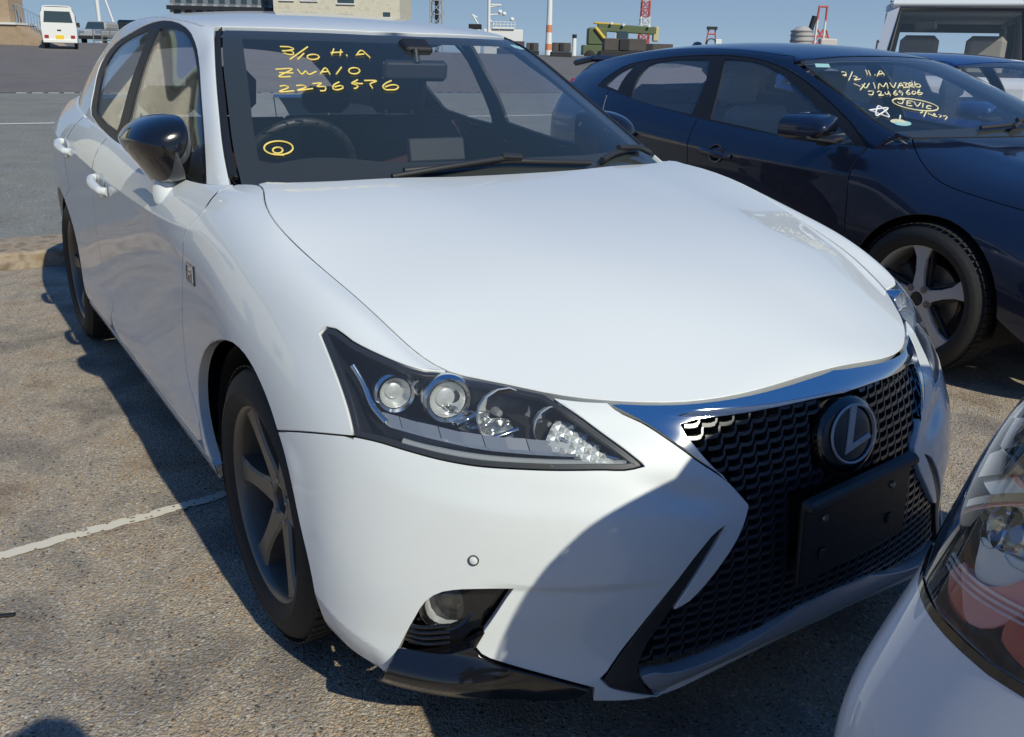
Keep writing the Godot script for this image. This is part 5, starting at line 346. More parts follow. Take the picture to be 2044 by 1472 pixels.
# a trimmed piece of a net: outline and holes in (u, v); off = metres out along the normal; lip = depth of the folded edge
func panel(mb: MB, net: Net, outline: PackedVector2Array, o := {}):
	var sub: float = o.get("sub", 4.0); var offs: float = o.get("off", 0.0); var lip: float = o.get("lip", .014)
	var gap: float = o.get("gap", .0032); var mx: float = -1.0 if o.get("mirror", false) else 1.0; var lock: String = o.get("lock", "")
	var m := Vector3(mx, 1, 1)
	var holes: Array = o.get("holes", [])
	var f = o.get("f", null)
	var pos := func(u: float, v: float) -> Vector3:
		if f == null: return net.ev(u, v) + (net.nrm(u, v) * offs if offs != 0.0 else Vector3.ZERO)
		return net.ev(u, v) + net.nrm(u, v) * (offs + f.call(u, v))
	var nor := func(u: float, v: float) -> Vector3:
		if f == null: return net.nrm(u, v)
		var a: Vector3 = pos.call(minf(u + .02, net.nu), v) - pos.call(maxf(u - .02, 0), v)
		var b: Vector3 = pos.call(u, minf(v + .02, net.nv)) - pos.call(u, maxf(v - .02, 0))
		return a.cross(b).normalized() * net.flip
	var ol := inset(net, outline, gap, lock)
	var loops := [ol]
	for h in holes: loops.append(h)
	var lo := ol[0]; var hi := ol[0]
	for p in ol: lo = lo.min(p); hi = hi.max(p)
	var i0 := int(floor(lo.x * sub)); var i1 := int(ceil(hi.x * sub)); var j0 := int(floor(lo.y * sub)); var j1 := int(ceil(hi.y * sub))
	var edge := {}
	for lp in loops:
		for i in lp.size():
			var a: Vector2 = lp[i] * sub; var b: Vector2 = lp[(i + 1) % lp.size()] * sub
			var st := maxi(1, int(a.distance_to(b) * 6))
			for k in st + 1:
				var p := a.lerp(b, float(k) / st)
				for e in [Vector2(0, 0), Vector2(.02, .02), Vector2(-.02, -.02), Vector2(.02, -.02), Vector2(-.02, .02)]:
					edge[Vector2i(int(floor(p.x + e.x)), int(floor(p.y + e.y)))] = true
	var cache := {}
	for i in (range(0) if o.get("walls", false) else range(i0, i1)):
		for j in range(j0, j1):
			var cell := Vector2i(i, j)
			if edge.has(cell):
				var sq := PackedVector2Array([Vector2(i, j) / sub, Vector2(i + 1, j) / sub, Vector2(i + 1, j + 1) / sub, Vector2(i, j + 1) / sub])
				var parts := Geometry2D.intersect_polygons(sq, ol)
				for h in holes:
					var nx := []
					for p in parts:
						if Geometry2D.is_polygon_clockwise(p): continue
						nx.append_array(Geometry2D.clip_polygons(p, h))
					parts.assign(nx)
				for p in parts:
					if p.size() < 3 or Geometry2D.is_polygon_clockwise(p): continue
					var t := Geometry2D.triangulate_polygon(p)
					var k := mb.v.size()
					for c in p:
						mb.vert(pos.call(c.x, c.y) * m, nor.call(c.x, c.y) * m, c)
					for q in range(0, t.size(), 3): mb.tri(k + t[q], k + t[q + 1], k + t[q + 2])
			else:
				var mid := Vector2(i + .5, j + .5) / sub
				if not Geometry2D.is_point_in_polygon(mid, ol): continue
				var inhole := false
				for h in holes:
					if Geometry2D.is_point_in_polygon(mid, h): inhole = true
				if inhole: continue
				var id := []
				for e in [[0, 0], [1, 0], [1, 1], [0, 1]]:
					var key := Vector2i(i + e[0], j + e[1])
					if not cache.has(key):
						var c := Vector2(key) / sub
						cache[key] = mb.vert(pos.call(c.x, c.y) * m, nor.call(c.x, c.y) * m, c)
					id.append(cache[key])
				mb.quad(id[0], id[1], id[2], id[3])
	if lip > 0:
		for lp in loops:
			var cnt: int = lp.size(); var r := minf(.0022, lip * .3)
			var ccw := not Geometry2D.is_polygon_clockwise(lp)
			var inward: bool = lp != ol
			var ring := []
			for i in cnt:
				var p: Vector2 = lp[i]; var a: Vector2 = lp[(i - 1 + cnt) % cnt]; var b: Vector2 = lp[(i + 1) % cnt]
				var nn: Vector3 = nor.call(p.x, p.y); var e := (net.ev(b.x, b.y) - net.ev(a.x, a.y)).normalized()
				var su := net.du(p.x, p.y).cross(net.dv(p.x, p.y)).normalized()
				var out := e.cross(su) * (1.0 if ccw else -1.0) * (-1.0 if inward else 1.0)
				ring.append([pos.call(p.x, p.y), nn, out.normalized(), p])
			for i in cnt:
				var a = ring[i]; var b = ring[(i + 1) % cnt]
				if lock == "v" and a[3].y < .002 and b[3].y < .002: continue
				if lock == "u" and a[3].x < .002 and b[3].x < .002: continue
				var na: Vector3 = (a[1] + a[2]).normalized(); var nb: Vector3 = (b[1] + b[2]).normalized()
				var p0 := mb.vert(a[0] * m, a[1] * m); var p1 := mb.vert(b[0] * m, b[1] * m)
				var q0 := mb.vert((a[0] + a[2] * r * .7 - a[1] * r) * m, na * m); var q1 := mb.vert((b[0] + b[2] * r * .7 - b[1] * r) * m, nb * m)
				mb.quad(p0, p1, q1, q0)
				var s0 := mb.vert(mb.v[q0], a[2] * m); var s1 := mb.vert(mb.v[q1], b[2] * m)
				var t0 := mb.vert((a[0] + a[2] * r * .7 - a[1] * lip) * m, a[2] * m); var t1 := mb.vert((b[0] + b[2] * r * .7 - b[1] * lip) * m, b[2] * m)
				mb.quad(s0, s1, t1, t0)

func add(mb: MB, called: String, mat: Material, parent: Node3D = null) -> MeshInstance3D:
	var o := MeshInstance3D.new()
	o.name = called
	if mb.ix.size() > 0: o.mesh = mb.mesh(mat)
	(parent if parent else self).add_child(o, true)
	return o
func tag(o: Node, label: String, category: String, group := ""):
	o.set_meta("label", label); o.set_meta("category", category)
	if group != "": o.set_meta("group", group)
func struct(o: Node):
	o.set_meta("kind", "structure")
func thing(called: String, label: String, category: String, at := Vector3.ZERO, group := "") -> Node3D:
	var o := Node3D.new()
	o.name = called
	add_child(o, true)
	o.position = at
	tag(o, label, category, group)
	return o
func pmesh(net: Net, outline: PackedVector2Array, opts: Dictionary, called: String, mat: Material, parent: Node3D) -> MeshInstance3D:
	var mb := MB.new()
	panel(mb, net, outline, opts)
	return add(mb, called, mat, parent)
func frame(z: Vector3, at: Vector3, up := Vector3.UP) -> Transform3D:
	z = z.normalized()
	var x := up.cross(z)
	if x.length() < .01: x = Vector3(1, 0, 0).cross(z)
	x = x.normalized()
	return Transform3D(Basis(x, z.cross(x), z), at)

func noise_tex(seed_: int, freq: float, ramp: Array, size := 512, kind := FastNoiseLite.TYPE_SIMPLEX_SMOOTH, octaves := 4, bump := 0.0) -> NoiseTexture2D:
	var n := FastNoiseLite.new()
	n.seed = seed_; n.frequency = freq; n.noise_type = kind; n.fractal_octaves = octaves
	var t := NoiseTexture2D.new()
	t.width = size; t.height = size; t.seamless = true; t.noise = n
	if bump > 0:
		t.as_normal_map = true; t.bump_strength = bump
	if ramp.size() > 0:
		var g := Gradient.new()
		var off := PackedFloat32Array(); var col := PackedColorArray()
		for r in ramp:
			off.append(r[0]); col.append(r[1])
		g.offsets = off; g.colors = col
		t.color_ramp = g
	return t
func materials():
	M.white = mat(lin(.70, .72, .715), .5, 0.0, {"coat": .9, "coat_rough": .02})
	M.black_gloss = mat(lin(.006, .006, .007), .15, 0.0, {"coat": 1.0, "coat_rough": .02})
	M.black = mat(lin(.012, .012, .013), .5)
	M.black_matte = mat(lin(.006, .006, .006), .9)
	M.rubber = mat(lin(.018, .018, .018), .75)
	M.tyre = mat(lin(.017, .016, .015), .72)
	M.tyre.normal_enabled = true
	M.tyre.normal_texture = noise_tex(4, .03, [], 256, FastNoiseLite.TYPE_SIMPLEX_SMOOTH, 3, 3.0)
	M.tyre.uv1_triplanar = true; M.tyre.uv1_scale = Vector3(6, 6, 6); M.tyre.normal_scale = .4
	M.dark_plastic = mat(lin(.026, .026, .027), .45)
	M.mesh_plastic = mat(lin(.030, .034, .042), .35, 0.0, {"coat": .5, "coat_rough": .15})
	M.glass = mat(Color(.80, .86, .85), 0.0, 0.0, {"glass": .03})
	M.ws_glass = mat(Color(.64, .73, .73), 0.0, 0.0, {"glass": .04})
	M.tint = mat(Color(.64, .67, .67), 0.0, 0.0, {"glass": .04})
	M.clear = mat(Color(.96, .97, .97), 0.0, 0.0, {"glass": .02})
	M.chrome = mat(lin(.78, .79, .80), .05, 1.0)
	M.satin = mat(lin(.42, .43, .45), .38, .4)
	M.lamp_dark = mat(lin(.035, .042, .055), .22, .7)
	M.lamp_chrome = mat(lin(.62, .65, .67), .12, 1.0)
	M.lamp_satin = mat(lin(.60, .62, .62), .28, .45)
	M.lamp_bezel = mat(lin(.48, .51, .53), .16, .85)
	M.lamp_grey = mat(lin(.34, .36, .37), .25, .6)
	M.lamp_clear = mat(Color(.86, .88, .88), .12, 0.0, {"glass": .25})
	M.gunmetal = mat(lin(.17, .155, .135), .38, .45)
	M.steel = mat(lin(.25, .24, .23), .4, .9)
	M.interior = mat(lin(.012, .0125, .014), .75)
	M.headliner = mat(lin(.10, .105, .11), .9)
	M.seat_red = mat(lin(.045, .016, .016), .7)
	M.seat_grey = mat(lin(.22, .21, .19), .75)
	M.marker = mat(lin(.78, .60, .16), .6)
	M.marker_white = mat(lin(.8, .8, .78), .6)
	M.sticker = mat(lin(.42, .70, .66), .5)
	M.silver_paint = mat(lin(.5, .5, .5), .35, .4)
	M.plate = mat(lin(.012, .012, .013), .4)
	M.red_glass = mat(lin(.35, .01, .012), .05, 0.0, {"coat": 1.0, "coat_rough": .02})

var belt: Net
var hood_net: Net
var canopy: Net
func both(net: Net, o: PackedVector2Array, opts: Dictionary, called: String, mat_: Material, parent: Node3D) -> Array:
	var a := pmesh(net, o, opts, called, mat_, parent)
	var d := opts.duplicate(); d.mirror = true
	var b := pmesh(net, o, d, called, mat_, parent)
	return [a, b]
func whole(net: Net, o: PackedVector2Array, opts: Dictionary, called: String, mat_: Material, parent: Node3D) -> MeshInstance3D:
	var mb := MB.new()
	panel(mb, net, o, opts)
	var d := opts.duplicate(); d.mirror = true
	panel(mb, net, o, d)
	return add(mb, called, mat_, parent)
func mir(p: Vector3, s: float) -> Vector3: return Vector3(p.x * s, p.y, p.z)
func smooth(a: float, b: float, x: float) -> float: return smoothstep(a, b, x)
# pressed lines of the front bumper, in metres out of the smooth surface
func bumper_relief(u: float, v: float) -> float:
	var r := 0.0
	var vc := 5.55 + .09 * maxf(0.0, u - 5.0)
	var fade := smoothstep(9.4, 7.0, u) * smoothstep(2.4, 3.4, u)
	# soft ridge running out from the grille corner
	r += .0045 * (exp(-pow((v - vc) / .5, 2)) if v < vc else exp(-pow((v - vc) / 1.5, 2))) * fade
	# scoop behind the lamp's inner tip
	r -= .009 * exp(-pow((u - 3.7) / .75, 2) - pow((v - 4.8 - (3.7 - u) * .5) / .45, 2))
	# step towards the fog lamp
	var vf := 7.42 + (u - 5.4) * .12
	r -= .005 * smoothstep(vf - .12, vf + .16, v) * smoothstep(7.2, 6.2, u) * smoothstep(3.4, 5.0, u)
	# facet turned under along the foot of the corner
	var vl := 9.95 + (10.2 - u) * .5
	r -= .011 * maxf(0.0, v - vl) * smoothstep(8.4, 9.0, u) * smoothstep(11.8, 11.2, u)
	# rolled lip round the wheel opening
	r += .003 * exp(-pow((u - 11.3 + .16 * (v - 7.0)) / .35, 2)) * smoothstep(6.6, 7.2, v)
	return r
func white_hatchback():
	belt = Net.new(BELT_U, BELT_V, BELT, "u", 1.0)
	hood_net = Net.new(HOOD_U, HOOD_V, HOOD, "", -1.0)
	canopy = Net.new(CANOPY_U, CANOPY_V, CANOPY, "v", 1.0)
	var car := thing("white_hatchback", "white hatchback with black folded mirror and dark mesh grille, filling the middle", "car")
	pmesh(hood_net, pv2(O_HOOD), {"lip": .026}, "hood", M.white, car)
	var ff := both(belt, pv2(O_FENDER), {"f": door_relief, "lip": .026}, "front_fender", M.white, car)
	var bumper := whole(belt, pv2(O_BUMPER), {"lock": "u", "f": bumper_relief, "sub": 10.0, "lip": .022}, "front_bumper", M.white, car)
	var fd := both(belt, pv2(O_DOOR_F), {"f": door_relief, "lip": .026}, "front_door", M.white, car)
	var rd := both(belt, pv2(O_DOOR_R), {"f": door_relief, "lip": .026}, "rear_door", M.white, car)
	both(belt, pv2(O_QUARTER), {"f": door_relief, "lip": .026}, "rear_quarter_panel", M.white, car)
	both(belt, pv2(O_SILL), {}, "side_skirt", M.white, car)
	both(canopy, pv2(O_SIDE_FRAME), {"holes": [pv2(O_DLO)]}, "body_side_frame", M.white, car)
	whole(canopy, pv2(O_ROOF), {"lock": "v"}, "roof", M.white, car)
	var ws := whole(canopy, pv2(O_GLASS_WS), {"lock": "v", "off": -.002, "lip": 0.0}, "windshield", M.ws_glass, car)
	whole(canopy, pv2(O_GLASS_WS), {"lock": "v", "off": -.009, "lip": 0.0, "holes": [pv2(O_FRIT_HOLE)]}, "black_border", M.black_matte, ws)
	both(canopy, pv2(O_MOULD), {"off": .001}, "windshield_moulding", M.black, car)
	both(canopy, pv2(O_DLO), {"off": -.004, "holes": [pv2(O_WIN_F), pv2(O_WIN_R)]}, "window_frame", M.black, car)
	for nm in [["front_window", O_WIN_F], ["rear_window", O_WIN_R]]:
		for s in [false, true]:
			var wn := pmesh(canopy, pv2(nm[1]), {"off": -.008, "lip": 0.0, "gap": 0.0, "mirror": s}, nm[0], M.tint, car)
			pmesh(canopy, pv2(nm[1]), {"off": -.012, "lip": 0.0, "gap": 0.0, "mirror": s}, "inner_face", M.tint, wn)
	# rubber door seals, put in to darken the gaps round the doors
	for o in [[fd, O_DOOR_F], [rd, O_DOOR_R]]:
		for s in 2: dark_gap_seal(o[0][s], pv2(o[1]), 1.0 if s == 0 else -1.0)
	both(belt, pv2(O_TRIM), {"off": -.003}, "bumper_trim", M.dark_plastic, car)
	both(belt, pv2(O_LIP), {"off": .003, "lip": .03, "sub": 6.0, "f": func(u, v): return (.026 * smoothstep(9.9, 11.2, v) - .012 * smoothstep(11.2, 12.0, v)) * smoothstep(6.0, 7.6, u)}, "bumper_lip", M.black_gloss, car)
	# grille
	var vb := pv2(O_BAR)
	whole(belt, vb, {"lock": "u", "off": -.004, "lip": .03, "f": func(u, v): return .016 * (1.0 - pow(clampf((v - 10.45) / 1.15, -1, 1), 2))}, "lower_grille_bar", M.satin, car)
	whole(belt, pv2(O_CHROME), {"lock": "u", "off": .001, "lip": .02, "sub": 8.0, "f": func(u, v): return .004 * sin(PI * clampf((v - .1) / 1.1, 0, 1)) * smoothstep(4.4, 3.6, u)}, "chrome_grille_strip", M.chrome, car)
	var gr := whole(belt, pv2(O_GRILLE), {"lock": "u", "off": -.055, "lip": 0.0, "gap": -.02}, "grille", M.black_matte, car)
	grille_mesh(gr)
	emblem(car)
	plate_holder(car)
	for s in [1.0, -1.0]:
		headlamp(car, s)
		fog_lamp(car, s)
		mirror(car, s)
		side_details(s, fd[0 if s > 0 else 1], rd[0 if s > 0 else 1], ff[0 if s > 0 else 1])
		for z in [0.0, -2.6]: wheel_arch(car, s, z)
	for s in [-1.0, 1.0]:
		for z in [0.0, -2.6]:
			var w := wheel_six(s)
			w.position = Vector3(.757 * s, .313, z)
			car.add_child(w, true)
	bumper_bits(bumper)
	cabin(car)
	windshield_bits(car, ws)
	underbody(car)

func dark_gap_seal(door: Node3D, o: PackedVector2Array, s: float):  # dark rubber tube behind the door edge, added so the seam reads dark
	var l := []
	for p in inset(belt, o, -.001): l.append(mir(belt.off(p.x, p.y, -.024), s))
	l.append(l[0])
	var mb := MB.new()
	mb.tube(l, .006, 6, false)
	add(mb, "dark_gap_seal", M.rubber, door)
# pressed shoulder line of the doors
func door_relief(u: float, v: float) -> float:
	return .0045 * exp(-absf(v - 3.95) / .4) * smoothstep(15.0, 18.5, u)
func grille_mesh(gr: Node3D):
	var p := .030; var q := .0185; var d := .022
	# one hook of the mesh: a ledge and the curl that joins it to the row above
	var line := [Vector2(0, 0), Vector2(.30, -.04), Vector2(.58, -.02), Vector2(.78, .10), Vector2(.90, .34), Vector2(.93, .66), Vector2(.95, .86), Vector2(1.0, 1.0)]
	var mb := MB.new(); var th := .0022
	for i in line.size() - 1:
		var a: Vector2 = line[i] * Vector2(p, q); var b: Vector2 = line[i + 1] * Vector2(p, q)
		var e := (b - a).normalized(); var nn := Vector2(-e.y, e.x)
		var t0 := th * (1.6 if i < 3 else .9)
		var A := [a + nn * t0, b + nn * t0, b - nn * t0, a - nn * t0]
		var F := []
		for z in [0.0, -d]:
			for k in 4: F.append(Vector3(A[k].x, A[k].y + (-.004 if z < 0 else 0.0) * 0.0, z))
		mb.flat([F[0], F[3], F[2], F[1]])
		mb.flat([F[0], F[1], F[5], F[4]])
		mb.flat([F[3], F[7], F[6], F[2]])
	var mesh := mb.mesh(M.mesh_plastic)
	var poly := pv2(O_GRILLE)
	var spots := []
	for side in [1.0, -1.0]:
		for r in range(0, 28):
			for c in range(-1, 18):
				var x := (c + .5) * p + (p * .5 if r % 2 else 0.0) * 0.0 + r * 0.0
				var y := .690 - r * q
				if x < 0.0: continue
				var uv := belt_at(x, y)
				if uv.x < 0 or not Geometry2D.is_point_in_polygon(uv, poly): continue
				if Vector2(x / .092, (y - .618) / .083).length() < 1.0: continue
				if x < .155 and y < .525 and y > .385: continue
				spots.append([uv, side, r])
	spots.sort_custom(func(a, b): return a[2] < b[2])
	var n := 0; var rest := MB.new()
	for s in spots:
		var uv: Vector2 = s[0]; var sd: float = s[1]
		var c := belt.ev(uv.x, uv.y); var nn := belt.nrm(uv.x, uv.y)
		var yy := Vector3.UP; yy = (yy - nn * yy.dot(nn)).normalized()
		var at := c - nn * .010
		if sd < 0:
			at.x = -at.x; nn.x = -nn.x; yy.x = -yy.x
		var t := Transform3D(Basis(yy.cross(nn), yy, nn), at) * Transform3D(Basis(), Vector3(-p / 2, 0, 0))
		if n < 298:
			var o := MeshInstance3D.new()
			o.name = "mesh_hook"; o.mesh = mesh; o.transform = t
			gr.add_child(o, true)
		else:
			var k := rest.v.size()
			for i in mb.v.size(): rest.vert(t * mb.v[i], t.basis * mb.n[i])
			for i in mb.ix: rest.ix.append(k + i)
		n += 1
	if rest.ix.size() > 0:
		var o := add(rest, "fine_mesh", M.mesh_plastic, gr)
		o.set_meta("kind", "stuff")
func belt_at(x: float, y: float) -> Vector2:
	var u := x / .085; var v := clampf((.72 - y) / .045, 0, 12)
	for k in 14:
		var c := belt.ev(u, v); var a := belt.du(u, v); var b := belt.dv(u, v)
		var rx := -x - c.x; var ry := y - c.y
		var det := a.x * b.y - b.x * a.y
		if absf(det) < 1e-9: return Vector2(-1, -1)
		u = clampf(u + (rx * b.y - b.x * ry) / det, 0, 10); v = clampf(v + (a.x * ry - rx * a.y) / det, 0, 12)
	return Vector2(u, v)
func scaled(t: Transform3D, s: Vector3) -> Transform3D:
	return Transform3D(Basis(t.basis.x * s.x, t.basis.y * s.y, t.basis.z * s.z), t.origin)
func emblem(car: Node3D):
	var t := frame(Vector3(0, .22, 1), Vector3(0, .616, .846))
	var mb := MB.new()
	mb.lathe(scaled(t, Vector3(1.14, 1.0, 1)), [[0.0001, .020], [.03, .0195], [.055, .017], [.068, .012], [.0735, .006], [.075, 0.0], [.075, -.03]], 56)
	var badge := add(mb, "emblem", M.black_gloss, car)
	mb = MB.new()
	var ring := []
	for i in 33:
		var a := TAU * i / 32
		var x := .061 * cos(a) - .006; var y := .054 * sin(a) + .006
		ring.append(t * Vector3(x, y, .0215 - .12 * (x * x + y * y) * 20 * .1))
	mb.tube(ring, .0026, 8, false)
	add(mb, "ring", M.satin, badge)
	mb = MB.new()
	mb.prism(Transform3D(t.basis, t * Vector3(-.006, .006, .017)), PackedVector2Array([Vector2(-.004, .052), Vector2(.013, .053), Vector2(-.006, -.018), Vector2(.044, -.006), Vector2(.050, -.016), Vector2(-.026, -.034)]), 0, .006, .0015)
	add(mb, "letter", M.satin, badge)
func plate_holder(car: Node3D):
	var t := frame(Vector3(.05, .02, 1), Vector3(-.004, .462, .893)) * Transform3D(Basis(Vector3(0, 0, 1), .041), Vector3.ZERO)
	var mb := MB.new()
	mb.boxt(t, Vector3(.335, .165, .012), .004)
	var o := add(mb, "plate_holder", M.plate, car)
	mb = MB.new()
	mb.boxt(Transform3D(t.basis, t * Vector3(0, .082, .008)), Vector3(.338, .024, .03), .008)
	add(mb, "top_rail", M.dark_plastic, o)
	for x in [-.105, .105]:
		mb = MB.new()
		mb.lathe(Transform3D(t.basis, t * Vector3(x, .042, .006)), [[.0001, .004], [.006, .004], [.008, .001], [.008, 0]], 16)
		add(mb, "screw_boss", M.steel, o)
		mb = MB.new()
		mb.boxt(Transform3D(t.basis, t * Vector3(x, -.03, .008)), Vector3(.016, .02, .006), .002)
		add(mb, "clip", M.dark_plastic, o)
func headlamp(car: Node3D, s: float):
	var m := {"mirror": s < 0}
	var poly := pv2(O_LAMP)
	var lens := pmesh(belt, poly, {"off": -.001, "gap": .002, "lip": 0.0, "mirror": s < 0}, "headlamp", M.clear, car)
	var inner := inset(belt, poly, .0095)
	pmesh(belt, poly, {"off": -.0035, "gap": .0022, "lip": .01, "holes": [inner], "mirror": s < 0}, "seal", M.black, lens)
	pmesh(belt, poly, {"off": -.003, "gap": .006, "lip": .10, "walls": true, "mirror": s < 0}, "housing_wall", M.lamp_dark, lens)
	pmesh(belt, poly, {"off": -.10, "gap": -.01, "lip": 0.0, "mirror": s < 0}, "housing", M.lamp_dark, lens)
	# two projectors
	for d in [[Vector3(-.718, .690, .404), .029], [Vector3(-.652, .690, .480), .034]]:
		var t := frame(mir(Vector3(-.22, .06, 1), s), mir(d[0], s)); var r: float = d[1]
		var mb := MB.new()
		mb.lathe(t, [[r * 1.02, -.05], [r * 1.25, -.03], [r * 1.36, .002], [r * 1.34, .010], [r * 1.2, .014], [r * 1.03, .012], [r, .006], [r, -.01]], 40)
		var tube := add(mb, "projector", M.lamp_chrome, lens)
		mb = MB.new()
		mb.lathe(t, [[.0001, .020], [r * .35, .0185], [r * .65, .014], [r * .86, .007], [r * .98, -.004]], 32)
		add(mb, "lens", M.clear, tube)
		mb = MB.new()
		mb.lathe(t, [[r * .98, .008], [r * .88, .001], [r * .70, -.008], [r * .55, -.012], [r * .5, -.006], [r * .34, -.004], [.0001, -.003]], 24, .9)
		add(mb, "bowl", M.lamp_satin, tube)
	# main reflector and the one for the turn signal
	for d in [[Vector3(-.578, .668, .552), .050, .04], [Vector3(-.512, .655, .612), .038, .03], [Vector3(-.685, .705, .440), .014, .02]]:
		var t := frame(mir(Vector3(-.12, .08, 1), s), mir(d[0], s)); var r: float = d[1]; var dp: float = d[2]
		var mb := MB.new()
		mb.lathe(t, [[r * 1.06, .004], [r * 1.03, .008], [r, .004], [r * .9, -dp * .45], [r * .65, -dp * .8], [r * .3, -dp], [.0001, -dp]], 14, .97)
		var rf := add(mb, "reflector", M.lamp_satin, lens)
		mb = MB.new()
		mb.lathe(t, [[.0001, -dp * .25], [r * .12, -dp * .3], [r * .16, -dp * .6], [r * .16, -dp]], 16)
		add(mb, "bulb", M.lamp_clear, rf)
	var bowl := smooth_poly(PackedVector2Array([Vector2(4.95, 3.3), Vector2(5.4, 2.2), Vector2(5.9, 1.1), Vector2(6.6, .55), Vector2(7.6, .45), Vector2(8.4, .6), Vector2(8.7, 1.5), Vector2(8.45, 2.7), Vector2(7.7, 3.0), Vector2(6.6, 3.1), Vector2(5.7, 3.4)]))
	pmesh(belt, bowl, {"off": -.066, "gap": 0.0, "lip": .01, "sub": 16.0, "mirror": s < 0, "f": func(u, v): return .011 * sin(u * 5.1 + v) * cos(v * 3.7) + .005 * sin(u * 13.0 - v * 4.0)}, "inner_bezel", M.lamp_bezel, lens)
	# cut-glass field round the turn signal and the bright shelf that runs to the inner tip
	var mf := MB.new()
	for i in 9:
		for j in 5:
			var q := [];
			for e in [[0, 0], [1, 0], [1, 1], [0, 1]]: q.append(Vector2(5.0 + (i + e[0]) * .15, 1.1 + (j + e[1]) * .36 + (10 - i) * .09))
			var mid: Vector2 = (q[0] + q[2]) / 2
			if not Geometry2D.is_point_in_polygon(mid, inner): continue
			var top := mir(belt.off(mid.x, mid.y, -.026 - .006 * ((i + j) % 2)), s)
			for e in 4:
				var pa := mir(belt.off(q[e].x, q[e].y, -.034), s); var pb := mir(belt.off(q[(e + 1) % 4].x, q[(e + 1) % 4].y, -.034), s)
				mf.flat([top, pb, pa] if s > 0 else [top, pa, pb])
	add(mf, "turn_signal", M.lamp_satin, lens)
	for d in [[Vector2(4.9, 3.35), Vector2(6.1, 2.5), .03], [Vector2(6.6, 1.3), Vector2(7.4, 3.2), .04], [Vector2(7.7, 1.2), Vector2(8.1, 2.9), .045]]:
		var a2: Vector2 = d[0]; var b2: Vector2 = d[1]; var l2 := []
		for k in 11:
			var c2 := a2.lerp(b2, k / 10.0)
			l2.append(mir(belt.off(c2.x, c2.y, -d[2] - .012 * sin(PI * k / 10.0)), s))
		mf = MB.new()
		mf.tube(l2, .005, 8)
		add(mf, "bezel", M.lamp_chrome, lens)
	# stepped bright strip along the foot
	var pts := [Vector3(-.752, .646, .434), Vector3(-.704, .637, .496), Vector3(-.641, .627, .562), Vector3(-.572, .623, .615), Vector3(-.500, .621, .664)]
	var n := 9
	for i in n:
		var a := path(pts, (i + .01) / n); var b := path(pts, (i + .99) / n)
		var mb := MB.new()
		var up := Vector3(0, .018, -.012)
		var tw := Vector3(0, 0.0, .003 if i % 2 else -.002)
		mb.flat([mir(a, s), mir(b + tw, s), mir(b + up + tw, s), mir(a + up, s)] if s > 0 else [mir(a + up, s), mir(b + up + tw, s), mir(b + tw, s), mir(a, s)])
		mb.flat([mir(a, s), mir(a + Vector3(.004, -.004, .012), s), mir(b + Vector3(.004, -.004, .012), s), mir(b + tw, s)])
		add(mb, "strip_step", M.lamp_grey, lens)
	var low := [Vector3(-.745, .632, .492), Vector3(-.720, .6265, .520), Vector3(-.675, .621, .568), Vector3(-.620, .6165, .613), Vector3(-.550, .6155, .665), Vector3(-.478, .6155, .710), Vector3(-.440, .6155, .732)]
	var mb2 := MB.new()
	var lp := []
	for p in curve(low, 24): lp.append(mir(p, s))
	mb2.tube(lp, .0062, 8)
	add(mb2, "position_light", M.lamp_clear, lens)
	mb2 = MB.new(); lp = []
	for p in curve([Vector3(-.775, .735, .352), Vector3(-.765, .705, .375), Vector3(-.762, .672, .405), Vector3(-.752, .650, .440)], 14): lp.append(mir(p, s))
	mb2.tube(lp, .006, 8)
	add(mb2, "bezel", M.lamp_chrome, lens)
func path(p: Array, t: float) -> Vector3:
	var f := clampf(t, 0, 1) * (p.size() - 1); var i := mini(int(f), p.size() - 2)
	return p[i].lerp(p[i + 1], f - i)
func curve(p: Array, n: int) -> Array:
	var r := []
	for k in n + 1:
		var f := float(k) / n * (p.size() - 1); var i := mini(int(f), p.size() - 2); var t := f - i
		r.append(p[i].cubic_interpolate(p[i + 1], p[maxi(i - 1, 0)] if i > 0 else 2 * p[0] - p[1], p[i + 2] if i + 2 < p.size() else 2 * p[i + 1] - p[i], t))
	return r
func fog_lamp(car: Node3D, s: float):
	var pocket := pmesh(belt, pv2(O_FOGBACK), {"off": -.045, "lip": 0.0, "gap": -.012, "mirror": s < 0}, "fog_lamp_pocket", M.black_gloss, car)
	var t := frame(mir(Vector3(-.34, .14, 1), s), mir(Vector3(-.704, .338, .578), s))
	var mb := MB.new()
	mb.lathe(t, [[.052, -.02], [.052, .004], [.047, .010], [.042, .006], [.040, -.004]], 40)
	var lamp := add(mb, "fog_lamp", M.black_gloss, pocket)
	mb = MB.new()
	mb.lathe(t, [[.041, -.002], [.034, -.020], [.018, -.032], [.0001, -.034]], 12, .99)
	add(mb, "reflector", M.lamp_satin, lamp)
	mb = MB.new()
	mb.lathe(t, [[.0001, .008], [.02, .0065], [.036, .002], [.0415, -.003]], 32)
	add(mb, "lens", M.clear, lamp)
	for i in 4:
		mb = MB.new()
		var y := .302 - i * .0115
		var a := Vector3(-.792 + i * .006, y, .520 + i * .004); var b := Vector3(-.71, y + .004, .598)
		var l := []
		for p in curve([a, (a + b) / 2 + Vector3(-.008, 0, .010), b], 10): l.append(mir(p, s))
		mb.tube(l, .0042, 6)
		add(mb, "rib", M.black_gloss, pocket)
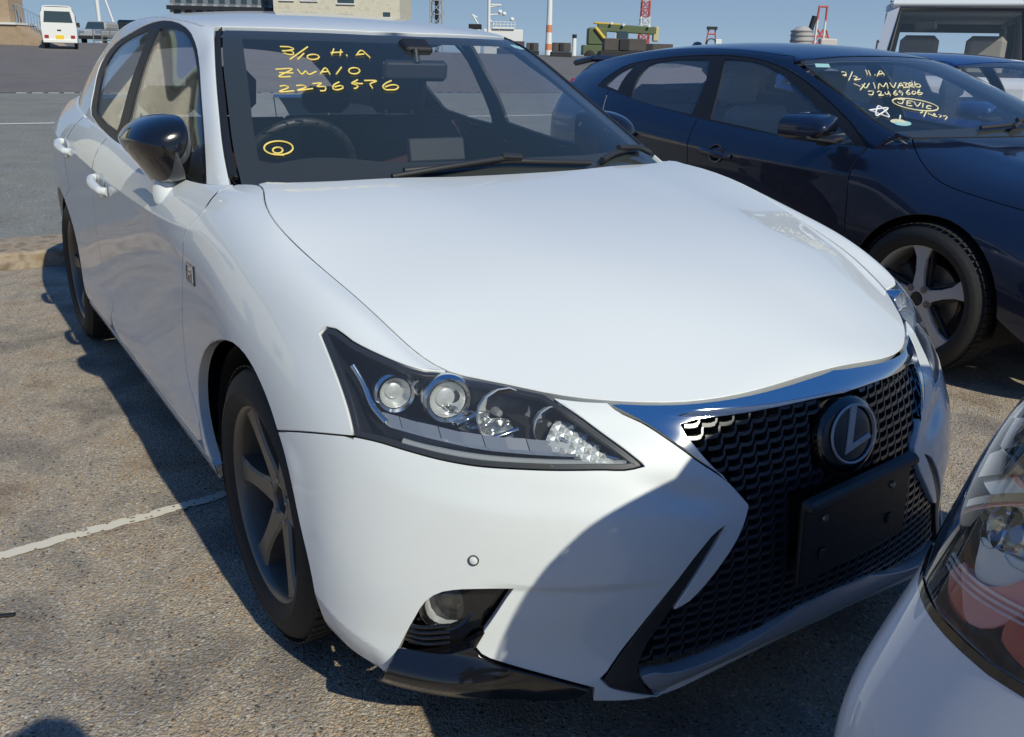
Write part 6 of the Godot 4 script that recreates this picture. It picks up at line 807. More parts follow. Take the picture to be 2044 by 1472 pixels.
func mirror(car: Node3D, s: float):
	# folded back against the door: the cap looks forward and out
	var sil := [Vector2(-.918, 1.045), Vector2(-.903, 1.068), Vector2(-.881, 1.084), Vector2(-.860, 1.094), Vector2(-.837, 1.101), Vector2(-.809, 1.105), Vector2(-.789, 1.102), Vector2(-.779, 1.090), Vector2(-.773, 1.065), Vector2(-.771, 1.03), Vector2(-.773, .99), Vector2(-.783, .956), Vector2(-.796, .934), Vector2(-.822, .927), Vector2(-.852, .931), Vector2(-.872, .960), Vector2(-.899, .997), Vector2(-.915, 1.025)]
	var cen := Vector2(-.835, 1.018)
	var prof := [[-.655, .02], [-.657, .30], [-.666, .58], [-.683, .78], [-.71, .91], [-.745, .98], [-.785, 1.0], [-.83, .99], [-.87, .96], [-.90, .90]]
	var sl := []
	for i in sil.size():
		sl.append(sil[i])
		if i in [0, 6, 12, 14]: sl.append(sil[i] + (sil[(i + 1) % sil.size()] - sil[i]) * .12)
	sil = sl
	var fold := Vector3.ZERO if s > 0 else Vector3(.075, -.01, -.07)
	var nu := sil.size(); var P := []
	for r in prof:
		var sh: Vector2 = Vector2(.016, .004) * ((r[0] + .785) / .13 if r[0] > -.785 else 0.0)
		for k in nu + 3:
			var c: Vector2 = cen + (sil[k % nu] - cen) * r[1] * 1.05 + sh
			P.append_array([c.x + fold.x, c.y + fold.y, r[0] + fold.z])
	var net := Net.new(nu + 2, prof.size() - 1, P, "", 1.0)
	# seam-free: draw the loop from u=1 to u=nu+1
	var mb := MB.new()
	var N := 80; var K := 30
	for j in K + 1:
		for i in N + 1:
			var u := 1.0 + float(nu) * i / N; var v := float(prof.size() - 1) * j / K
			var nn := net.nrm(u, v); var p := net.ev(u, v)
			if nn.dot(p - fold - Vector3(-.84, 1.018, -.79)) < 0: nn = -nn
			mb.vert(mir(p, s), mir(nn, s))
	for j in K:
		for i in N: mb.quad(j * (N + 1) + i, j * (N + 1) + i + 1, (j + 1) * (N + 1) + i + 1, (j + 1) * (N + 1) + i)
	var o := add(mb, "door_mirror", M.black_gloss, car)
	mb = MB.new()
	var loop := []
	for i in nu:
		var c: Vector2 = cen + (sil[i] - cen) * .84
		loop.append(mir(Vector3(c.x, c.y, -.902) + fold, s))
	mb.flat(loop if s > 0 else loop)
	add(mb, "mirror_glass", M.chrome, o)
	mb = MB.new()
	# white foot on the door
	var foot := [[Vector3(-.824, .940, -.770), .034, .036], [Vector3(-.820, .922, -.768), .042, .044], [Vector3(-.812, .902, -.765), .052, .056], [Vector3(-.802, .882, -.762), .060, .066], [Vector3(-.79, .862, -.76), .060, .070]]
	var sg := 24
	for r in foot:
		for i in sg + 1:
			var a := TAU * i / sg
			var e := Vector3(cos(a), .12 * sin(a), sin(a))
			mb.vert(mir(r[0] + Vector3(e.x * r[1], e.y * .03, e.z * r[2]), s), mir(Vector3(cos(a), .25, sin(a)).normalized(), s))
	for j in foot.size() - 1:
		for i in sg: mb.quad(j * (sg + 1) + i, j * (sg + 1) + i + 1, (j + 1) * (sg + 1) + i + 1, (j + 1) * (sg + 1) + i)
	add(mb, "foot", M.white, o)
func side_details(s: float, fdoor: Node3D, rdoor: Node3D, fender: Node3D):
	for d in [[fdoor, Vector3(-.873, .832, -1.52)], [rdoor, Vector3(-.876, .893, -2.24)]]:
		var c: Vector3 = d[1]; var mb := MB.new(); var l := []; var rr := []
		for k in 17:
			var t := float(k) / 16
			var b := sin(PI * clampf(t, 0, 1))
			l.append(mir(c + Vector3(-.027 * pow(b, .30), .012 - .024 * t, (.5 - t) * -.20), s))
			rr.append(.0165 - .004 * absf(t - .5))
		mb.tube(l, rr, 12)
		add(mb, "door_handle", M.white, d[0])
		# the finger cup behind it
		mb = MB.new()
		mb.lathe(scaled(frame(mir(Vector3(-1, .1, 0), s), mir(c + Vector3(-.001, -.004, 0), s)), Vector3(1.3, 1, 1)), [[.042, .001], [.037, .0022], [.030, -.002], [.0001, -.004]], 28)
		add(mb, "handle_cup", M.white, d[0])
	# square badge on the fender
	var uv := Vector2(18.07, 5.53)
	var c := belt.ev(uv.x, uv.y); var nn := belt.nrm(uv.x, uv.y)
	var t := frame(mir(nn, s), mir(c, s))
	var mb := MB.new()
	t = scaled(t, Vector3(.8, .8, 1))
	mb.boxt(t, Vector3(.085, .062, .007), .002)
	var b := add(mb, "badge", M.black_gloss, fender)
	mb = MB.new()
	for r in [[Vector2(0, .024), Vector2(.066, .004)], [Vector2(0, -.024), Vector2(.066, .004)], [Vector2(.035, 0), Vector2(.004, .044)], [Vector2(-.035, 0), Vector2(.004, .044)]]:
		mb.boxt(Transform3D(t.basis, t * Vector3(r[0].x, r[0].y, .004)), Vector3(r[1].x, r[1].y, .002), .0005)
	add(mb, "badge_frame", M.satin, b)
	mb = MB.new()
	mb.prism(Transform3D(t.basis, t * Vector3(0, 0, .0035)), PackedVector2Array([Vector2(-.022, -.017), Vector2(-.012, -.017), Vector2(-.007, -.004), Vector2(.012, -.004), Vector2(.015, .004), Vector2(-.004, .004), Vector2(-.001, .010), Vector2(.024, .010), Vector2(.027, .018), Vector2(-.008, .018)]), 0, .002, .0005)
	add(mb, "badge_letter", M.chrome, b)
func bumper_bits(bumper: Node3D):
	for s in [1.0, -1.0]:
		var c := belt.off(7.153, 6.977, .0015 + bumper_relief(7.153, 6.977)); var t := frame(mir(belt.nrm(7.153, 6.977), s), mir(c, s))
		var mb := MB.new()
		mb.lathe(t, [[.0095, -.004], [.0095, .001], [.0082, .0016], [.0076, .0004], [.0076, -.004]], 28)
		var o := add(mb, "parking_sensor", M.dark_plastic, bumper)
		mb = MB.new()
		mb.lathe(t, [[.0001, .0012], [.006, .001], [.0074, 0.0]], 24)
		add(mb, "sensor_face", M.white, o)
func wheel_arch(car: Node3D, s: float, zc: float):
	var mb := MB.new(); var n := 28; var r := .362
	for x in [-.845, -.50]:
		for i in n + 1:
			var a := lerpf(-.35, PI + .35, float(i) / n)
			mb.vert(mir(Vector3(x, .313 + r * sin(a), zc + r * cos(a)), s), Vector3(0, -sin(a), -cos(a)))
	for i in n: mb.quad(i, i + 1, n + 2 + i, n + 1 + i)
	var k := mb.vert(mir(Vector3(-.5, .313, zc), s), mir(Vector3(-1, 0, 0), s))
	for i in n:
		var a := mb.vert(mb.v[n + 1 + i], mir(Vector3(-1, 0, 0), s)); var b := mb.vert(mb.v[n + 2 + i], mir(Vector3(-1, 0, 0), s))
		mb.tri(k, a, b)
	add(mb, "wheel_arch_liner", M.black_matte, car)
func tyre_profile(R: float, r: float, w: float) -> Array:
	var h := w / 2
	return [[r - .004, -h + .02], [r + .012, -h + .004], [r + .035, -h - .003], [R - .04, -h], [R - .015, -h + .014], [R - .003, -h + .034], [R, -h + .055], [R, h - .055], [R - .003, h - .034], [R - .015, h - .014], [R - .022, h - .0115], [R - .024, h - .0085], [R - .04, h - .001], [R - .055, h + .003], [r + .035, h + .003], [r + .028, h - .0005], [r + .012, h - .004], [r - .004, h - .02]]
func tyre(parent: Node3D, R: float, r: float, w: float):
	var mb := MB.new()
	mb.lathe(Transform3D(), tyre_profile(R, r, w), 72)
	var t := add(mb, "tyre", M.tyre, parent)
	mb = MB.new()
	for i in 64:
		var a := TAU * i / 64
		for row in [-1, 1]:
			var f := frame(Vector3(cos(a), sin(a), 0), Vector3(cos(a), sin(a), 0) * (R + .0005) + Vector3(0, 0, row * w * .29), Vector3(0, 0, 1))
			mb.boxt(f, Vector3(.024, w * .24, .0035), .001)
	add(mb, "tread", M.tyre, t)
# local z = outwards
func wheel_six(s: float) -> Node3D:
	var root := Node3D.new(); root.name = "wheel"
	root.rotation.y = PI / 2 * s
	tyre(root, .311, .222, .215)
	var mb := MB.new()
	mb.lathe(Transform3D(), [[.217, -.09], [.213, -.04], [.205, .03], [.212, .072], [.214, .084], [.222, .092], [.2285, .094], [.230, .090], [.227, .083], [.222, .078]], 72)
	var rim := add(mb, "rim", M.gunmetal, root)
	for k in 6:
		mb = MB.new()
		var a := TAU * (k + .02) / 6
		var R := [.040, .065, .095, .130, .170, .205, .216]; var hw := [.030, .031, .0255, .0225, .024, .032, .044]; var zz := [.056, .059, .063, .068, .073, .077, .079]
		var ex := Vector3(cos(a), sin(a), 0); var ey := Vector3(-sin(a), cos(a), 0)
		for i in R.size() - 1:
			var A := []
			for q in [i, i + 1]:
				var c: Vector3 = ex * R[q]
				A.append([c + ey * hw[q] * .72 + Vector3(0, 0, zz[q]), c - ey * hw[q] * .72 + Vector3(0, 0, zz[q]), c + ey * hw[q] + Vector3(0, 0, zz[q] - .006), c - ey * hw[q] + Vector3(0, 0, zz[q] - .006), c + ey * hw[q] * 1.05 + Vector3(0, 0, zz[q] - .045), c - ey * hw[q] * 1.05 + Vector3(0, 0, zz[q] - .045)])
			for f in [[0, 1], [2, 0], [1, 3], [4, 2], [3, 5]]:
				mb.flat([A[0][f[0]], A[1][f[0]], A[1][f[1]], A[0][f[1]]])
		# turn the faces outward
		add(fix(mb), "spoke", M.gunmetal, rim)
	mb = MB.new()
	mb.lathe(Transform3D(), [[.0001, .030], [.030, .030], [.034, .034], [.037, .052], [.042, .057], [.058, .058], [.062, .050], [.062, -.02]], 6, .99)
	var hub := add(mb, "hub", M.gunmetal, rim)
	for k in 5:
		var a := TAU * k / 5 + .3
		mb = MB.new()
		mb.lathe(Transform3D(Basis(), Vector3(cos(a) * .0505, sin(a) * .0505, .046)), [[.0001, .014], [.007, .014], [.009, .010], [.009, 0]], 6, .99)
		add(mb, "wheel_nut", M.steel, hub)
	brake(root)
	return root
func fix(mb: MB) -> MB:
	# flat shells: keep the stored face normals, they already follow the winding
	return mb
func brake(root: Node3D):
	var mb := MB.new()
	mb.lathe(Transform3D(), [[.05, .03], [.07, .028], [.075, .006], [.14, .006], [.142, 0], [.14, -.02], [.07, -.02]], 48)
	add(mb, "brake_disc", M.steel, root)
	mb = MB.new()
	mb.boxt(Transform3D(Basis(Vector3(0, 0, 1), .6), Vector3(-.10, .07, .0)), Vector3(.07, .11, .06), .012)
	add(mb, "brake_caliper", M.dark_plastic, root)
func cabin(car: Node3D):
	var mb := MB.new()
	# dashboard: swept top with a hood over the instruments
	var prof := [Vector2(-.40, .90), Vector2(-.55, .945), Vector2(-.72, .955), Vector2(-.84, .945), Vector2(-.89, .915), Vector2(-.90, .85), Vector2(-.86, .70), Vector2(-.84, .45)]
	var xs := [-.72, -.6, -.5, -.37, -.24, -.14, 0.0, .2, .45, .6, .72]
	var net := []
	for p in prof:
		for x in xs:
			var hump := .045 * exp(-pow((x + .37) / .16, 2)) * exp(-pow((p.x + .82) / .10, 2))
			net.append_array([x, p.y + hump, p.x])
	var dn := Net.new(xs.size() - 1, prof.size() - 1, net, "", 1.0)
	panel(mb, dn, PackedVector2Array([Vector2(0, 0), Vector2(xs.size() - 1, 0), Vector2(xs.size() - 1, prof.size() - 1), Vector2(0, prof.size() - 1)]), {"gap": 0.0, "lip": 0.0})
	var dash := add(mb, "dashboard", M.interior, car)
	mb = MB.new()
	mb.boxt(Transform3D(Basis(Vector3(1, 0, 0), -.2), Vector3(.02, .985, -.80)), Vector3(.20, .075, .03), .006)
	add(mb, "navigation_screen", M.dark_plastic, dash)
	# steering wheel
	var sw := frame(Vector3(0, .42, -1), Vector3(-.37, .905, -1.0))
	mb = MB.new()
	var ring := []
	for i in 41:
		var a := TAU * i / 40
		ring.append(sw * Vector3(.185 * cos(a), .178 * sin(a), 0))
	mb.tube(ring, .0155, 10, false)
	var st := add(mb, "steering_wheel", M.black, car)
	mb = MB.new()
	mb.boxt(Transform3D(sw.basis, sw * Vector3(0, -.01, -.02)), Vector3(.13, .12, .05), .02)
	mb.boxt(Transform3D(sw.basis, sw * Vector3(0, 0, -.005)), Vector3(.35, .04, .02), .008)
	add(mb, "steering_hub", M.black, st)
	for x in [-.37, .37]: seat(car, Vector3(x, .22, -1.45))
	for x in [-.38, .38]: rear_seat(car, x)
	# lining
	both(belt, pv2(O_DOOR_F), {"off": -.05, "lip": 0.0, "gap": -.02}, "door_lining", M.interior, car)
	both(belt, pv2(O_DOOR_R), {"off": -.05, "lip": 0.0, "gap": -.02}, "door_lining", M.interior, car)
	both(canopy, pv2(O_SIDE_FRAME), {"off": -.03, "lip": 0.0, "holes": [pv2(O_DLO)]}, "pillar_lining", M.interior, car)
	whole(canopy, pv2(O_ROOF), {"lock": "v", "off": -.03, "lip": 0.0, "gap": -.01}, "headliner", M.headliner, car)
	mb = MB.new()
	mb.boxt(Transform3D(Basis(Vector3(1, 0, 0), .1), Vector3(0, 1.225, -.90)), Vector3(.23, .065, .03), .015)
	var rv := add(mb, "interior_mirror", M.black, car)
	mb = MB.new()
	mb.boxt(Transform3D(Basis(Vector3(1, 0, 0), .1), Vector3(0, 1.225, -.918)), Vector3(.21, .052, .004), .001)
	add(mb, "mirror_face", M.chrome, rv)
	mb = MB.new()
	mb.tube([Vector3(0, 1.25, -.89), Vector3(0, 1.29, -.90)], .012, 10)
	mb.boxt(Transform3D(Basis(Vector3(1, 0, 0), .48), Vector3(.02, 1.298, -.935)), Vector3(.10, .03, .07), .01)
	add(mb, "mirror_stem", M.black, rv)
func seat(car: Node3D, at: Vector3):
	var mb := MB.new()
	mb.boxt(Transform3D(Basis(Vector3(1, 0, 0), .12), at + Vector3(0, .17, .12)), Vector3(.50, .20, .52), .07)
	var s := add(mb, "front_seat", M.seat_red, car)
	mb = MB.new()
	mb.boxt(Transform3D(Basis(Vector3(1, 0, 0), .28), at + Vector3(0, .50, -.24)), Vector3(.48, .66, .16), .07)
	add(mb, "backrest", M.seat_red, s)
	mb = MB.new()
	mb.boxt(Transform3D(Basis(Vector3(1, 0, 0), .2), at + Vector3(0, .905, -.34)), Vector3(.26, .18, .11), .045)
	add(mb, "headrest", M.seat_red, s)
	for x in [-.06, .06]:
		mb = MB.new()
		mb.tube([at + Vector3(x, .78, -.32), at + Vector3(x, .86, -.335)], .007, 8)
		add(mb, "headrest_post", M.steel, s)
func rear_seat(car: Node3D, x: float):
	var mb := MB.new()
	mb.boxt(Transform3D(Basis(), Vector3(x, .42, -2.2)), Vector3(.66, .20, .5), .07)
	var s := add(mb, "rear_seat", M.interior, car)
	mb = MB.new()
	mb.boxt(Transform3D(Basis(Vector3(1, 0, 0), .35), Vector3(x, .70, -2.52)), Vector3(.66, .60, .16), .06)
	add(mb, "backrest", M.interior, s)
	mb = MB.new()
	mb.boxt(Transform3D(Basis(Vector3(1, 0, 0), .3), Vector3(x, 1.05, -2.62)), Vector3(.25, .13, .10), .04)
	add(mb, "headrest", M.interior, s)
func windshield_bits(car: Node3D, ws: Node3D):
	# marker writing
	for st in STROKES:
		var l := []
		for i in range(0, st.size(), 2): l.append(canopy.off(st[i], st[i + 1], .0015))
		var mb := MB.new()
		mb.tube(l, .0026, 6)
		add(mb, "marker_stroke", M.marker, ws)
	# stickers high in the far corner
	for d in [[6.72, 4.30], [6.70, 4.62]]:
		var c := canopy.off(d[0], d[1], -.004) * Vector3(-1, 1, 1); var t := frame(canopy.nrm(d[0], d[1]) * Vector3(-1, 1, 1), c)
		var mb := MB.new()
		mb.boxt(t, Vector3(.045, .026, .0012), 0)
		add(mb, "sticker", M.sticker, ws)
	# wipers
	var mb := MB.new(); var l := []
	for p in curve([wp(-.31, 1.30), wp(-.16, 1.42), wp(0.0, 1.50), wp(.12, 1.42), wp(.30, 1.24)], 26): l.append(p)
	mb.tube(l, .0085, 8)
	var w := add(mb, "wiper", M.dark_plastic, car)
	mb = MB.new()
	mb.boxt(frame(Vector3(.1, .8, .5), wp(.02, 1.50) + Vector3(0, .012, .006), Vector3(1, 0, 0)), Vector3(.02, .07, .018), .004)
	add(mb, "wiper_clip", M.dark_plastic, w)
	mb = MB.new()
	mb.tube(curve([wp(.02, 1.50) + Vector3(0, .012, .005), wp(-.18, 1.28) + Vector3(0, .012, .006), wp(-.36, .98) + Vector3(0, .01, .01)], 12), .008, 8)
	add(mb, "wiper_arm", M.dark_plastic, w)
	mb = MB.new()
	mb.tube(curve([wp(.36, 1.28), wp(.45, 1.46), wp(.56, 1.48), wp(.64, 1.40)], 14), .010, 8)
	w = add(mb, "wiper", M.dark_plastic, car)
	mb = MB.new()
	mb.tube(curve([wp(.47, 1.50) + Vector3(0, .012, .004), wp(.58, 1.30) + Vector3(0, .014, .004), wp(.63, 1.02) + Vector3(0, .01, .01)], 12), .009, 8)
	add(mb, "wiper_arm", M.dark_plastic, w)
# a point just above the windshield at lateral x and station u
func wp(x: float, u: float) -> Vector3:
	var v := 0.0
	for k in 30:
		var e := canopy.ev(u, v).x + absf(x)
		v = clampf(v - e / minf(canopy.dv(u, v).x, -.02), 0, 6)
	var p := canopy.off(u, v, .012)
	return p if x < 0 else p * Vector3(-1, 1, 1)
func underbody(car: Node3D):
	var mb := MB.new()
	mb.box(Vector3(-.80, .20, -2.18), Vector3(.80, .235, -.42))
	mb.box(Vector3(-.49, .21, -3.2), Vector3(.49, .40, -2.15))
	mb.box(Vector3(-.49, .22, -.45), Vector3(.49, .60, .60))
	mb.box(Vector3(-.50, .235, .35), Vector3(.50, .26, .74))
	mb.box(Vector3(-.75, .38, -3.3), Vector3(.75, .44, -2.97))
	mb.box(Vector3(-.74, .235, -.43), Vector3(.74, .86, -.38))
	add(mb, "underbody", M.black_matte, car)
	mb = MB.new()
	mb.box(Vector3(-.56, .60, -.36), Vector3(.56, .66, .60))
	mb.box(Vector3(-.62, .235, .42), Vector3(-.49, .60, .60)); mb.box(Vector3(.49, .235, .42), Vector3(.62, .60, .60))
	add(mb, "engine_cover", M.black_matte, car)

# ---------------------------------------------------------------- ground
func gy(z: float) -> float:
	var t := clampf((-z - 6.0) / 54.0, 0, 1)
	return 1.5 * (t * t * (3 - 2 * t) * .3 + t * .7)
func asphalt_image(seed_: int, size: int, stones: int, rmin: float, rmax: float, dark: Vector3, light: Vector3, bump := false) -> Array:
	var rng := RandomNumberGenerator.new()
	rng.seed = seed_
	var n := FastNoiseLite.new()
	n.seed = seed_; n.frequency = .045; n.fractal_octaves = 3
	var px := PackedByteArray(); px.resize(size * size * 3)
	var hh := PackedByteArray(); hh.resize(size * size)
	for y in size:
		for x in size:
			var f := .5 + .5 * n.get_noise_2d(minf(x, size - x) * 1.3, minf(y, size - y) * 1.3)
			var e := rng.randf()
			var c := dark.lerp(light, clampf(f * .55 + e * .30 - .12, 0, 1))
			var i := (y * size + x) * 3
			px[i] = int(c.x * 255); px[i + 1] = int(c.y * 255); px[i + 2] = int(c.z * 255)
			hh[y * size + x] = int(60 + 50 * e)
	for k in stones:
		var cx := rng.randi() % size; var cy := rng.randi() % size
		var r := rmin + (rmax - rmin) * pow(rng.randf(), 2.2)
		var t := pow(rng.randf(), 1.6); var w := rng.randf()
		var col := dark.lerp(light, .32 + .62 * t) * (Vector3(1.06, 1.0, .90) if w < .35 else (Vector3(1.0, .93, .86) if w < .5 else Vector3(.98, 1.0, 1.02)))
		if rng.randf() < .08: col *= .55
		if rng.randf() < .035: col = col.lerp(Vector3(.86, .85, .82), .75)
		var sx := rng.randf_range(.7, 1.4); var ang := rng.randf() * PI; var ca := cos(ang); var sa := sin(ang)
		var R := int(ceil(r * 1.5))
		for dy in range(-R, R + 1):
			for dx in range(-R, R + 1):
				var u := (dx * ca + dy * sa) / sx; var v := (-dx * sa + dy * ca) * sx
				var d := (u * u + v * v) / (r * r)
				if d > 1.0: continue
				var q := ((cy + dy + size) % size) * size + (cx + dx + size) % size
				var i := q * 3
				px[i] = int(clampf(col.x, 0, 1) * 255); px[i + 1] = int(clampf(col.y, 0, 1) * 255); px[i + 2] = int(clampf(col.z, 0, 1) * 255)
				hh[q] = int(120 + 120 * sqrt(1.0 - d))
	return [ImageTexture.create_from_image(Image.create_from_data(size, size, false, Image.FORMAT_RGB8, px)), ImageTexture.create_from_image(Image.create_from_data(size, size, false, Image.FORMAT_L8, hh))]
func asphalt_mat(tex: Array, tile: float, relief: float, blotch: NoiseTexture2D, bl_scale: float) -> StandardMaterial3D:
	var m := mat(Color.WHITE, .88)
	m.albedo_texture = tex[0]
	m.heightmap_texture = tex[1]; m.heightmap_scale = relief; m.heightmap_enabled = true
	m.uv1_triplanar = true; m.uv1_world_triplanar = true; m.uv1_scale = Vector3.ONE / tile
	m.detail_enabled = true; m.detail_albedo = blotch; m.detail_blend_mode = BaseMaterial3D.BLEND_MODE_MUL
	m.detail_uv_layer = BaseMaterial3D.DETAIL_UV_2
	m.uv2_triplanar = true; m.uv2_world_triplanar = true; m.uv2_scale = Vector3.ONE / bl_scale
	return m
func sheet(xs: Array, zs: Array, lift: float, called: String, m: Material) -> MeshInstance3D:
	var mb := MB.new()
	for z in zs:
		for x in xs:
			var s: float = (gy(z - .2) - gy(z + .2)) / .4
			mb.vert(Vector3(x, gy(z) + lift, z), Vector3(0, 1, s).normalized(), Vector2(x, z))
	var w := xs.size()
	for j in zs.size() - 1:
		for i in w - 1: mb.quad(j * w + i, j * w + i + 1, (j + 1) * w + i + 1, (j + 1) * w + i)
	var o := add(mb, called, m)
	struct(o)
	return o
func steps(a: float, b: float, n: int) -> Array:
	var r := []
	for i in n + 1: r.append(lerpf(a, b, float(i) / n))
	return r
func ground():
	var near := asphalt_image(11, 1024, 60000, 1.2, 4.2, Vector3(.545, .505, .46), Vector3(.79, .745, .69))
	var far := asphalt_image(23, 512, 12000, 1.0, 2.6, Vector3(.47, .475, .465), Vector3(.61, .615, .595))
	var bl := noise_tex(5, .012, [[0.0, Color(.70, .70, .71)], [.35, Color(.88, .88, .88)], [.55, Color(1, .99, .97)], [.75, Color(.97, .94, .90)], [1.0, Color(.80, .76, .72)]], 512)
	var bl2 := noise_tex(9, .010, [[0.0, Color(.86, .86, .86)], [.5, Color(.97, .97, .97)], [1.0, Color(.90, .87, .84)]], 512)
	M.lot = asphalt_mat(near, 1.05, .35, bl, 2.7)
	M.road = asphalt_mat(far, 1.6, .1, bl2, 9.0)
	var brown := asphalt_image(31, 512, 9000, 1.0, 2.4, Vector3(.42, .40, .39), Vector3(.53, .51, .50))
	M.ramp = asphalt_mat(brown, 2.4, .1, bl2, 13.0)
	sheet([-60, 70], [60, 20, 4, -2, -4.35], 0.0, "parking_lot", M.lot)
	sheet([-400, -60, -10, 0, 10, 40, 120, 700], [-4.35] + steps(-5, -19.7, 16) , 0.0, "road", M.road)
	sheet([-400, -60, -10, 0, 10, 40, 120, 700], steps(-19.95, -60, 14) + [-90.0, -150.0, -300.0, -900.0], 0.0, "ramp_road", M.ramp)
	sheet([-700, 900], [900, 60], 0.0, "far_ground", M.road)
	# low dusty kerb between the lot and the road
	var km := mat(lin(.40, .345, .28), .92)
	km.albedo_texture = noise_tex(40, .02, [[0.0, Color(.62, .58, .52)], [.5, Color(.95, .93, .9)], [1.0, Color(.78, .68, .55)]], 512, FastNoiseLite.TYPE_SIMPLEX_SMOOTH, 5)
	km.uv1_triplanar = true; km.uv1_world_triplanar = true; km.uv1_scale = Vector3(.7, .7, .7)
	var kerb := Node3D.new(); kerb.name = "kerb"; add_child(kerb); struct(kerb)
	var rng := RandomNumberGenerator.new(); rng.seed = 3
	for i in 8:
		var x := -9.0 + i * 2.4
		var mb := MB.new()
		mb.box(Vector3(x + .003, -.02, -4.72 + rng.randf_range(-.006, .006)), Vector3(x + 2.397, .105 + rng.randf_range(-.004, .004), -4.20 + rng.randf_range(-.006, .006)), .018)
		add(mb, "kerb_stone", km, kerb)
	# worn white bay line under the car, a line across the road and the drain
	paint_line(Vector3(-3.4, .004, -.47), Vector3(1.6, .004, -.905), .042, .62, "bay_line", 5)
	var pm := mat(lin(.62, .62, .60), .8)
	var mb := MB.new()
	for sgm in [[-14.0, -1.2], [-1.1, 3.0], [3.1, 40.0]]:
		var z := -13.55
		mb.flat([Vector3(sgm[0], gy(z + .07) + .006, z + .07), Vector3(sgm[1], gy(z + .07) + .006, z + .07), Vector3(sgm[1], gy(z - .07) + .006, z - .07), Vector3(sgm[0], gy(z - .07) + .006, z - .07)])
	struct(add(mb, "road_line", pm))
	mb = MB.new()
	mb.box(Vector3(.45, gy(-19.8) - .1, -19.95), Vector3(30, gy(-19.8) - .02, -19.7))
	var dr := add(mb, "drain", M.black)
	struct(dr)
	for i in 40:
		mb = MB.new()
		mb.box(Vector3(.5 + i * .3, gy(-19.8) - .05, -19.93), Vector3(.72 + i * .3, gy(-19.8) + .012, -19.72), .01)
		add(mb, "grate_bar", M.steel, dr)
	mb = MB.new()
	mb.boxt(Transform3D(Basis(Vector3.UP, -.35), Vector3(-1.385, .005, -.352)), Vector3(.075, .007, .012), .002)
	tag(add(mb, "plastic_strip", M.black), "thin black plastic strip lying on the asphalt below the white bay line", "debris")
	loose_stones()
func paint_line(a: Vector3, b: Vector3, wid: float, keep: float, called: String, seed_: int):
	var n := FastNoiseLite.new(); n.seed = seed_; n.frequency = 9.0; n.fractal_octaves = 3
	var mb := MB.new(); var d := (b - a).normalized(); var s := Vector3(-d.z, 0, d.x)
	var L := a.distance_to(b); var st := .007; var cols := 6
	for i in int(L / st):
		var t0 := i * st; var t1 := t0 + st
		var m := n.get_noise_2d(t0 * .8, 50.0)
		var wob := n.get_noise_2d(t0 * 2.0, 9.0) * .006
		for j in cols:
			var q := (j + .5) / cols - .5
			if n.get_noise_2d(t0 * 3.1, q * 1.2 + 3.0) > keep - absf(q) * .62 - maxf(0, m) * .5: continue
			var p0 := a + d * t0 + s * ((float(j) / cols - .5) * wid + wob); var p1 := a + d * t1 + s * ((float(j) / cols - .5) * wid + wob)
			mb.flat([p0 + s * wid / cols, p1 + s * wid / cols, p1, p0])
	struct(add(mb, called, mat(lin(.66, .60, .49), .85)))
func loose_stones():
	var rng := RandomNumberGenerator.new(); rng.seed = 77
	var mb := MB.new()
	for k in 420:
		var x := rng.randf_range(-3.2, -.9); var z := rng.randf_range(-3.8, .8)
		var r := rng.randf_range(.0016, .0045)
		var t := Transform3D(Basis(Vector3(rng.randf(), rng.randf(), rng.randf()).normalized(), rng.randf() * 6.0), Vector3(x, r * .5, z))
		var P := [Vector3(1, 0, 0), Vector3(-1, 0, .1), Vector3(0, .8, 0), Vector3(0, -.7, 0), Vector3(0, 0, 1.2), Vector3(.1, 0, -1)]
		for f in [[0, 2, 4], [2, 1, 4], [1, 3, 4], [3, 0, 4], [2, 0, 5], [1, 2, 5], [3, 1, 5], [0, 3, 5]]:
			mb.flat([t * (P[f[0]] * r), t * (P[f[2]] * r), t * (P[f[1]] * r)])
	var o := add(mb, "grit", mat(lin(.42, .39, .34), .8))
	o.set_meta("kind", "stuff"); o.set_meta("label", "pale grit scattered over the sunlit asphalt"); o.set_meta("category", "grit")

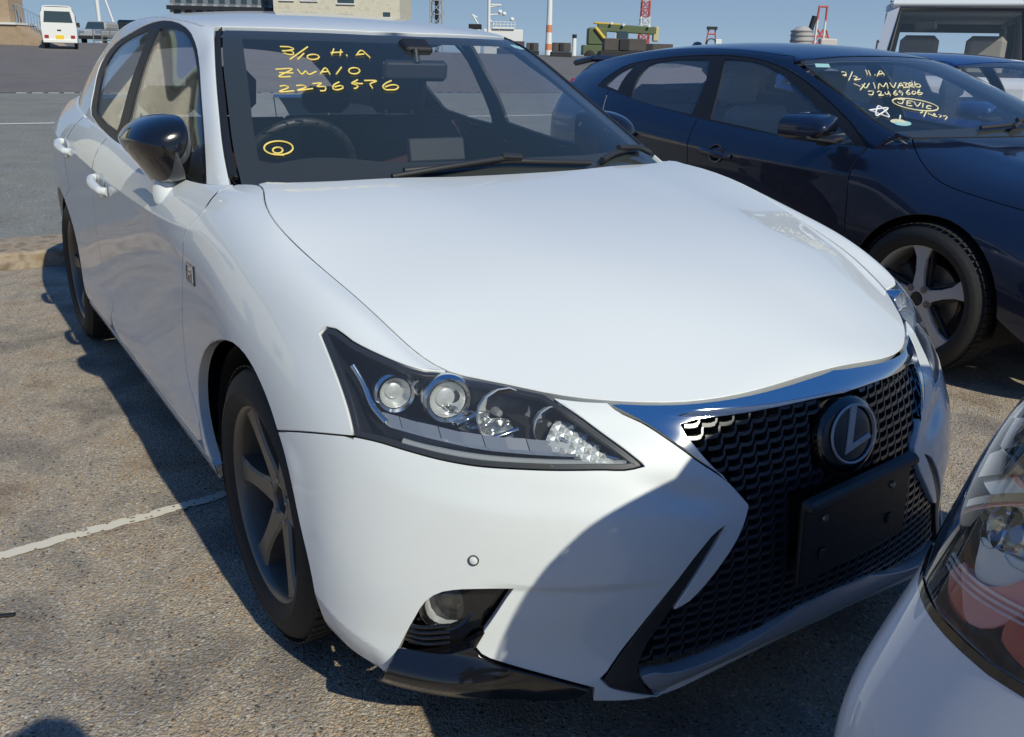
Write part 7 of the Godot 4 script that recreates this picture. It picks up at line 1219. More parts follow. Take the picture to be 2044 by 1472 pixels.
# ---------------------------------------------------------------- navy and blue hatchbacks
var vfront: Net
var vsides: Net
var vcan: Net
func hatch(called: String, label: String, at: Vector3, yaw: float, paint: Material, full: bool) -> Node3D:
	if vfront == null:
		vfront = Net.new(VFRONT_U, VFRONT_V, VFRONT, "v", 1.0)
		vsides = Net.new(VSIDES_U, VSIDES_V, VSIDES, "", 1.0)
		vcan = Net.new(VCAN_U, VCAN_V, VCAN, "v", 1.0)
	var car := thing(called, label, "car", at, "cars parked beside the white hatchback")
	car.rotation.y = yaw
	whole(vfront, pv2(O_VHOOD), {"lock": "v", "f": func(u, v): return .006 * exp(-pow((v - 2.6 + .06 * u) / .5, 2))}, "hood", paint, car)
	var ff := both(vfront, pv2(O_VFENDER), {}, "front_fender", paint, car)
	var crease := func(u, v): return .006 * exp(-pow((v - 2.6) / .35, 2)) - .012 * exp(-pow((v - 5.6) / 1.1, 2)) * smoothstep(.5, 3.0, u)
	var fd := both(vsides, pv2(O_VDOOR_F), {"f": crease}, "front_door", paint, car)
	var rd := both(vsides, pv2(O_VDOOR_R), {"f": crease}, "rear_door", paint, car)
	both(vsides, pv2(O_VREAR), {"f": crease}, "rear_quarter_panel", paint, car)
	both(vsides, pv2(O_VSILL), {}, "side_skirt", paint, car)
	both(vcan, pv2(O_VSIDE), {"holes": [pv2(O_VDLO)]}, "body_side_frame", paint, car)
	whole(vcan, pv2(O_VROOF), {"lock": "v"}, "roof", paint, car)
	var ws := whole(vcan, pv2(O_VGLASS), {"lock": "v", "off": -.002, "lip": 0.0}, "windshield", M.ws_glass, car)
	var ol := pv2(O_VGLASS)
	var hole := PackedVector2Array()
	for p in ol: hole.append(Vector2(clampf(p.x, 1.45, 6.75), p.y * .93))
	whole(vcan, ol, {"lock": "v", "off": -.009, "lip": 0.0, "holes": [hole]}, "black_border", M.black_matte, ws)
	both(vcan, pv2(O_VDLO), {"off": -.004, "holes": [pv2(O_VWIN_F), pv2(O_VWIN_R), pv2(O_VWIN_Q)]}, "window_frame", M.black, car)
	for nm in [["front_window", O_VWIN_F], ["rear_window", O_VWIN_R], ["quarter_window", O_VWIN_Q]]:
		for sd in [false, true]:
			var wn := pmesh(vcan, pv2(nm[1]), {"off": -.008, "lip": 0.0, "gap": 0.0, "mirror": sd}, nm[0], M.glass, car)
			pmesh(vcan, pv2(nm[1]), {"off": -.012, "lip": 0.0, "gap": 0.0, "mirror": sd}, "inner_face", M.glass, wn)
	# lining and floor
	for o in [O_VDOOR_F, O_VDOOR_R]: both(vsides, pv2(o), {"off": -.06, "lip": 0.0, "gap": 0.0, "sub": 2.0}, "door_lining", M.interior, car)
	both(vcan, pv2(O_VSIDE), {"off": -.03, "lip": 0.0, "holes": [pv2(O_VDLO)], "sub": 2.0}, "pillar_lining", M.seat_grey, car)
	whole(vcan, pv2(O_VROOF), {"lock": "v", "off": -.03, "lip": 0.0, "gap": -.01, "sub": 2.0}, "headliner", M.headliner, car)
	var mb := MB.new()
	mb.box(Vector3(-.80, .20, -2.26), Vector3(.80, .235, -.40)); mb.box(Vector3(-.5, .21, -3.2), Vector3(.5, .42, -2.2)); mb.box(Vector3(-.5, .22, -.45), Vector3(.5, .60, .72))
	mb.box(Vector3(-.74, .235, -.45), Vector3(.74, .90, -.40))
	add(mb, "underbody", M.black_matte, car)
	for s in [1.0, -1.0]:
		for z in [0.0, -2.65]:
			wheel_arch(car, s, z)
			var w := wheel_five(-s)
			w.position = Vector3(-.79 * s, .322, z)
			w.scale = Vector3.ONE * 1.04
			car.add_child(w, true)
		vmirror(car, s, paint)
		for d in [[fd[0 if s > 0 else 1], Vector3(-.895, .812, -1.33)], [rd[0 if s > 0 else 1], Vector3(-.905, .86, -2.16)]]:
			mb = MB.new(); var l := []; var rr := []
			for k in 17:
				var t := float(k) / 16
				l.append(mir(d[1] + Vector3(-.036 * pow(sin(PI * t), .35), .010 - .02 * t, (.5 - t) * -.22), s)); rr.append(.0145)
			mb.tube(l, rr, 12)
			add(mb, "door_handle", paint, d[0])
			mb = MB.new()
			mb.lathe(scaled(frame(mir(Vector3(-1, .1, 0), s), mir(d[1] + Vector3(.0, -.004, 0), s)), Vector3(1.4, 1.2, 1)), [[.040, .003], [.034, .003], [.026, -.003], [.0001, -.005]], 28)
			add(mb, "handle_cup", M.black_gloss, d[0])
	# seats and dash
	for x in [-.37, .37]: vseat(car, Vector3(x, .20, -1.42))
	mb = MB.new()
	mb.boxt(Transform3D(Basis(Vector3(1, 0, 0), .3), Vector3(0, .70, -2.55)), Vector3(1.3, .62, .18), .07)
	var rs := add(mb, "rear_seat", M.seat_grey, car)
	for x in [-.38, .38]:
		mb = MB.new()
		mb.boxt(Transform3D(Basis(Vector3(1, 0, 0), .3), Vector3(x, 1.05, -2.62)), Vector3(.25, .15, .11), .045)
		add(mb, "headrest", M.interior, rs)
	mb = MB.new()
	mb.boxt(Transform3D(Basis(Vector3(1, 0, 0), -.06), Vector3(0, .88, -.58)), Vector3(1.36, .14, .62), .05)
	add(mb, "dashboard", M.interior, car)
	mb = MB.new()
	var sw := frame(Vector3(0, .42, -1), Vector3(-.37, .90, -.98)); var ring := []
	for i in 33: ring.append(sw * Vector3(.185 * cos(TAU * i / 32), .178 * sin(TAU * i / 32), 0))
	mb.tube(ring, .016, 8, false)
	mb.boxt(Transform3D(sw.basis, sw * Vector3(0, 0, -.01)), Vector3(.34, .06, .03), .01)
	add(mb, "steering_wheel", M.black, car)
	mb = MB.new()
	mb.lathe(scaled(Transform3D(Basis(), Vector3(0, 1.355, -2.62)), Vector3(.5, 1, 1)) * Transform3D(Basis(Vector3(1, 0, 0), PI / 2), Vector3.ZERO), [[.0001, -.05], [.03, -.045], [.055, -.02], [.06, 0.0]], 20)
	add(mb, "roof_aerial", M.black_gloss, car)
	# lip over the tailgate, tail lamps
	mb = MB.new()
	mb.boxt(Transform3D(Basis(Vector3(1, 0, 0), -.14), Vector3(0, 1.262, -3.30)), Vector3(.98, .045, .26), .018)
	add(mb, "roof_spoiler", paint, car)
	for s in [-1.0, 1.0]:
		mb = MB.new()
		mb.tube([Vector3(s * .60, 1.13, -3.22), Vector3(s * .66, 1.06, -3.18), Vector3(s * .71, .98, -3.14), Vector3(s * .74, .88, -3.12)], [.02, .03, .035, .03], 10)
		add(mb, "tail_lamp", M.red_glass, car)
	mb = MB.new()
	var wl := []
	for p in curve([vwp(-.36, 1.18), vwp(-.14, 1.32), vwp(.1, 1.42), vwp(.34, 1.40), vwp(.58, 1.22)], 20): wl.append(p)
	mb.tube(wl, .009, 8)
	var wi := add(mb, "wiper", M.dark_plastic, car)
	mb = MB.new()
	mb.boxt(frame(Vector3(.1, .8, .5), vwp(-.1, 1.36) + Vector3(0, .016, .006), Vector3(1, 0, 0)), Vector3(.022, .075, .02), .004)
	mb.tube([vwp(-.1, 1.36) + Vector3(0, .014, .006), vwp(-.22, 1.0) + Vector3(0, .012, .02)], .009, 8)
	add(mb, "wiper_arm", M.dark_plastic, wi)
	if full:
		for grp in [[VSTROKES, M.marker_pale, .0034], [VSTARS, M.marker_white, .0042]]:
			for st in grp[0]:
				var l := []
				for i in range(0, st.size(), 2): l.append(vcan.off(st[i], st[i + 1], .002))
				mb = MB.new()
				mb.tube(l, grp[2], 6)
				add(mb, "marker_stroke", grp[1], ws)
		for d in [[2.13, 4.18, .030, M.marker_pale], [1.98, 4.10, .034, M.sticker]]:
			var t := frame(vcan.nrm(d[0], d[1]), vcan.off(d[0], d[1], -.004))
			mb = MB.new()
			mb.lathe(scaled(t, Vector3(1.1, .8, 1)), [[.0001, .001], [d[2], .001], [d[2], 0]], 24)
			add(mb, "round_sticker", d[3], ws)
		var t2 := frame(vcan.nrm(6.35, 4.45), vcan.off(6.35, 4.45, -.004))
		mb = MB.new()
		mb.boxt(t2, Vector3(.07, .045, .001), 0)
		add(mb, "sticker", M.sticker, ws)
	return car
func vwp(x: float, u: float) -> Vector3:
	var v := 0.0
	for k in 30:
		var e := vcan.ev(u, v).x + absf(x)
		v = clampf(v - e / minf(vcan.dv(u, v).x, -.02), 0, 6)
	var p := vcan.off(u, v, .012)
	return p if x < 0 else p * Vector3(-1, 1, 1)
func vseat(car: Node3D, at: Vector3):
	var mb := MB.new()
	mb.boxt(Transform3D(Basis(Vector3(1, 0, 0), .12), at + Vector3(0, .17, .12)), Vector3(.50, .20, .52), .07)
	var s := add(mb, "front_seat", M.interior, car)
	mb = MB.new()
	mb.boxt(Transform3D(Basis(Vector3(1, 0, 0), .26), at + Vector3(0, .52, -.24)), Vector3(.48, .66, .15), .06)
	add(mb, "backrest", M.seat_grey, s)
	mb = MB.new()
	mb.boxt(Transform3D(Basis(Vector3(1, 0, 0), .2), at + Vector3(0, .93, -.345)), Vector3(.29, .22, .10), .045)
	add(mb, "headrest", M.seat_grey, s)
func vmirror(car: Node3D, s: float, paint: Material):
	var mb := MB.new()
	var rings := [[-.515, .5], [-.525, .8], [-.55, .95], [-.60, 1.0], [-.65, .99], [-.70, .93]]
	var N := 28
	for r in rings:
		for i in N + 1:
			var a := TAU * i / N
			var c := cos(a); var sn := sin(a)
			var ex := signf(c) * pow(absf(c), .62) * .105; var ey := signf(sn) * pow(absf(sn), .62) * (.062 if sn > 0 else .048)
			mb.vert(mir(Vector3(-.99 + ex * r[1] + (r[0] + .6) * .1, 1.0 + ey * r[1] + ex * .12, r[0]), s), mir(Vector3(c, sn, .25 if r[0] > -.57 else 0.0).normalized(), s))
	for j in rings.size() - 1:
		for i in N: mb.quad(j * (N + 1) + i, j * (N + 1) + i + 1, (j + 1) * (N + 1) + i + 1, (j + 1) * (N + 1) + i)
	var k0 := mb.vert(mir(Vector3(-.985, 1.0, -.508), s), Vector3(0, 0, 1))
	for i in N: mb.tri(k0, i, i + 1)
	var o := add(mb, "door_mirror", paint, car)
	mb = MB.new()
	mb.boxt(Transform3D(Basis(Vector3(0, 0, 1), -.12 * s), mir(Vector3(-.985, .948, -.60), s)), Vector3(.20, .022, .15), .008)
	mb.boxt(Transform3D(Basis(Vector3(0, 0, 1), .15 * s), mir(Vector3(-.88, .94, -.58), s)), Vector3(.12, .028, .07), .01)
	add(mb, "mirror_base", M.black, o)
	mb = MB.new()
	mb.boxt(Transform3D(Basis(), mir(Vector3(-.985, 1.0, -.70), s)), Vector3(.17, .09, .01), .004)
	add(mb, "mirror_glass", M.chrome, o)
func wheel_five(s: float) -> Node3D:
	var root := Node3D.new(); root.name = "wheel"
	root.rotation.y = PI / 2 * s
	tyre(root, .311, .226, .215)
	var mb := MB.new()
	mb.lathe(Transform3D(), [[.220, -.09], [.214, -.03], [.214, .06], [.220, .084], [.2265, .090], [.231, .088], [.228, .080]], 72)
	var rim := add(mb, "rim", M.alloy, root)
	for k in 5:
		var a := TAU * (k + .3) / 5
		mb = MB.new()
		var t := Transform3D(Basis(Vector3(0, 0, 1), a), Vector3(0, 0, .045))
		# outer face of a spoke, wide at hub and rim
		var poly := PackedVector2Array([Vector2(.035, -.034), Vector2(.07, -.024), Vector2(.12, -.021), Vector2(.17, -.026), Vector2(.205, -.040), Vector2(.221, -.052), Vector2(.227, -.02), Vector2(.227, .02), Vector2(.221, .052), Vector2(.205, .036), Vector2(.17, .021), Vector2(.12, .018), Vector2(.07, .024), Vector2(.035, .034)])
		mb.prism(t, poly, .018, .034, .003)
		var sp := add(mb, "spoke", M.alloy, rim)
		mb = MB.new()
		mb.boxt(t * Transform3D(Basis(), Vector3(.13, .030, -.004)), Vector3(.16, .016, .03), .004)
		mb.boxt(t * Transform3D(Basis(), Vector3(.13, -.030, -.004)), Vector3(.16, .016, .03), .004)
		add(mb, "spoke_pocket", M.dark_plastic, sp)
	mb = MB.new()
	mb.lathe(Transform3D(), [[.058, .05], [.062, .072], [.058, .079], [.030, .080], [.028, .076], [.028, .06]], 40)
	var hub := add(mb, "hub", M.alloy, rim)
	mb = MB.new()
	mb.lathe(Transform3D(), [[.0001, .083], [.012, .083], [.014, .080], [.022, .080], [.025, .083], [.027, .080], [.027, .06]], 32)
	add(mb, "centre_cap", M.dark_plastic, hub)
	for k in 5:
		var a := TAU * (k + .8) / 5
		mb = MB.new()
		mb.lathe(Transform3D(Basis(), Vector3(cos(a) * .052, sin(a) * .052, .070)), [[.0001, .014], [.007, .014], [.009, .011], [.009, .003], [.0155, .0095], [.0155, .0105], [.013, .0115], [.010, .011]], 12, .9)
		add(mb, "wheel_nut", M.steel, hub)
	brake(root)
	return root

# ---------------------------------------------------------------- white car in front
func front_car():
	var net := Net.new(CNET_U, CNET_V, CNET, "", -1.0)
	var car := thing("white_compact_car", "rear corner of a white car with red tail lamp, at the lower right edge", "car", Vector3.ZERO, "")
	var lamp := PackedVector2Array([Vector2(4.6, 2.2), Vector2(5.1, 1.35), Vector2(6.2, .95), Vector2(8.0, .85), Vector2(9.6, 1.0), Vector2(10.2, 1.8), Vector2(10.1, 3.2), Vector2(9.6, 4.05), Vector2(9.0, 4.28), Vector2(8.3, 4.31), Vector2(7.5, 4.22), Vector2(6.6, 4.12), Vector2(5.9, 3.9), Vector2(5.2, 3.4), Vector2(4.8, 2.8)])
	var cx := .2
	for s in [1.0, -1.0]:
		var sh := Node3D.new(); sh.name = "body_half" if s > 0 else "body_half"
		sh.scale = Vector3(s, 1, 1)
	var mb := MB.new()
	var outline := PackedVector2Array([Vector2(0, 0), Vector2(CNET_U, 0), Vector2(CNET_U, CNET_V), Vector2(0, CNET_V)])
	panel(mb, net, outline, {"gap": 0.0, "lip": 0.0, "holes": [lamp]})
	mirrored_copy(mb, cx)
	add(mb, "body", M.white2, car)
	# tailgate seam: a thin black strip laid on the body, no gap cut
	mb = MB.new()
	panel(mb, net, PackedVector2Array([Vector2(0, 4.5), Vector2(3.2, 4.5), Vector2(4.4, 4.35), Vector2(5.2, 4.1), Vector2(5.2, 4.16), Vector2(4.4, 4.41), Vector2(3.2, 4.56), Vector2(0, 4.56)]), {"gap": 0.0, "lip": .006, "off": .001})
	add(mb, "tailgate_seam", M.black, car)
	var lm := pmesh(net, lamp, {"off": -.001, "gap": .001, "lip": .0}, "tail_lamp", M.clear, car)
	pmesh(net, lamp, {"off": .0005, "gap": .001, "lip": .02, "holes": [inset(net, lamp, .010)]}, "seal", M.black_gloss, lm)
	pmesh(net, lamp, {"off": -.05, "gap": -.002, "lip": 0.0}, "housing", M.black_gloss, lm)
	pmesh(net, lamp, {"off": -.002, "gap": .004, "lip": .05, "walls": true}, "housing_wall", M.black_gloss, lm)
	var pieces := [["upper_cover", M.navy_gloss, -.004, O_CUP], ["pale_band", M.lamp_milk, -.010, O_CPALE], ["pink_line", M.lamp_pink, -.0085, O_CLINE], ["grey_reflector", M.lamp_milk, -.018, O_CGREY],
		["pink_lens", M.lamp_pink, -.012, O_CPINK], ["red_lens", M.lamp_red, -.009, O_CRED], ["side_lens", M.lamp_red, -.014, O_CDARK]]
	for p in pieces: pmesh(net, pv2(p[3]), {"off": p[2], "gap": 0.0, "lip": .012}, p[0], p[1], lm)
	# small clear chamber with its reflectors
	for d in [[7.15, 2.80, .020], [7.55, 2.86, .024], [7.9, 2.95, .022], [7.35, 3.02, .016]]:
		var t := frame(net.nrm(d[0], d[1]), net.off(d[0], d[1], -.030))
		mb = MB.new()
		mb.lathe(t, [[d[2], .010], [d[2] * .92, .013], [d[2] * .85, .008], [d[2] * .6, -.004], [d[2] * .3, -.010], [.0001, -.011]], 11, .99)
		add(mb, "reflector", M.lamp_chrome, lm)
	for i in 3:
		mb = MB.new(); var l := []
		for k in 25:
			var f := float(k) / 24
			l.append(net.off(7.0 + f * 2.2, 3.50 + .14 * sin(PI * f) - f * .22 + i * .075, -.007))
		mb.tube(l, .0016, 6)
		add(mb, "lens_rib", M.lamp_clear, lm)
	# cabin above
	mb = MB.new()
	var cab := []
	var sec := [[1.42, .54, 1.12], [1.53, .54, 1.32], [1.85, .54, 1.47], [2.8, .56, 1.52], [3.4, .55, 1.47], [4.1, .60, 1.15], [4.4, .62, 1.04]]
	for d in sec:
		for x in [-1.0, -.97, -.8, 0.0, .8, .97, 1.0]:
			var top: float = d[2]; var wd: float = d[1]
			cab.append_array([cx + x * (wd + (.16 if absf(x) == 1.0 else 0.0)), (1.0 if absf(x) == 1.0 else top - .06 * absf(x)), d[0]])
	var cn := Net.new(6, sec.size() - 1, cab, "", -1.0)
	panel(mb, cn, PackedVector2Array([Vector2(0, 0), Vector2(6, 0), Vector2(6, sec.size() - 1), Vector2(0, sec.size() - 1)]), {"gap": 0.0, "lip": 0.0})
	var cabin_ := add(mb, "cabin", M.white2, car)
	for s in [-1.0, 1.0]:
		mb = MB.new()
		panel(mb, cn, PackedVector2Array([Vector2(.18, 1.2), Vector2(.7, 1.4), Vector2(.8, 3.6), Vector2(.2, 4.6)]) if s < 0 else PackedVector2Array([Vector2(5.82, 1.2), Vector2(5.3, 1.4), Vector2(5.2, 3.6), Vector2(5.8, 4.6)]), {"gap": 0.0, "lip": 0.0, "off": .004})
		add(mb, "side_window", M.black_gloss, cabin_)
	mb = MB.new()
	panel(mb, cn, PackedVector2Array([Vector2(1.2, .25), Vector2(4.8, .25), Vector2(4.6, 1.3), Vector2(1.4, 1.3)]), {"gap": 0.0, "lip": 0.0, "off": .004})
	add(mb, "rear_window", M.black_gloss, cabin_)
	mb = MB.new()
	mb.box(Vector3(-.5, .2, 1.5), Vector3(.9, .26, 5.0))
	add(mb, "underbody", M.black_matte, car)
	for s in [-1.0, 1.0]:
		for z in [2.05, 4.6]:
			var w := wheel_five(s)
			w.position = Vector3(cx + s * .80, .312, z)
			car.add_child(w, true)
func mirrored_copy(mb: MB, cx: float):
	var n := mb.v.size(); var m := mb.ix.size()
	for i in n: mb.vert(Vector3(2 * cx - mb.v[i].x, mb.v[i].y, mb.v[i].z), Vector3(-mb.n[i].x, mb.n[i].y, mb.n[i].z))
	for i in range(0, m, 3): mb.ix.append_array([n + mb.ix[i], n + mb.ix[i + 2], n + mb.ix[i + 1]])
func smooth_poly(p: PackedVector2Array) -> PackedVector2Array:
	var r := PackedVector2Array(); var m := p.size()
	for i in m:
		for k in 4: r.append(p[i].cubic_interpolate(p[(i + 1) % m], p[(i - 1 + m) % m], p[(i + 2) % m], k / 4.0))
	return r
func extras():
	M.navy = mat(lin(.010, .016, .040), .35, .35, {"coat": 1.0, "coat_rough": .02})
	M.blue = mat(lin(.012, .035, .16), .35, .35, {"coat": 1.0, "coat_rough": .02})
	M.alloy = mat(lin(.52, .49, .45), .35, 0.0, {"coat": 1.0, "coat_rough": .1})
	M.marker_pale = mat(lin(.80, .72, .45), .6)
	M.white2 = mat(lin(.70, .71, .73), .5, 0.0, {"coat": 1.0, "coat_rough": .015})
	M.navy_gloss = mat(lin(.010, .012, .018), .1, 0.0, {"coat": 1.0, "coat_rough": .01})
	M.lamp_milk = mat(lin(.60, .60, .56), .25, 0.0, {"coat": 1.0, "coat_rough": .02})
	M.lamp_pink = mat(lin(.62, .22, .22), .25, 0.0, {"coat": 1.0, "coat_rough": .02})
	M.lamp_red = mat(lin(.36, .008, .012), .15, 0.0, {"coat": 1.0, "coat_rough": .02})
	hatch("navy_hatchback", "dark navy hatchback with pale marker writing on its windshield, right of the white car", Vector3(3.02, 0, -.33), deg_to_rad(-4.0), M.navy, true)
	hatch("blue_hatchback", "bright blue hatchback mostly hidden behind the navy one", Vector3(5.75, 0, -1.15), deg_to_rad(-3.0), M.blue, false)
	front_car()
	background()
	photographer()

# ---------------------------------------------------------------- things far behind
const TURN := -.577   # square to the view: local x runs to the right, local z towards the viewer
func far(called: String, label: String, category: String, at: Vector3, group := "") -> Node3D:
	var o := thing(called, label, category, at, group)
	o.rotation.y = TURN
	return o
func part(parent: Node3D, called: String, m: Material, a: Vector3, b: Vector3, bev := 0.0) -> MeshInstance3D:
	var mb := MB.new()
	mb.box(a, b, bev)
	return add(mb, called, m, parent)
func bars(parent: Node3D, called: String, m: Material, pts: Array, r: float) -> MeshInstance3D:
	var mb := MB.new()
	for i in range(0, pts.size(), 2): mb.tube([pts[i], pts[i + 1]], r, 6)
	return add(mb, called, m, parent)
func lattice(parent: Node3D, called: String, m: Material, w: float, y0: float, y1: float, n: int, r: float) -> MeshInstance3D:
	var mb := MB.new()
	var h := (y1 - y0) / n
	for x in [-w, w]:
		for z in [-w, w]: mb.tube([Vector3(x, y0, z), Vector3(x, y1, z)], r, 6)
	for i in n:
		var a := y0 + i * h
		for z in [-w, w]:
			mb.tube([Vector3(-w, a, z), Vector3(w, a + h, z)], r * .6, 5); mb.tube([Vector3(w, a, z), Vector3(-w, a + h, z)], r * .6, 5)
			mb.tube([Vector3(-w, a, z), Vector3(w, a, z)], r * .6, 5)
		for x in [-w, w]: mb.tube([Vector3(x, a, -w), Vector3(x, a + h, w)], r * .6, 5)
	return add(mb, called, m, parent)
func background():
	var w := mat(lin(.70, .70, .68), .6); var cream := mat(lin(.66, .62, .50), .85); var grey := mat(lin(.16, .18, .21), .8)
	var tan := mat(lin(.42, .31, .21), .9); var red := mat(lin(.50, .10, .08), .6); var orange := mat(lin(.62, .22, .10), .6)
	var rust := mat(lin(.085, .072, .068), .7); var soot := mat(lin(.018, .020, .026), .6); var olive := mat(lin(.10, .13, .06), .5); var yellow := mat(lin(.62, .42, .06), .5)
	var rail := mat(lin(.22, .30, .42), .5); var glassd := mat(lin(.03, .05, .06), .08, 0.0, {"coat": 1.0})
	for m in [rust, soot, tan, cream]:
		m.albedo_texture = noise_tex(61, .02, [[0.0, Color(.86, .85, .84)], [.5, Color(.97, .97, .97)], [1.0, Color(.90, .88, .86)]], 256, FastNoiseLite.TYPE_SIMPLEX_SMOOTH, 5)
		m.uv1_triplanar = true; m.uv1_scale = Vector3(.3, .3, .3)
	kei_van(w, glassd)
	silver_suv(glassd)
	dark_pickup()
	# ramp wall with stairs and railing
	var t := far("ramp_wall", "tan concrete stair wall with white coping and blue railing, at the top left corner", "wall", Vector3(2.90, 1.30, -50.92))
	part(t, "wall", tan, Vector3(-6, -.4, -2), Vector3(.86, .92, 0))
	part(t, "coping", w, Vector3(-6, .92, -2.1), Vector3(.92, 1.02, .1))
	var mb := MB.new()
	mb.prism(Transform3D(Basis(), Vector3(.86, 0, -2)), PackedVector2Array([Vector2(0, -.4), Vector2(2.2, -.4), Vector2(1.2, .15), Vector2(0, .88)]), 0, 1.95)
	add(mb, "stair_wall", tan, t)
	part(t, "column", tan, Vector3(-6, 1.02, -2), Vector3(.32, 6, -.6))
	for i in 9:
		var x := .42 + i * .145; var y := 1.0 - maxf(0, i - 1) * .075
		bars(t, "railing_post", rail, [Vector3(x, y - .45, -1), Vector3(x, y + .82, -1)], .022)
	bars(t, "handrail", rail, [Vector3(.36, 1.9, -1), Vector3(.62, 1.84, -1), Vector3(.62, 1.84, -1), Vector3(2.3, 1.0, -1)], .03)
	# railing across the head of the road
	t = far("guard_fence", "low grey fence along the head of the road behind the small white van", "fence", Vector3(10.09, 1.35, -63.88))
	for i in 9: bars(t, "fence_post", grey, [Vector3(-.9 + i * .55, 0, 0), Vector3(-.9 + i * .55, 1.0, 0)], .04)
	for y in [.35, .65, .97]: bars(t, "fence_rail", grey, [Vector3(-.95, y, 0), Vector3(3.6, y, 0)], .035)
	part(t, "dry_bank", mat(lin(.26, .17, .11), .95), Vector3(-1.0, -.4, -.5), Vector3(3.8, .18, .3), .1)
	# buildings over the roof of the white car
	t = far("office_building", "dark grey building with columns and windows just above the white car's roof", "building", Vector3(18.77, -.2, -83.86))
	part(t, "wall", grey, Vector3(0, 0, -8), Vector3(9.0, 14, -.4))
	for i in 10: part(t, "column", mat(lin(.34, .36, .38), .8), Vector3(.1 + i * .95, 0, -.4), Vector3(.4 + i * .95, 5.2, 0))
	part(t, "ledge", soot, Vector3(-.1, 4.72, -.4), Vector3(9.0, 5.05, .25))
	for i in 9: part(t, "window", glassd, Vector3(.48 + i * .95, 5.3, -.45), Vector3(.98 + i * .95, 6.6, -.38))
	t = far("cream_building", "cream plaster building with small windows above the white car's roof", "building", Vector3(25.66, -.2, -76.85))
	part(t, "wall", cream, Vector3(0, 0, -9), Vector3(10.62, 15, 0))
	for d in [[2.4, 5.62, 1.3, 1.6], [5.4, 5.45, 1.4, 1.6], [9.2, 4.45, .62, .38], [.6, 5.62, 1.1, 1.6]]:
		var win := part(t, "window", glassd, Vector3(d[0], d[1], -.02), Vector3(d[0] + d[2], d[1] + d[3], .015))
		part(win, "sill", w, Vector3(d[0] - .08, d[1] - .1, 0), Vector3(d[0] + d[2] + .08, d[1], .14))
	# lighting mast
	t = far("lighting_mast", "thin grey lattice mast standing right of the cream building", "mast", Vector3(44.29, 0, -82.47))
	lattice(t, "lattice", mat(lin(.34, .36, .40), .6), .58, 0, 9, 7, .07)
	bars(t, "cable_tray", soot, [Vector3(0, 0, 0), Vector3(0, 9, 0)], .2)
	ship(w)
	# chimneys
	t = far("tall_chimney", "tall white chimney with orange bands rising from the port", "chimney", Vector3(229.12, 0, -324.95))
	var prof := [[0.0, w], [4.5, orange], [7.0, w], [11.5, orange], [14.5, w], [22.0, w], [30, w]]
	for i in prof.size() - 1:
		mb = MB.new()
		mb.lathe(Transform3D(Basis(Vector3(1, 0, 0), -PI / 2), Vector3.ZERO), [[1.5 - prof[i][0] * .02, prof[i][0]], [1.5 - prof[i + 1][0] * .02, prof[i + 1][0]]], 16)
		add(mb, "band", prof[i][1], t)
	t = far("short_chimney", "short white chimney with dark tip left of the mobile crane", "chimney", Vector3(238.19, 0, -319.06))
	mb = MB.new()
	mb.lathe(Transform3D(Basis(Vector3(1, 0, 0), -PI / 2), Vector3.ZERO), [[1.1, 0], [.9, 9.5]], 14)
	add(mb, "stack", w, t)
	mb = MB.new()
	mb.lathe(Transform3D(Basis(Vector3(1, 0, 0), -PI / 2), Vector3.ZERO), [[.95, 9.5], [.95, 11.0], [.0001, 11.0]], 14)
	add(mb, "tip", soot, t)
	# stacked steel on the quay
	var st := [["long brown stack at the far left of the quay", Vector3(41.55, 1.3, -64.45), 2.4, 1.15, rust], ["small dark skip beside the tall chimney", Vector3(41.22, 1.15, -60.83), 1.1, 1.15, soot],
		["black stack with brown top in the middle of the quay", Vector3(39.43, 1.0, -54.39), 1.5, 1.25, soot], ["widest black stack under the mobile crane", Vector3(40.8, .92, -48.9), 3.3, 1.6, soot], ["brown stack reaching behind the navy car", Vector3(47.5, 1.1, -54.2), 4.4, 1.3, rust]]
	for d in st:
		t = far("steel_stack", "low " + d[0], "steel stack", d[1], "stacks of steel on the quay")
		part(t, "lower_tier", soot, Vector3(-d[2] / 2, 0, -2), Vector3(d[2] / 2, d[3] * .58, 0), .03)
		part(t, "upper_tier", d[4] if d[4] == rust else rust, Vector3(-d[2] * .42, d[3] * .6, -1.8), Vector3(d[2] * .46, d[3] * 1.1, -.1), .03)
		for i in 3: part(t, "skid", soot, Vector3(-d[2] * .4 + i * d[2] * .36, -.12, -1.9), Vector3(-d[2] * .4 + i * d[2] * .36 + .2, 0, .06))
		part(t, "end_box", soot, Vector3(-d[2] * .1, d[3] * .62, -.12), Vector3(d[2] * .1, d[3] * 1.08, .02), .02)
	# mobile crane
	t = far("mobile_crane", "olive and yellow mobile crane with its boom lowered, on the quay", "crane", Vector3(49.67, 1.3, -60.62))
	part(t, "chassis", olive, Vector3(-2.9, .3, -1.2), Vector3(2.6, 1.1, 1.0), .05)
	part(t, "engine_house", olive, Vector3(-2.5, 1.1, -1.0), Vector3(-.9, 2.5, .6), .12)
	part(t, "cab", glassd, Vector3(-.1, 1.2, -.4), Vector3(.9, 2.25, .7), .1)
	bars(t, "boom_ram", yellow, [Vector3(-1.9, 2.5, .7), Vector3(-.9, 1.4, .7)], .16)
	mb = MB.new()
	mb.boxt(Transform3D(Basis(Vector3(0, 0, 1), -.04), Vector3(.8, 2.45, 0)), Vector3(5.0, .62, .6), .06)
	var boom := add(mb, "boom", olive, t)
	mb = MB.new()
	mb.boxt(Transform3D(Basis(Vector3(0, 0, 1), -.04), Vector3(-.9, 2.84, 0)), Vector3(2.2, .14, .66), .03)
	add(mb, "boom_top", yellow, boom)
	part(t, "hook_block", mat(lin(.5, .45, .25), .6), Vector3(3.0, 1.5, -.3), Vector3(3.5, 2.7, .3), .1)
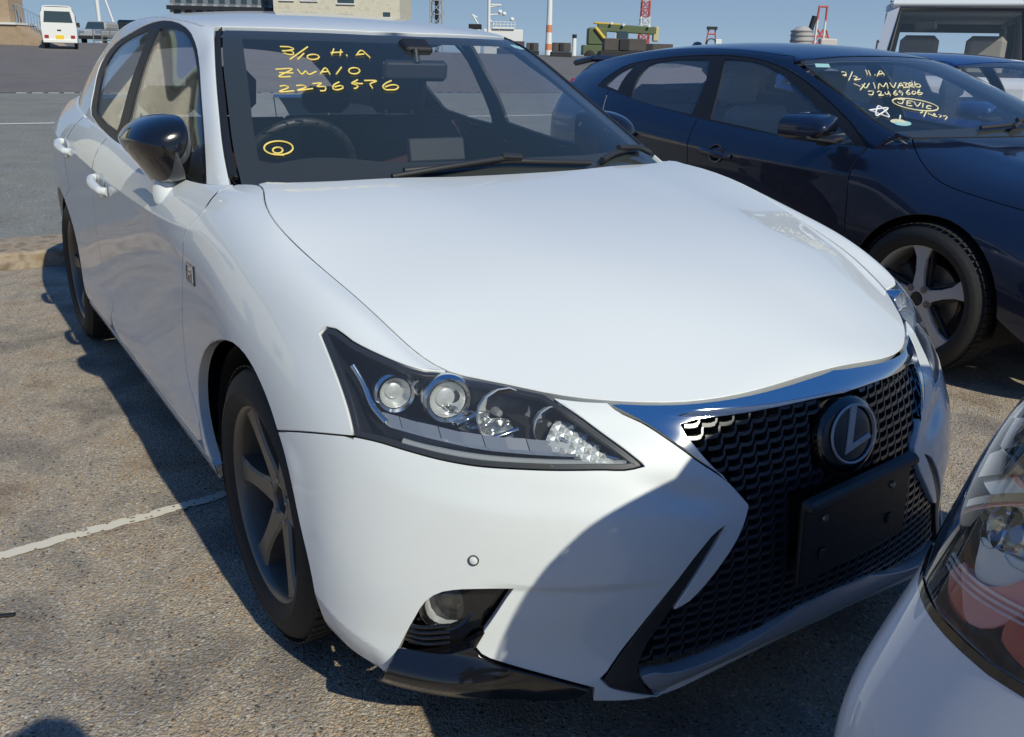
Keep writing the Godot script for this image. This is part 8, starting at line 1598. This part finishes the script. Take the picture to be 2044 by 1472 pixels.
	for d in [Vector3(-.55, 2.85, .5), Vector3(.45, 2.75, .5), Vector3(2.6, 2.7, .5)]:
		mb = MB.new()
		mb.lathe(Transform3D(Basis(), d), [[.0001, .12], [.1, .1], [.13, 0], [.0001, -.1]], 10)
		add(mb, "work_lamp", w, t)
	for x in [-2.3, -1.3, 1.2, 2.1]:
		mb = MB.new()
		mb.lathe(Transform3D(Basis(), Vector3(x, .25, .9)), [[.0001, .2], [.3, .2], [.45, .15], [.45, -.2], [.0001, -.2]], 18)
		add(mb, "wheel", M.tyre, t)
	# red and white mast, gantry crane, mill and silo
	t = far("lattice_mast", "red and white lattice mast standing behind the mobile crane", "mast", Vector3(206.95, 0, -238.91))
	for i in 6: lattice(t, "section", w if i % 2 == 0 else red, 1.7 - i * .14, i * 5.0, i * 5.0 + 5.0, 2, .22)
	t = far("gantry_crane", "small red and white gantry crane above the navy car's roof", "crane", Vector3(263.58, 1.6, -264.66))
	bars(t, "legs", red, [Vector3(-2.6, 0, 0), Vector3(-1.2, 12, 0), Vector3(2.6, 0, 0), Vector3(1.2, 12, 0), Vector3(-2.0, 5, 0), Vector3(2.0, 5, 0), Vector3(-1.4, 10, 0), Vector3(1.4, 10, 0)], .32)
	part(t, "head", soot, Vector3(-1.9, 11.6, -1), Vector3(1.9, 12.7, 1))
	part(t, "machine_house", w, Vector3(1.6, 5.2, -1), Vector3(4.0, 8.2, 1), .2)
	mb = MB.new()
	mb.lathe(Transform3D(Basis(), Vector3(0, 6.6, .6)), [[1.5, .3], [1.9, .3], [1.9, -.3], [1.5, -.3]], 20)
	add(mb, "cable_drum", soot, t)
	t = far("storage_tank", "round grey storage tank on the skyline between the navy car and white van", "tank", Vector3(250.58, 1.0, -210.08))
	t.scale = Vector3(1.2, 1.16, 1.2)
	mb = MB.new()
	mb.lathe(Transform3D(Basis(Vector3(1, 0, 0), -PI / 2), Vector3.ZERO), [[2.9, -2], [2.9, 9.2], [1.6, 10.3], [.0001, 10.8]], 28, .9)
	add(mb, "shell", mat(lin(.42, .40, .38), .6), t)
	for y in [6.6, 8.0, 9.2]:
		mb = MB.new()
		mb.lathe(Transform3D(Basis(Vector3(1, 0, 0), -PI / 2), Vector3(0, y, 0)), [[2.9, -.15], [3.1, -.15], [3.1, .15], [2.9, .15]], 28)
		add(mb, "hoop", mat(lin(.25, .24, .24), .6), t)
	t = far("loading_tower", "red and white loading tower with a dark duct, right of the storage tank", "tower", Vector3(272.47, 1.2, -220.89))
	t.scale = Vector3(1.2, 1.12, 1.2)
	bars(t, "legs", w, [Vector3(-1.0, -2, 0), Vector3(-1.0, 13.5, 0), Vector3(1.4, -2, 0), Vector3(1.4, 13.5, 0)], .34)
	bars(t, "top_frame", red, [Vector3(-1.1, 13.0, 0), Vector3(-.8, 17.6, 0), Vector3(1.5, 13.0, 0), Vector3(1.4, 17.6, 0), Vector3(-1.1, 17.4, 0), Vector3(1.7, 17.4, 0)], .34)
	bars(t, "bracing", red, [Vector3(-3.4, 4, 0), Vector3(1.5, 11, 0), Vector3(3.8, 5, 0), Vector3(-1, 11, 0), Vector3(-4, 6.5, 0), Vector3(4, 6.5, 0), Vector3(-3, 8.6, 0), Vector3(2.6, 8.6, 0), Vector3(-3.5, 4, 0), Vector3(-2, 10, 0), Vector3(4, 5, 0), Vector3(2, 10.5, 0)], .3)
	bars(t, "duct", soot, [Vector3(-4.2, 4.0, .5), Vector3(-2.0, 14.5, .5)], .9)
	part(t, "shed", mat(lin(.55, .50, .46), .7), Vector3(.4, 0, -2), Vector3(5.4, 8.0, 1), .4)
	t = far("quay_derrick", "small dark derrick on the skyline beside the white van's pillar", "crane", Vector3(271.04, 0, -196.66))
	bars(t, "jib", rust, [Vector3(-2.6, 4.5, 0), Vector3(2.6, 7.2, 0), Vector3(.6, 0, 0), Vector3(.9, 9.5, 0), Vector3(.9, 9.5, 0), Vector3(3.0, 7.0, 0)], .3)
	part(t, "base", tan, Vector3(-2.8, 0, -1), Vector3(2.2, 5.2, 1), .3)
	# faint bridge tower far off at the left
	t = far("bridge_tower", "pale distant bridge tower with one stay, in the sky above the small van", "tower", Vector3(132.85, 0, -792.08))
	var pale := mat(lin(.68, .68, .67), .8)
	bars(t, "tower_leg", pale, [Vector3(0, 0, 0), Vector3(-.5, 60, 0)], 1.5)
	bars(t, "stay", pale, [Vector3(-.5, 60, 0), Vector3(14, 8, 0)], .8)
	# bare shrub by the crane
	t = far("bare_shrub", "small bare shrub on the quay right of the mobile crane", "shrub", Vector3(55.67, 1.35, -61.59))
	var rng := RandomNumberGenerator.new(); rng.seed = 8
	mb = MB.new()
	for i in 26:
		var a := rng.randf() * TAU; var tip := Vector3(cos(a) * .5, rng.randf_range(.6, 1.5), sin(a) * .5) * rng.randf_range(.5, 1.0)
		mb.tube([Vector3.ZERO, tip * .5 + Vector3(0, .1, 0), tip], [.04, .03, .012], 5)
	add(mb, "twigs", rust, t)
	white_van(glassd)
	# house at the left, outside the frame: it shows in the near side windows
	t = thing("plaster_house", "cream plaster house mirrored in the near side windows of the white hatchback", "house", Vector3(-9.4, 0, -13.0))
	part(t, "wall", cream, Vector3(-7, -.2, -6), Vector3(6.6, 4.6, 0))
	part(t, "eave", mat(lin(.24, .30, .24), .7), Vector3(-7.4, 4.6, -6.4), Vector3(7.0, 4.95, .6), .05)
	var v := part(t, "vent", grey, Vector3(1.2, 2.9, -.02), Vector3(3.4, 3.6, .03))
	for i in 6: part(v, "louvre", soot, Vector3(1.3, 3.0 + i * .1, .03), Vector3(3.3, 3.04 + i * .1, .06))
	for x in [-4.5, 4.2]:
		part(t, "window", glassd, Vector3(x, 1.2, -.02), Vector3(x + 1.5, 2.5, .03))
	part(t, "door", grey, Vector3(-.9, -.1, -.02), Vector3(.1, 2.0, .04))
func kei_van(w: Material, g: Material):
	var t := far("small_white_van", "small boxy white van with yellow number plate driving away up the road", "van", Vector3(4.90, 1.15, -45.71))
	t.rotation.y = TURN + .42
	var mb := MB.new()
	var sec := []
	for z in [.0, -.06, -.3, -1.5, -2.7, -3.0, -3.35]:
		var lean: float = 0.0 if z > -2.6 else (-2.6 - z) * .9
		var top: float = 1.88 - lean * .9 - (.05 if z > -.03 else 0.0)
		for p in [[-.70, .30], [-.735, .42], [-.735, .95], [-.70, 1.5], [-.62, top - .04], [-.5, top], [0, top + .02], [.5, top], [.62, top - .04], [.70, 1.5], [.735, .95], [.735, .42], [.70, .30]]:
			sec.append_array([p[0], minf(p[1], top), z])
	var n := Net.new(12, 6, sec, "", -1.0)
	panel(mb, n, PackedVector2Array([Vector2(0, 0), Vector2(12, 0), Vector2(12, 6), Vector2(0, 6)]), {"gap": 0.0, "lip": 0.0, "sub": 3.0})
	mb.flat([Vector3(-.70, .32, 0), Vector3(.70, .32, 0), Vector3(.73, .9, 0), Vector3(.69, 1.5, 0), Vector3(.58, 1.80, 0), Vector3(-.58, 1.80, 0), Vector3(-.69, 1.5, 0), Vector3(-.73, .9, 0)])
	var b := add(mb, "body", w, t)
	mb = MB.new()
	mb.flat([Vector3(-.60, 1.14, .006), Vector3(.60, 1.14, .006), Vector3(.52, 1.62, .006), Vector3(-.52, 1.62, .006)])
	add(mb, "rear_window", g, t)
	for s in [-1.0, 1.0]:
		part(t, "tail_lamp", M.red_glass, Vector3(s * .54 - .09, .46, 0), Vector3(s * .54 + .09, .60, .03), .02)
		for z in [-.45, -2.6]:
			mb = MB.new()
			mb.lathe(Transform3D(Basis(Vector3(0, 1, 0), PI / 2 * s), Vector3(s * .62, .26, z)), [[.0001, .08], [.17, .08], [.26, .06], [.27, -.06], [.0001, -.07]], 20)
			add(mb, "wheel", M.tyre, t)
		part(t, "side_window", g, Vector3(s * .728 - .01, 1.05, -2.5), Vector3(s * .728 + .012, 1.45, -.35))
		part(t, "door_mirror", M.black, Vector3(s * .80 - .06, 1.0, -2.75), Vector3(s * .80 + .06, 1.22, -2.65), .02)
	part(t, "number_plate", mat(lin(.78, .52, .03), .5), Vector3(-.17, .42, 0), Vector3(.17, .60, .02))
	part(t, "handle", M.black, Vector3(-.08, .78, 0), Vector3(.08, .84, .02))
	part(t, "bumper", w, Vector3(-.71, .26, -.05), Vector3(.71, .42, .05), .03)
func silver_suv(g: Material):
	var t := far("silver_suv", "silver car parked facing the viewer right of the small white van", "car", Vector3(9.89, 1.50, -69.12), "cars parked at the head of the road")
	var p: Material = M.silver_paint
	part(t, "body", p, Vector3(-.85, .35, -3.8), Vector3(.85, .95, 0), .15)
	part(t, "cabin", p, Vector3(-.70, .9, -3.4), Vector3(.70, 1.5, -1.1), .18)
	var mb := MB.new()
	mb.flat([Vector3(-.68, .96, -.85), Vector3(.68, .96, -.85), Vector3(.56, 1.44, -1.15), Vector3(-.56, 1.44, -1.15)])
	add(mb, "windshield", g, t)
	part(t, "bumper", M.dark_plastic, Vector3(-.82, .28, -.2), Vector3(.82, .52, .06), .05)
	for s in [-1.0, 1.0]:
		part(t, "headlamp", M.lamp_chrome, Vector3(s * .58 - .2, .66, -.1), Vector3(s * .58 + .2, .82, .03), .03)
		part(t, "wheel", M.tyre, Vector3(s * .7 - .12, -.02, -.9), Vector3(s * .7 + .12, .62, -.3), .1)
func dark_pickup():
	var t := far("dark_van", "dark vehicle at the head of the road, its roof just left of the white car", "car", Vector3(12.72, 1.50, -72.57), "cars parked at the head of the road")
	part(t, "body", M.black_gloss, Vector3(-.95, .3, -4), Vector3(.95, 1.0, 0), .12)
	part(t, "cabin", M.black_gloss, Vector3(-.8, 1.0, -3.4), Vector3(.8, 1.75, -.9), .15)
	part(t, "headlamp", M.lamp_chrome, Vector3(-.85, .7, -.1), Vector3(-.55, .85, .03), .03)
	for s in [-1.0, 1.0]: part(t, "wheel", M.tyre, Vector3(s * .75 - .12, -.02, -.9), Vector3(s * .75 + .12, .66, -.3), .1)
func ship(w: Material):
	var t := far("ship", "white ship superstructure with mast and aerials beyond the quay", "ship", Vector3(136.82, 3.2, -223.10))
	part(t, "deckhouse", w, Vector3(-1.5, -4, -6), Vector3(9.5, 5.4, 0), .2)
	part(t, "bridge_deck", w, Vector3(1.0, 5.4, -5), Vector3(7.2, 5.9, .6), .1)
	for i in 7: bars(t, "deck_rail", w, [Vector3(1.2 + i, 5.9, .4), Vector3(1.2 + i, 7.4, .4)], .09)
	bars(t, "rail", w, [Vector3(1.0, 7.3, .4), Vector3(7.4, 7.3, .4), Vector3(1.0, 6.6, .4), Vector3(7.4, 6.6, .4)], .09)
	bars(t, "mast", w, [Vector3(0, 4, 0), Vector3(0, 22, 0)], .42)
	bars(t, "yard", w, [Vector3(0, 11.0, 0), Vector3(3.2, 11.6, 0), Vector3(0, 9.0, 0), Vector3(4.4, 9.4, 0), Vector3(0, 8.0, 0), Vector3(3.0, 5.0, 0)], .22)
	part(t, "radar", w, Vector3(.5, 11.4, -.3), Vector3(3.4, 11.9, .3), .1)
	for d in [Vector3(3.0, 9.9, 0), Vector3(4.2, 9.4, 0), Vector3(6.4, 8.0, 0)]:
		var mb := MB.new()
		mb.lathe(Transform3D(Basis(Vector3(1, 0, 0), -PI / 2), d), [[.0001, -.6], [.5, -.4], [.65, 0], [.5, .4], [.0001, .6]], 14)
		add(mb, "dome", w, t)
	part(t, "funnel_top", M.black, Vector3(-5.6, 5.2, -2), Vector3(-2.0, 6.6, 0), .2)
	part(t, "funnel", w, Vector3(-5.2, -4, -2), Vector3(-2.3, 5.2, -.1), .2)
	bars(t, "deck_crane", w, [Vector3(-3.0, 6.6, 0), Vector3(-4.6, 9.0, 0), Vector3(-4.6, 9.0, 0), Vector3(-3.2, 8.2, 0)], .25)
func white_van(g: Material):
	# tall white van: seen through its windscreen
	var t := thing("white_van", "tall white van with a large windscreen, at the top right corner", "van", Vector3(9.70, .0, -5.10))
	t.rotation.y = -.98
	t.scale = Vector3(1.06, 1.05, 1.06)
	var W := .86
	var wp_ := mat(lin(.70, .71, .72), .45, 0.0, {"coat": 1.0, "coat_rough": .03})
	part(t, "lower_body", wp_, Vector3(-W, .3, -4.2), Vector3(W, 1.12, .50), .12)
	var mb := MB.new()
	mb.box(Vector3(-.80, 1.90, -4.0), Vector3(.80, 2.0, -.30), .05)
	add(mb, "roof", wp_, t)
	for s in [-1.0, 1.0]:
		mb = MB.new()
		# broad pillar, flat to the front
		var a := [Vector3(s * .90, 1.10, .16), Vector3(s * .775, 1.10, .24), Vector3(s * .68, 1.92, -.33), Vector3(s * .80, 1.94, -.42)]
		mb.flat(a if s > 0 else [a[3], a[2], a[1], a[0]])
		mb.flat([a[0], a[3], a[3] + Vector3(0, 0, -.1), a[0] + Vector3(0, 0, -.16)])
		add(mb, "front_pillar", wp_, t)
		for z in [-1.5, -2.7, -3.9]:
			mb = MB.new()
			mb.tube([Vector3(s * .84, 1.12, z), Vector3(s * .76, 1.92, z - .02)], .08, 8)
			add(mb, "side_pillar", M.black, t)
		part(t, "side_rail", wp_, Vector3(s * .79 - .05, 1.84, -4.0), Vector3(s * .79 + .05, 1.96, -.42), .03)
		part(t, "lining", M.black, Vector3(s * .72 - .02, 1.80, -4.0), Vector3(s * .72 + .02, 1.90, -.5))
	mb = MB.new()
	mb.flat([Vector3(-.78, 1.12, .235), Vector3(.78, 1.12, .235), Vector3(.69, 1.91, -.325), Vector3(-.69, 1.91, -.325)])
	var ws := add(mb, "windscreen", M.glass, t)
	mb = MB.new()
	mb.tube([Vector3(-.75, 1.14, .21), Vector3(-.665, 1.885, -.32), Vector3(.665, 1.885, -.32), Vector3(.75, 1.14, .21)], .028, 6)
	add(mb, "windscreen_rubber", M.black, ws)
	mb = MB.new()
	mb.boxt(Transform3D(Basis(Vector3(0, 0, 1), .12), Vector3(-.36, 1.70, -.40)), Vector3(.26, .12, .05), .03)
	add(mb, "interior_mirror", M.black, t)
	for s in [-1.0, 1.0]:
		part(t, "side_panel", wp_, Vector3(s * .85 - .02, 1.10, -2.7), Vector3(s * .80 + .02, 1.90, -1.5))
	part(t, "tailgate", wp_, Vector3(-.82, 1.08, -4.12), Vector3(.82, 1.36, -4.02), .03)
	part(t, "dashboard", M.interior, Vector3(-.78, 1.05, -.5), Vector3(.78, 1.17, .2), .04)
	part(t, "rear_header", M.black, Vector3(-.76, 1.74, -4.1), Vector3(.76, 1.94, -3.95))
	part(t, "headliner", M.headliner, Vector3(-.74, 1.86, -3.9), Vector3(.74, 1.885, -.5))
	for x in [-.4, .4]: part(t, "seat", M.seat_grey, Vector3(x - .24, .9, -1.5), Vector3(x + .24, 1.62, -1.35), .08)
	for s in [-1.0, 1.0]:
		for z in [-.2, -3.3]:
			mb = MB.new()
			mb.lathe(Transform3D(Basis(Vector3(0, 1, 0), PI / 2 * s), Vector3(s * .76, .38, z)), [[.0001, .09], [.2, .09], [.31, .06], [.32, -.08], [.0001, -.09]], 24)
			add(mb, "wheel", M.tyre, t)
	bars(t, "roof_strip", M.black, [Vector3(-.79, 1.985, -.5), Vector3(-.79, 1.985, -3.9)], .015)

# the photographer stands behind the camera and casts the shadow at the lower left
func photographer():
	var J := {"pelvis": Vector3(-1.62, .95, 2.16), "chest": Vector3(-1.62, 1.30, 2.16), "neck": Vector3(-1.62, 1.48, 2.14), "head": Vector3(-1.61, 1.60, 2.11), "top": Vector3(-1.61, 1.68, 2.12),
		"shl": Vector3(-1.82, 1.40, 2.15), "shr": Vector3(-1.43, 1.40, 2.14), "ell": Vector3(-1.80, 1.14, 2.02), "elr": Vector3(-1.30, 1.13, 2.10), "hal": Vector3(-1.46, 1.23, 1.90), "har": Vector3(-1.33, 1.23, 1.90),
		"hil": Vector3(-1.71, .90, 2.16), "hir": Vector3(-1.53, .90, 2.16), "knl": Vector3(-1.73, .50, 2.14), "knr": Vector3(-1.51, .50, 2.14), "anl": Vector3(-1.74, .09, 2.18), "anr": Vector3(-1.50, .09, 2.18), "tol": Vector3(-1.77, .05, 2.02), "tor": Vector3(-1.47, .05, 2.02)}
	var B := [["pelvis", "chest", .15, .16], ["chest", "neck", .14, .06], ["neck", "head", .058, .085], ["head", "top", .095, .085], ["chest", "shl", .11, .075], ["chest", "shr", .11, .075], ["shl", "ell", .062, .048], ["shr", "elr", .062, .048], ["ell", "hal", .046, .032], ["elr", "har", .046, .032],
		["pelvis", "hil", .14, .11], ["pelvis", "hir", .14, .11], ["hil", "knl", .095, .062], ["hir", "knr", .095, .062], ["knl", "anl", .060, .042], ["knr", "anr", .060, .042], ["anl", "tol", .045, .036], ["anr", "tor", .045, .036]]
	for k in J:
		if k != "hal" and k != "har": J[k] += Vector3(.12, 0, -.13)
	for s in [-1.0, 1.0]:
		var h: Vector3 = J["hal"] if s < 0 else J["har"]
		for i in 4:
			var a := h + Vector3(s * .012, .018 - i * .017, -.03); var b := a + Vector3(-s * .030, .004, -.028)
			var k := "f%d%d" % [int(s), i]
			J[k + "a"] = a; J[k + "b"] = b
			B.append([k + "a", k + "b", .010, .009])
		var k2 := "t%d" % int(s)
		J[k2 + "a"] = h + Vector3(-s * .005, .03, -.01); J[k2 + "b"] = h + Vector3(-s * .028, .036, -.042)
		B.append([k2 + "a", k2 + "b", .011, .009])
	var t := thing("person", "person standing behind the camera, both hands raised to the phone", "person", Vector3.ZERO)
	var c := .024
	var field := {}
	# distance to the tapered bones on the grid, joined smoothly
	for b in B:
		var p: Vector3 = J[b[0]]; var q: Vector3 = J[b[1]]; var ra: float = b[2]; var rb: float = b[3]
		var pad := maxf(ra, rb) + .07
		var lo := (p.min(q) - Vector3.ONE * pad) / c; var hi := (p.max(q) + Vector3.ONE * pad) / c
		var d := q - p; var l2 := maxf(d.length_squared(), 1e-6)
		for x in range(int(floor(lo.x)), int(ceil(hi.x))):
			for y in range(int(floor(lo.y)), int(ceil(hi.y))):
				for z in range(int(floor(lo.z)), int(ceil(hi.z))):
					var g := Vector3(x, y, z) * c
					var f := clampf((g - p).dot(d) / l2, 0, 1)
					var v := g.distance_to(p + d * f) - lerpf(ra, rb, f)
					var k := Vector3i(x, y, z)
					if field.has(k):
						var o: float = field[k]; var hh := clampf(.5 + .5 * (o - v) / .035, 0, 1)
						field[k] = lerpf(o, v, hh) - .035 * hh * (1 - hh)
					else: field[k] = v
	var mb := MB.new(); var idx := {}
	var far_ := 1.0
	for k in field:
		var s := []; var any := false; var all := true
		for e in 8:
			var v: float = field.get(k + Vector3i(e & 1, (e >> 1) & 1, (e >> 2) & 1), far_)
			s.append(v)
			if v < 0: any = true
			else: all = false
		if not any or all: continue
		var acc := Vector3.ZERO; var n := 0
		for e in [[0, 1], [2, 3], [4, 5], [6, 7], [0, 2], [1, 3], [4, 6], [5, 7], [0, 4], [1, 5], [2, 6], [3, 7]]:
			var a: float = s[e[0]]; var b2: float = s[e[1]]
			if (a < 0) == (b2 < 0): continue
			var pa := Vector3(e[0] & 1, (e[0] >> 1) & 1, (e[0] >> 2) & 1); var pb := Vector3(e[1] & 1, (e[1] >> 1) & 1, (e[1] >> 2) & 1)
			acc += pa.lerp(pb, a / (a - b2)); n += 1
		var gr := Vector3(s[1] + s[3] + s[5] + s[7] - s[0] - s[2] - s[4] - s[6], s[2] + s[3] + s[6] + s[7] - s[0] - s[1] - s[4] - s[5], s[4] + s[5] + s[6] + s[7] - s[0] - s[1] - s[2] - s[3])
		idx[k] = mb.vert((Vector3(k) + acc / n) * c, gr.normalized())
	for k in field:
		var v0: float = field[k]
		for ax in 3:
			var d := Vector3i.ZERO; d[ax] = 1
			var v1: float = field.get(k + d, far_)
			if (v0 < 0) == (v1 < 0): continue
			var d1 := Vector3i.ZERO; d1[(ax + 1) % 3] = 1
			var d2 := Vector3i.ZERO; d2[(ax + 2) % 3] = 1
			var q := [k, k - d1, k - d1 - d2, k - d2]
			if idx.has(q[0]) and idx.has(q[1]) and idx.has(q[2]) and idx.has(q[3]): mb.quad(idx[q[0]], idx[q[1]], idx[q[2]], idx[q[3]])
	var body := add(mb, "body", mat(lin(.05, .06, .09), .85), t)
	mb = MB.new()
	mb.lathe(scaled(Transform3D(Basis(Vector3(1, 0, 0), -PI / 2), Vector3(-1.49, 1.63, 2.005)), Vector3(1, 1.08, 1)), [[.103, -.05], [.108, 0], [.098, .05], [.06, .088], [.0001, .10]], 24)
	add(mb, "hair", M.black, t)
	var ph := thing("phone", "black phone held up by the person behind the camera", "phone", Vector3(-1.395, 1.255, 1.86))
	ph.rotation = Vector3(-.316, -.584, 0)
	mb = MB.new()
	mb.box(Vector3(-.075, -.037, -.004), Vector3(.075, .037, .004), .003)
	add(mb, "case", M.black_gloss, ph)
	mb = MB.new()
	mb.box(Vector3(-.070, -.033, .004), Vector3(.070, .033, .005))
	add(mb, "screen", M.black, ph)
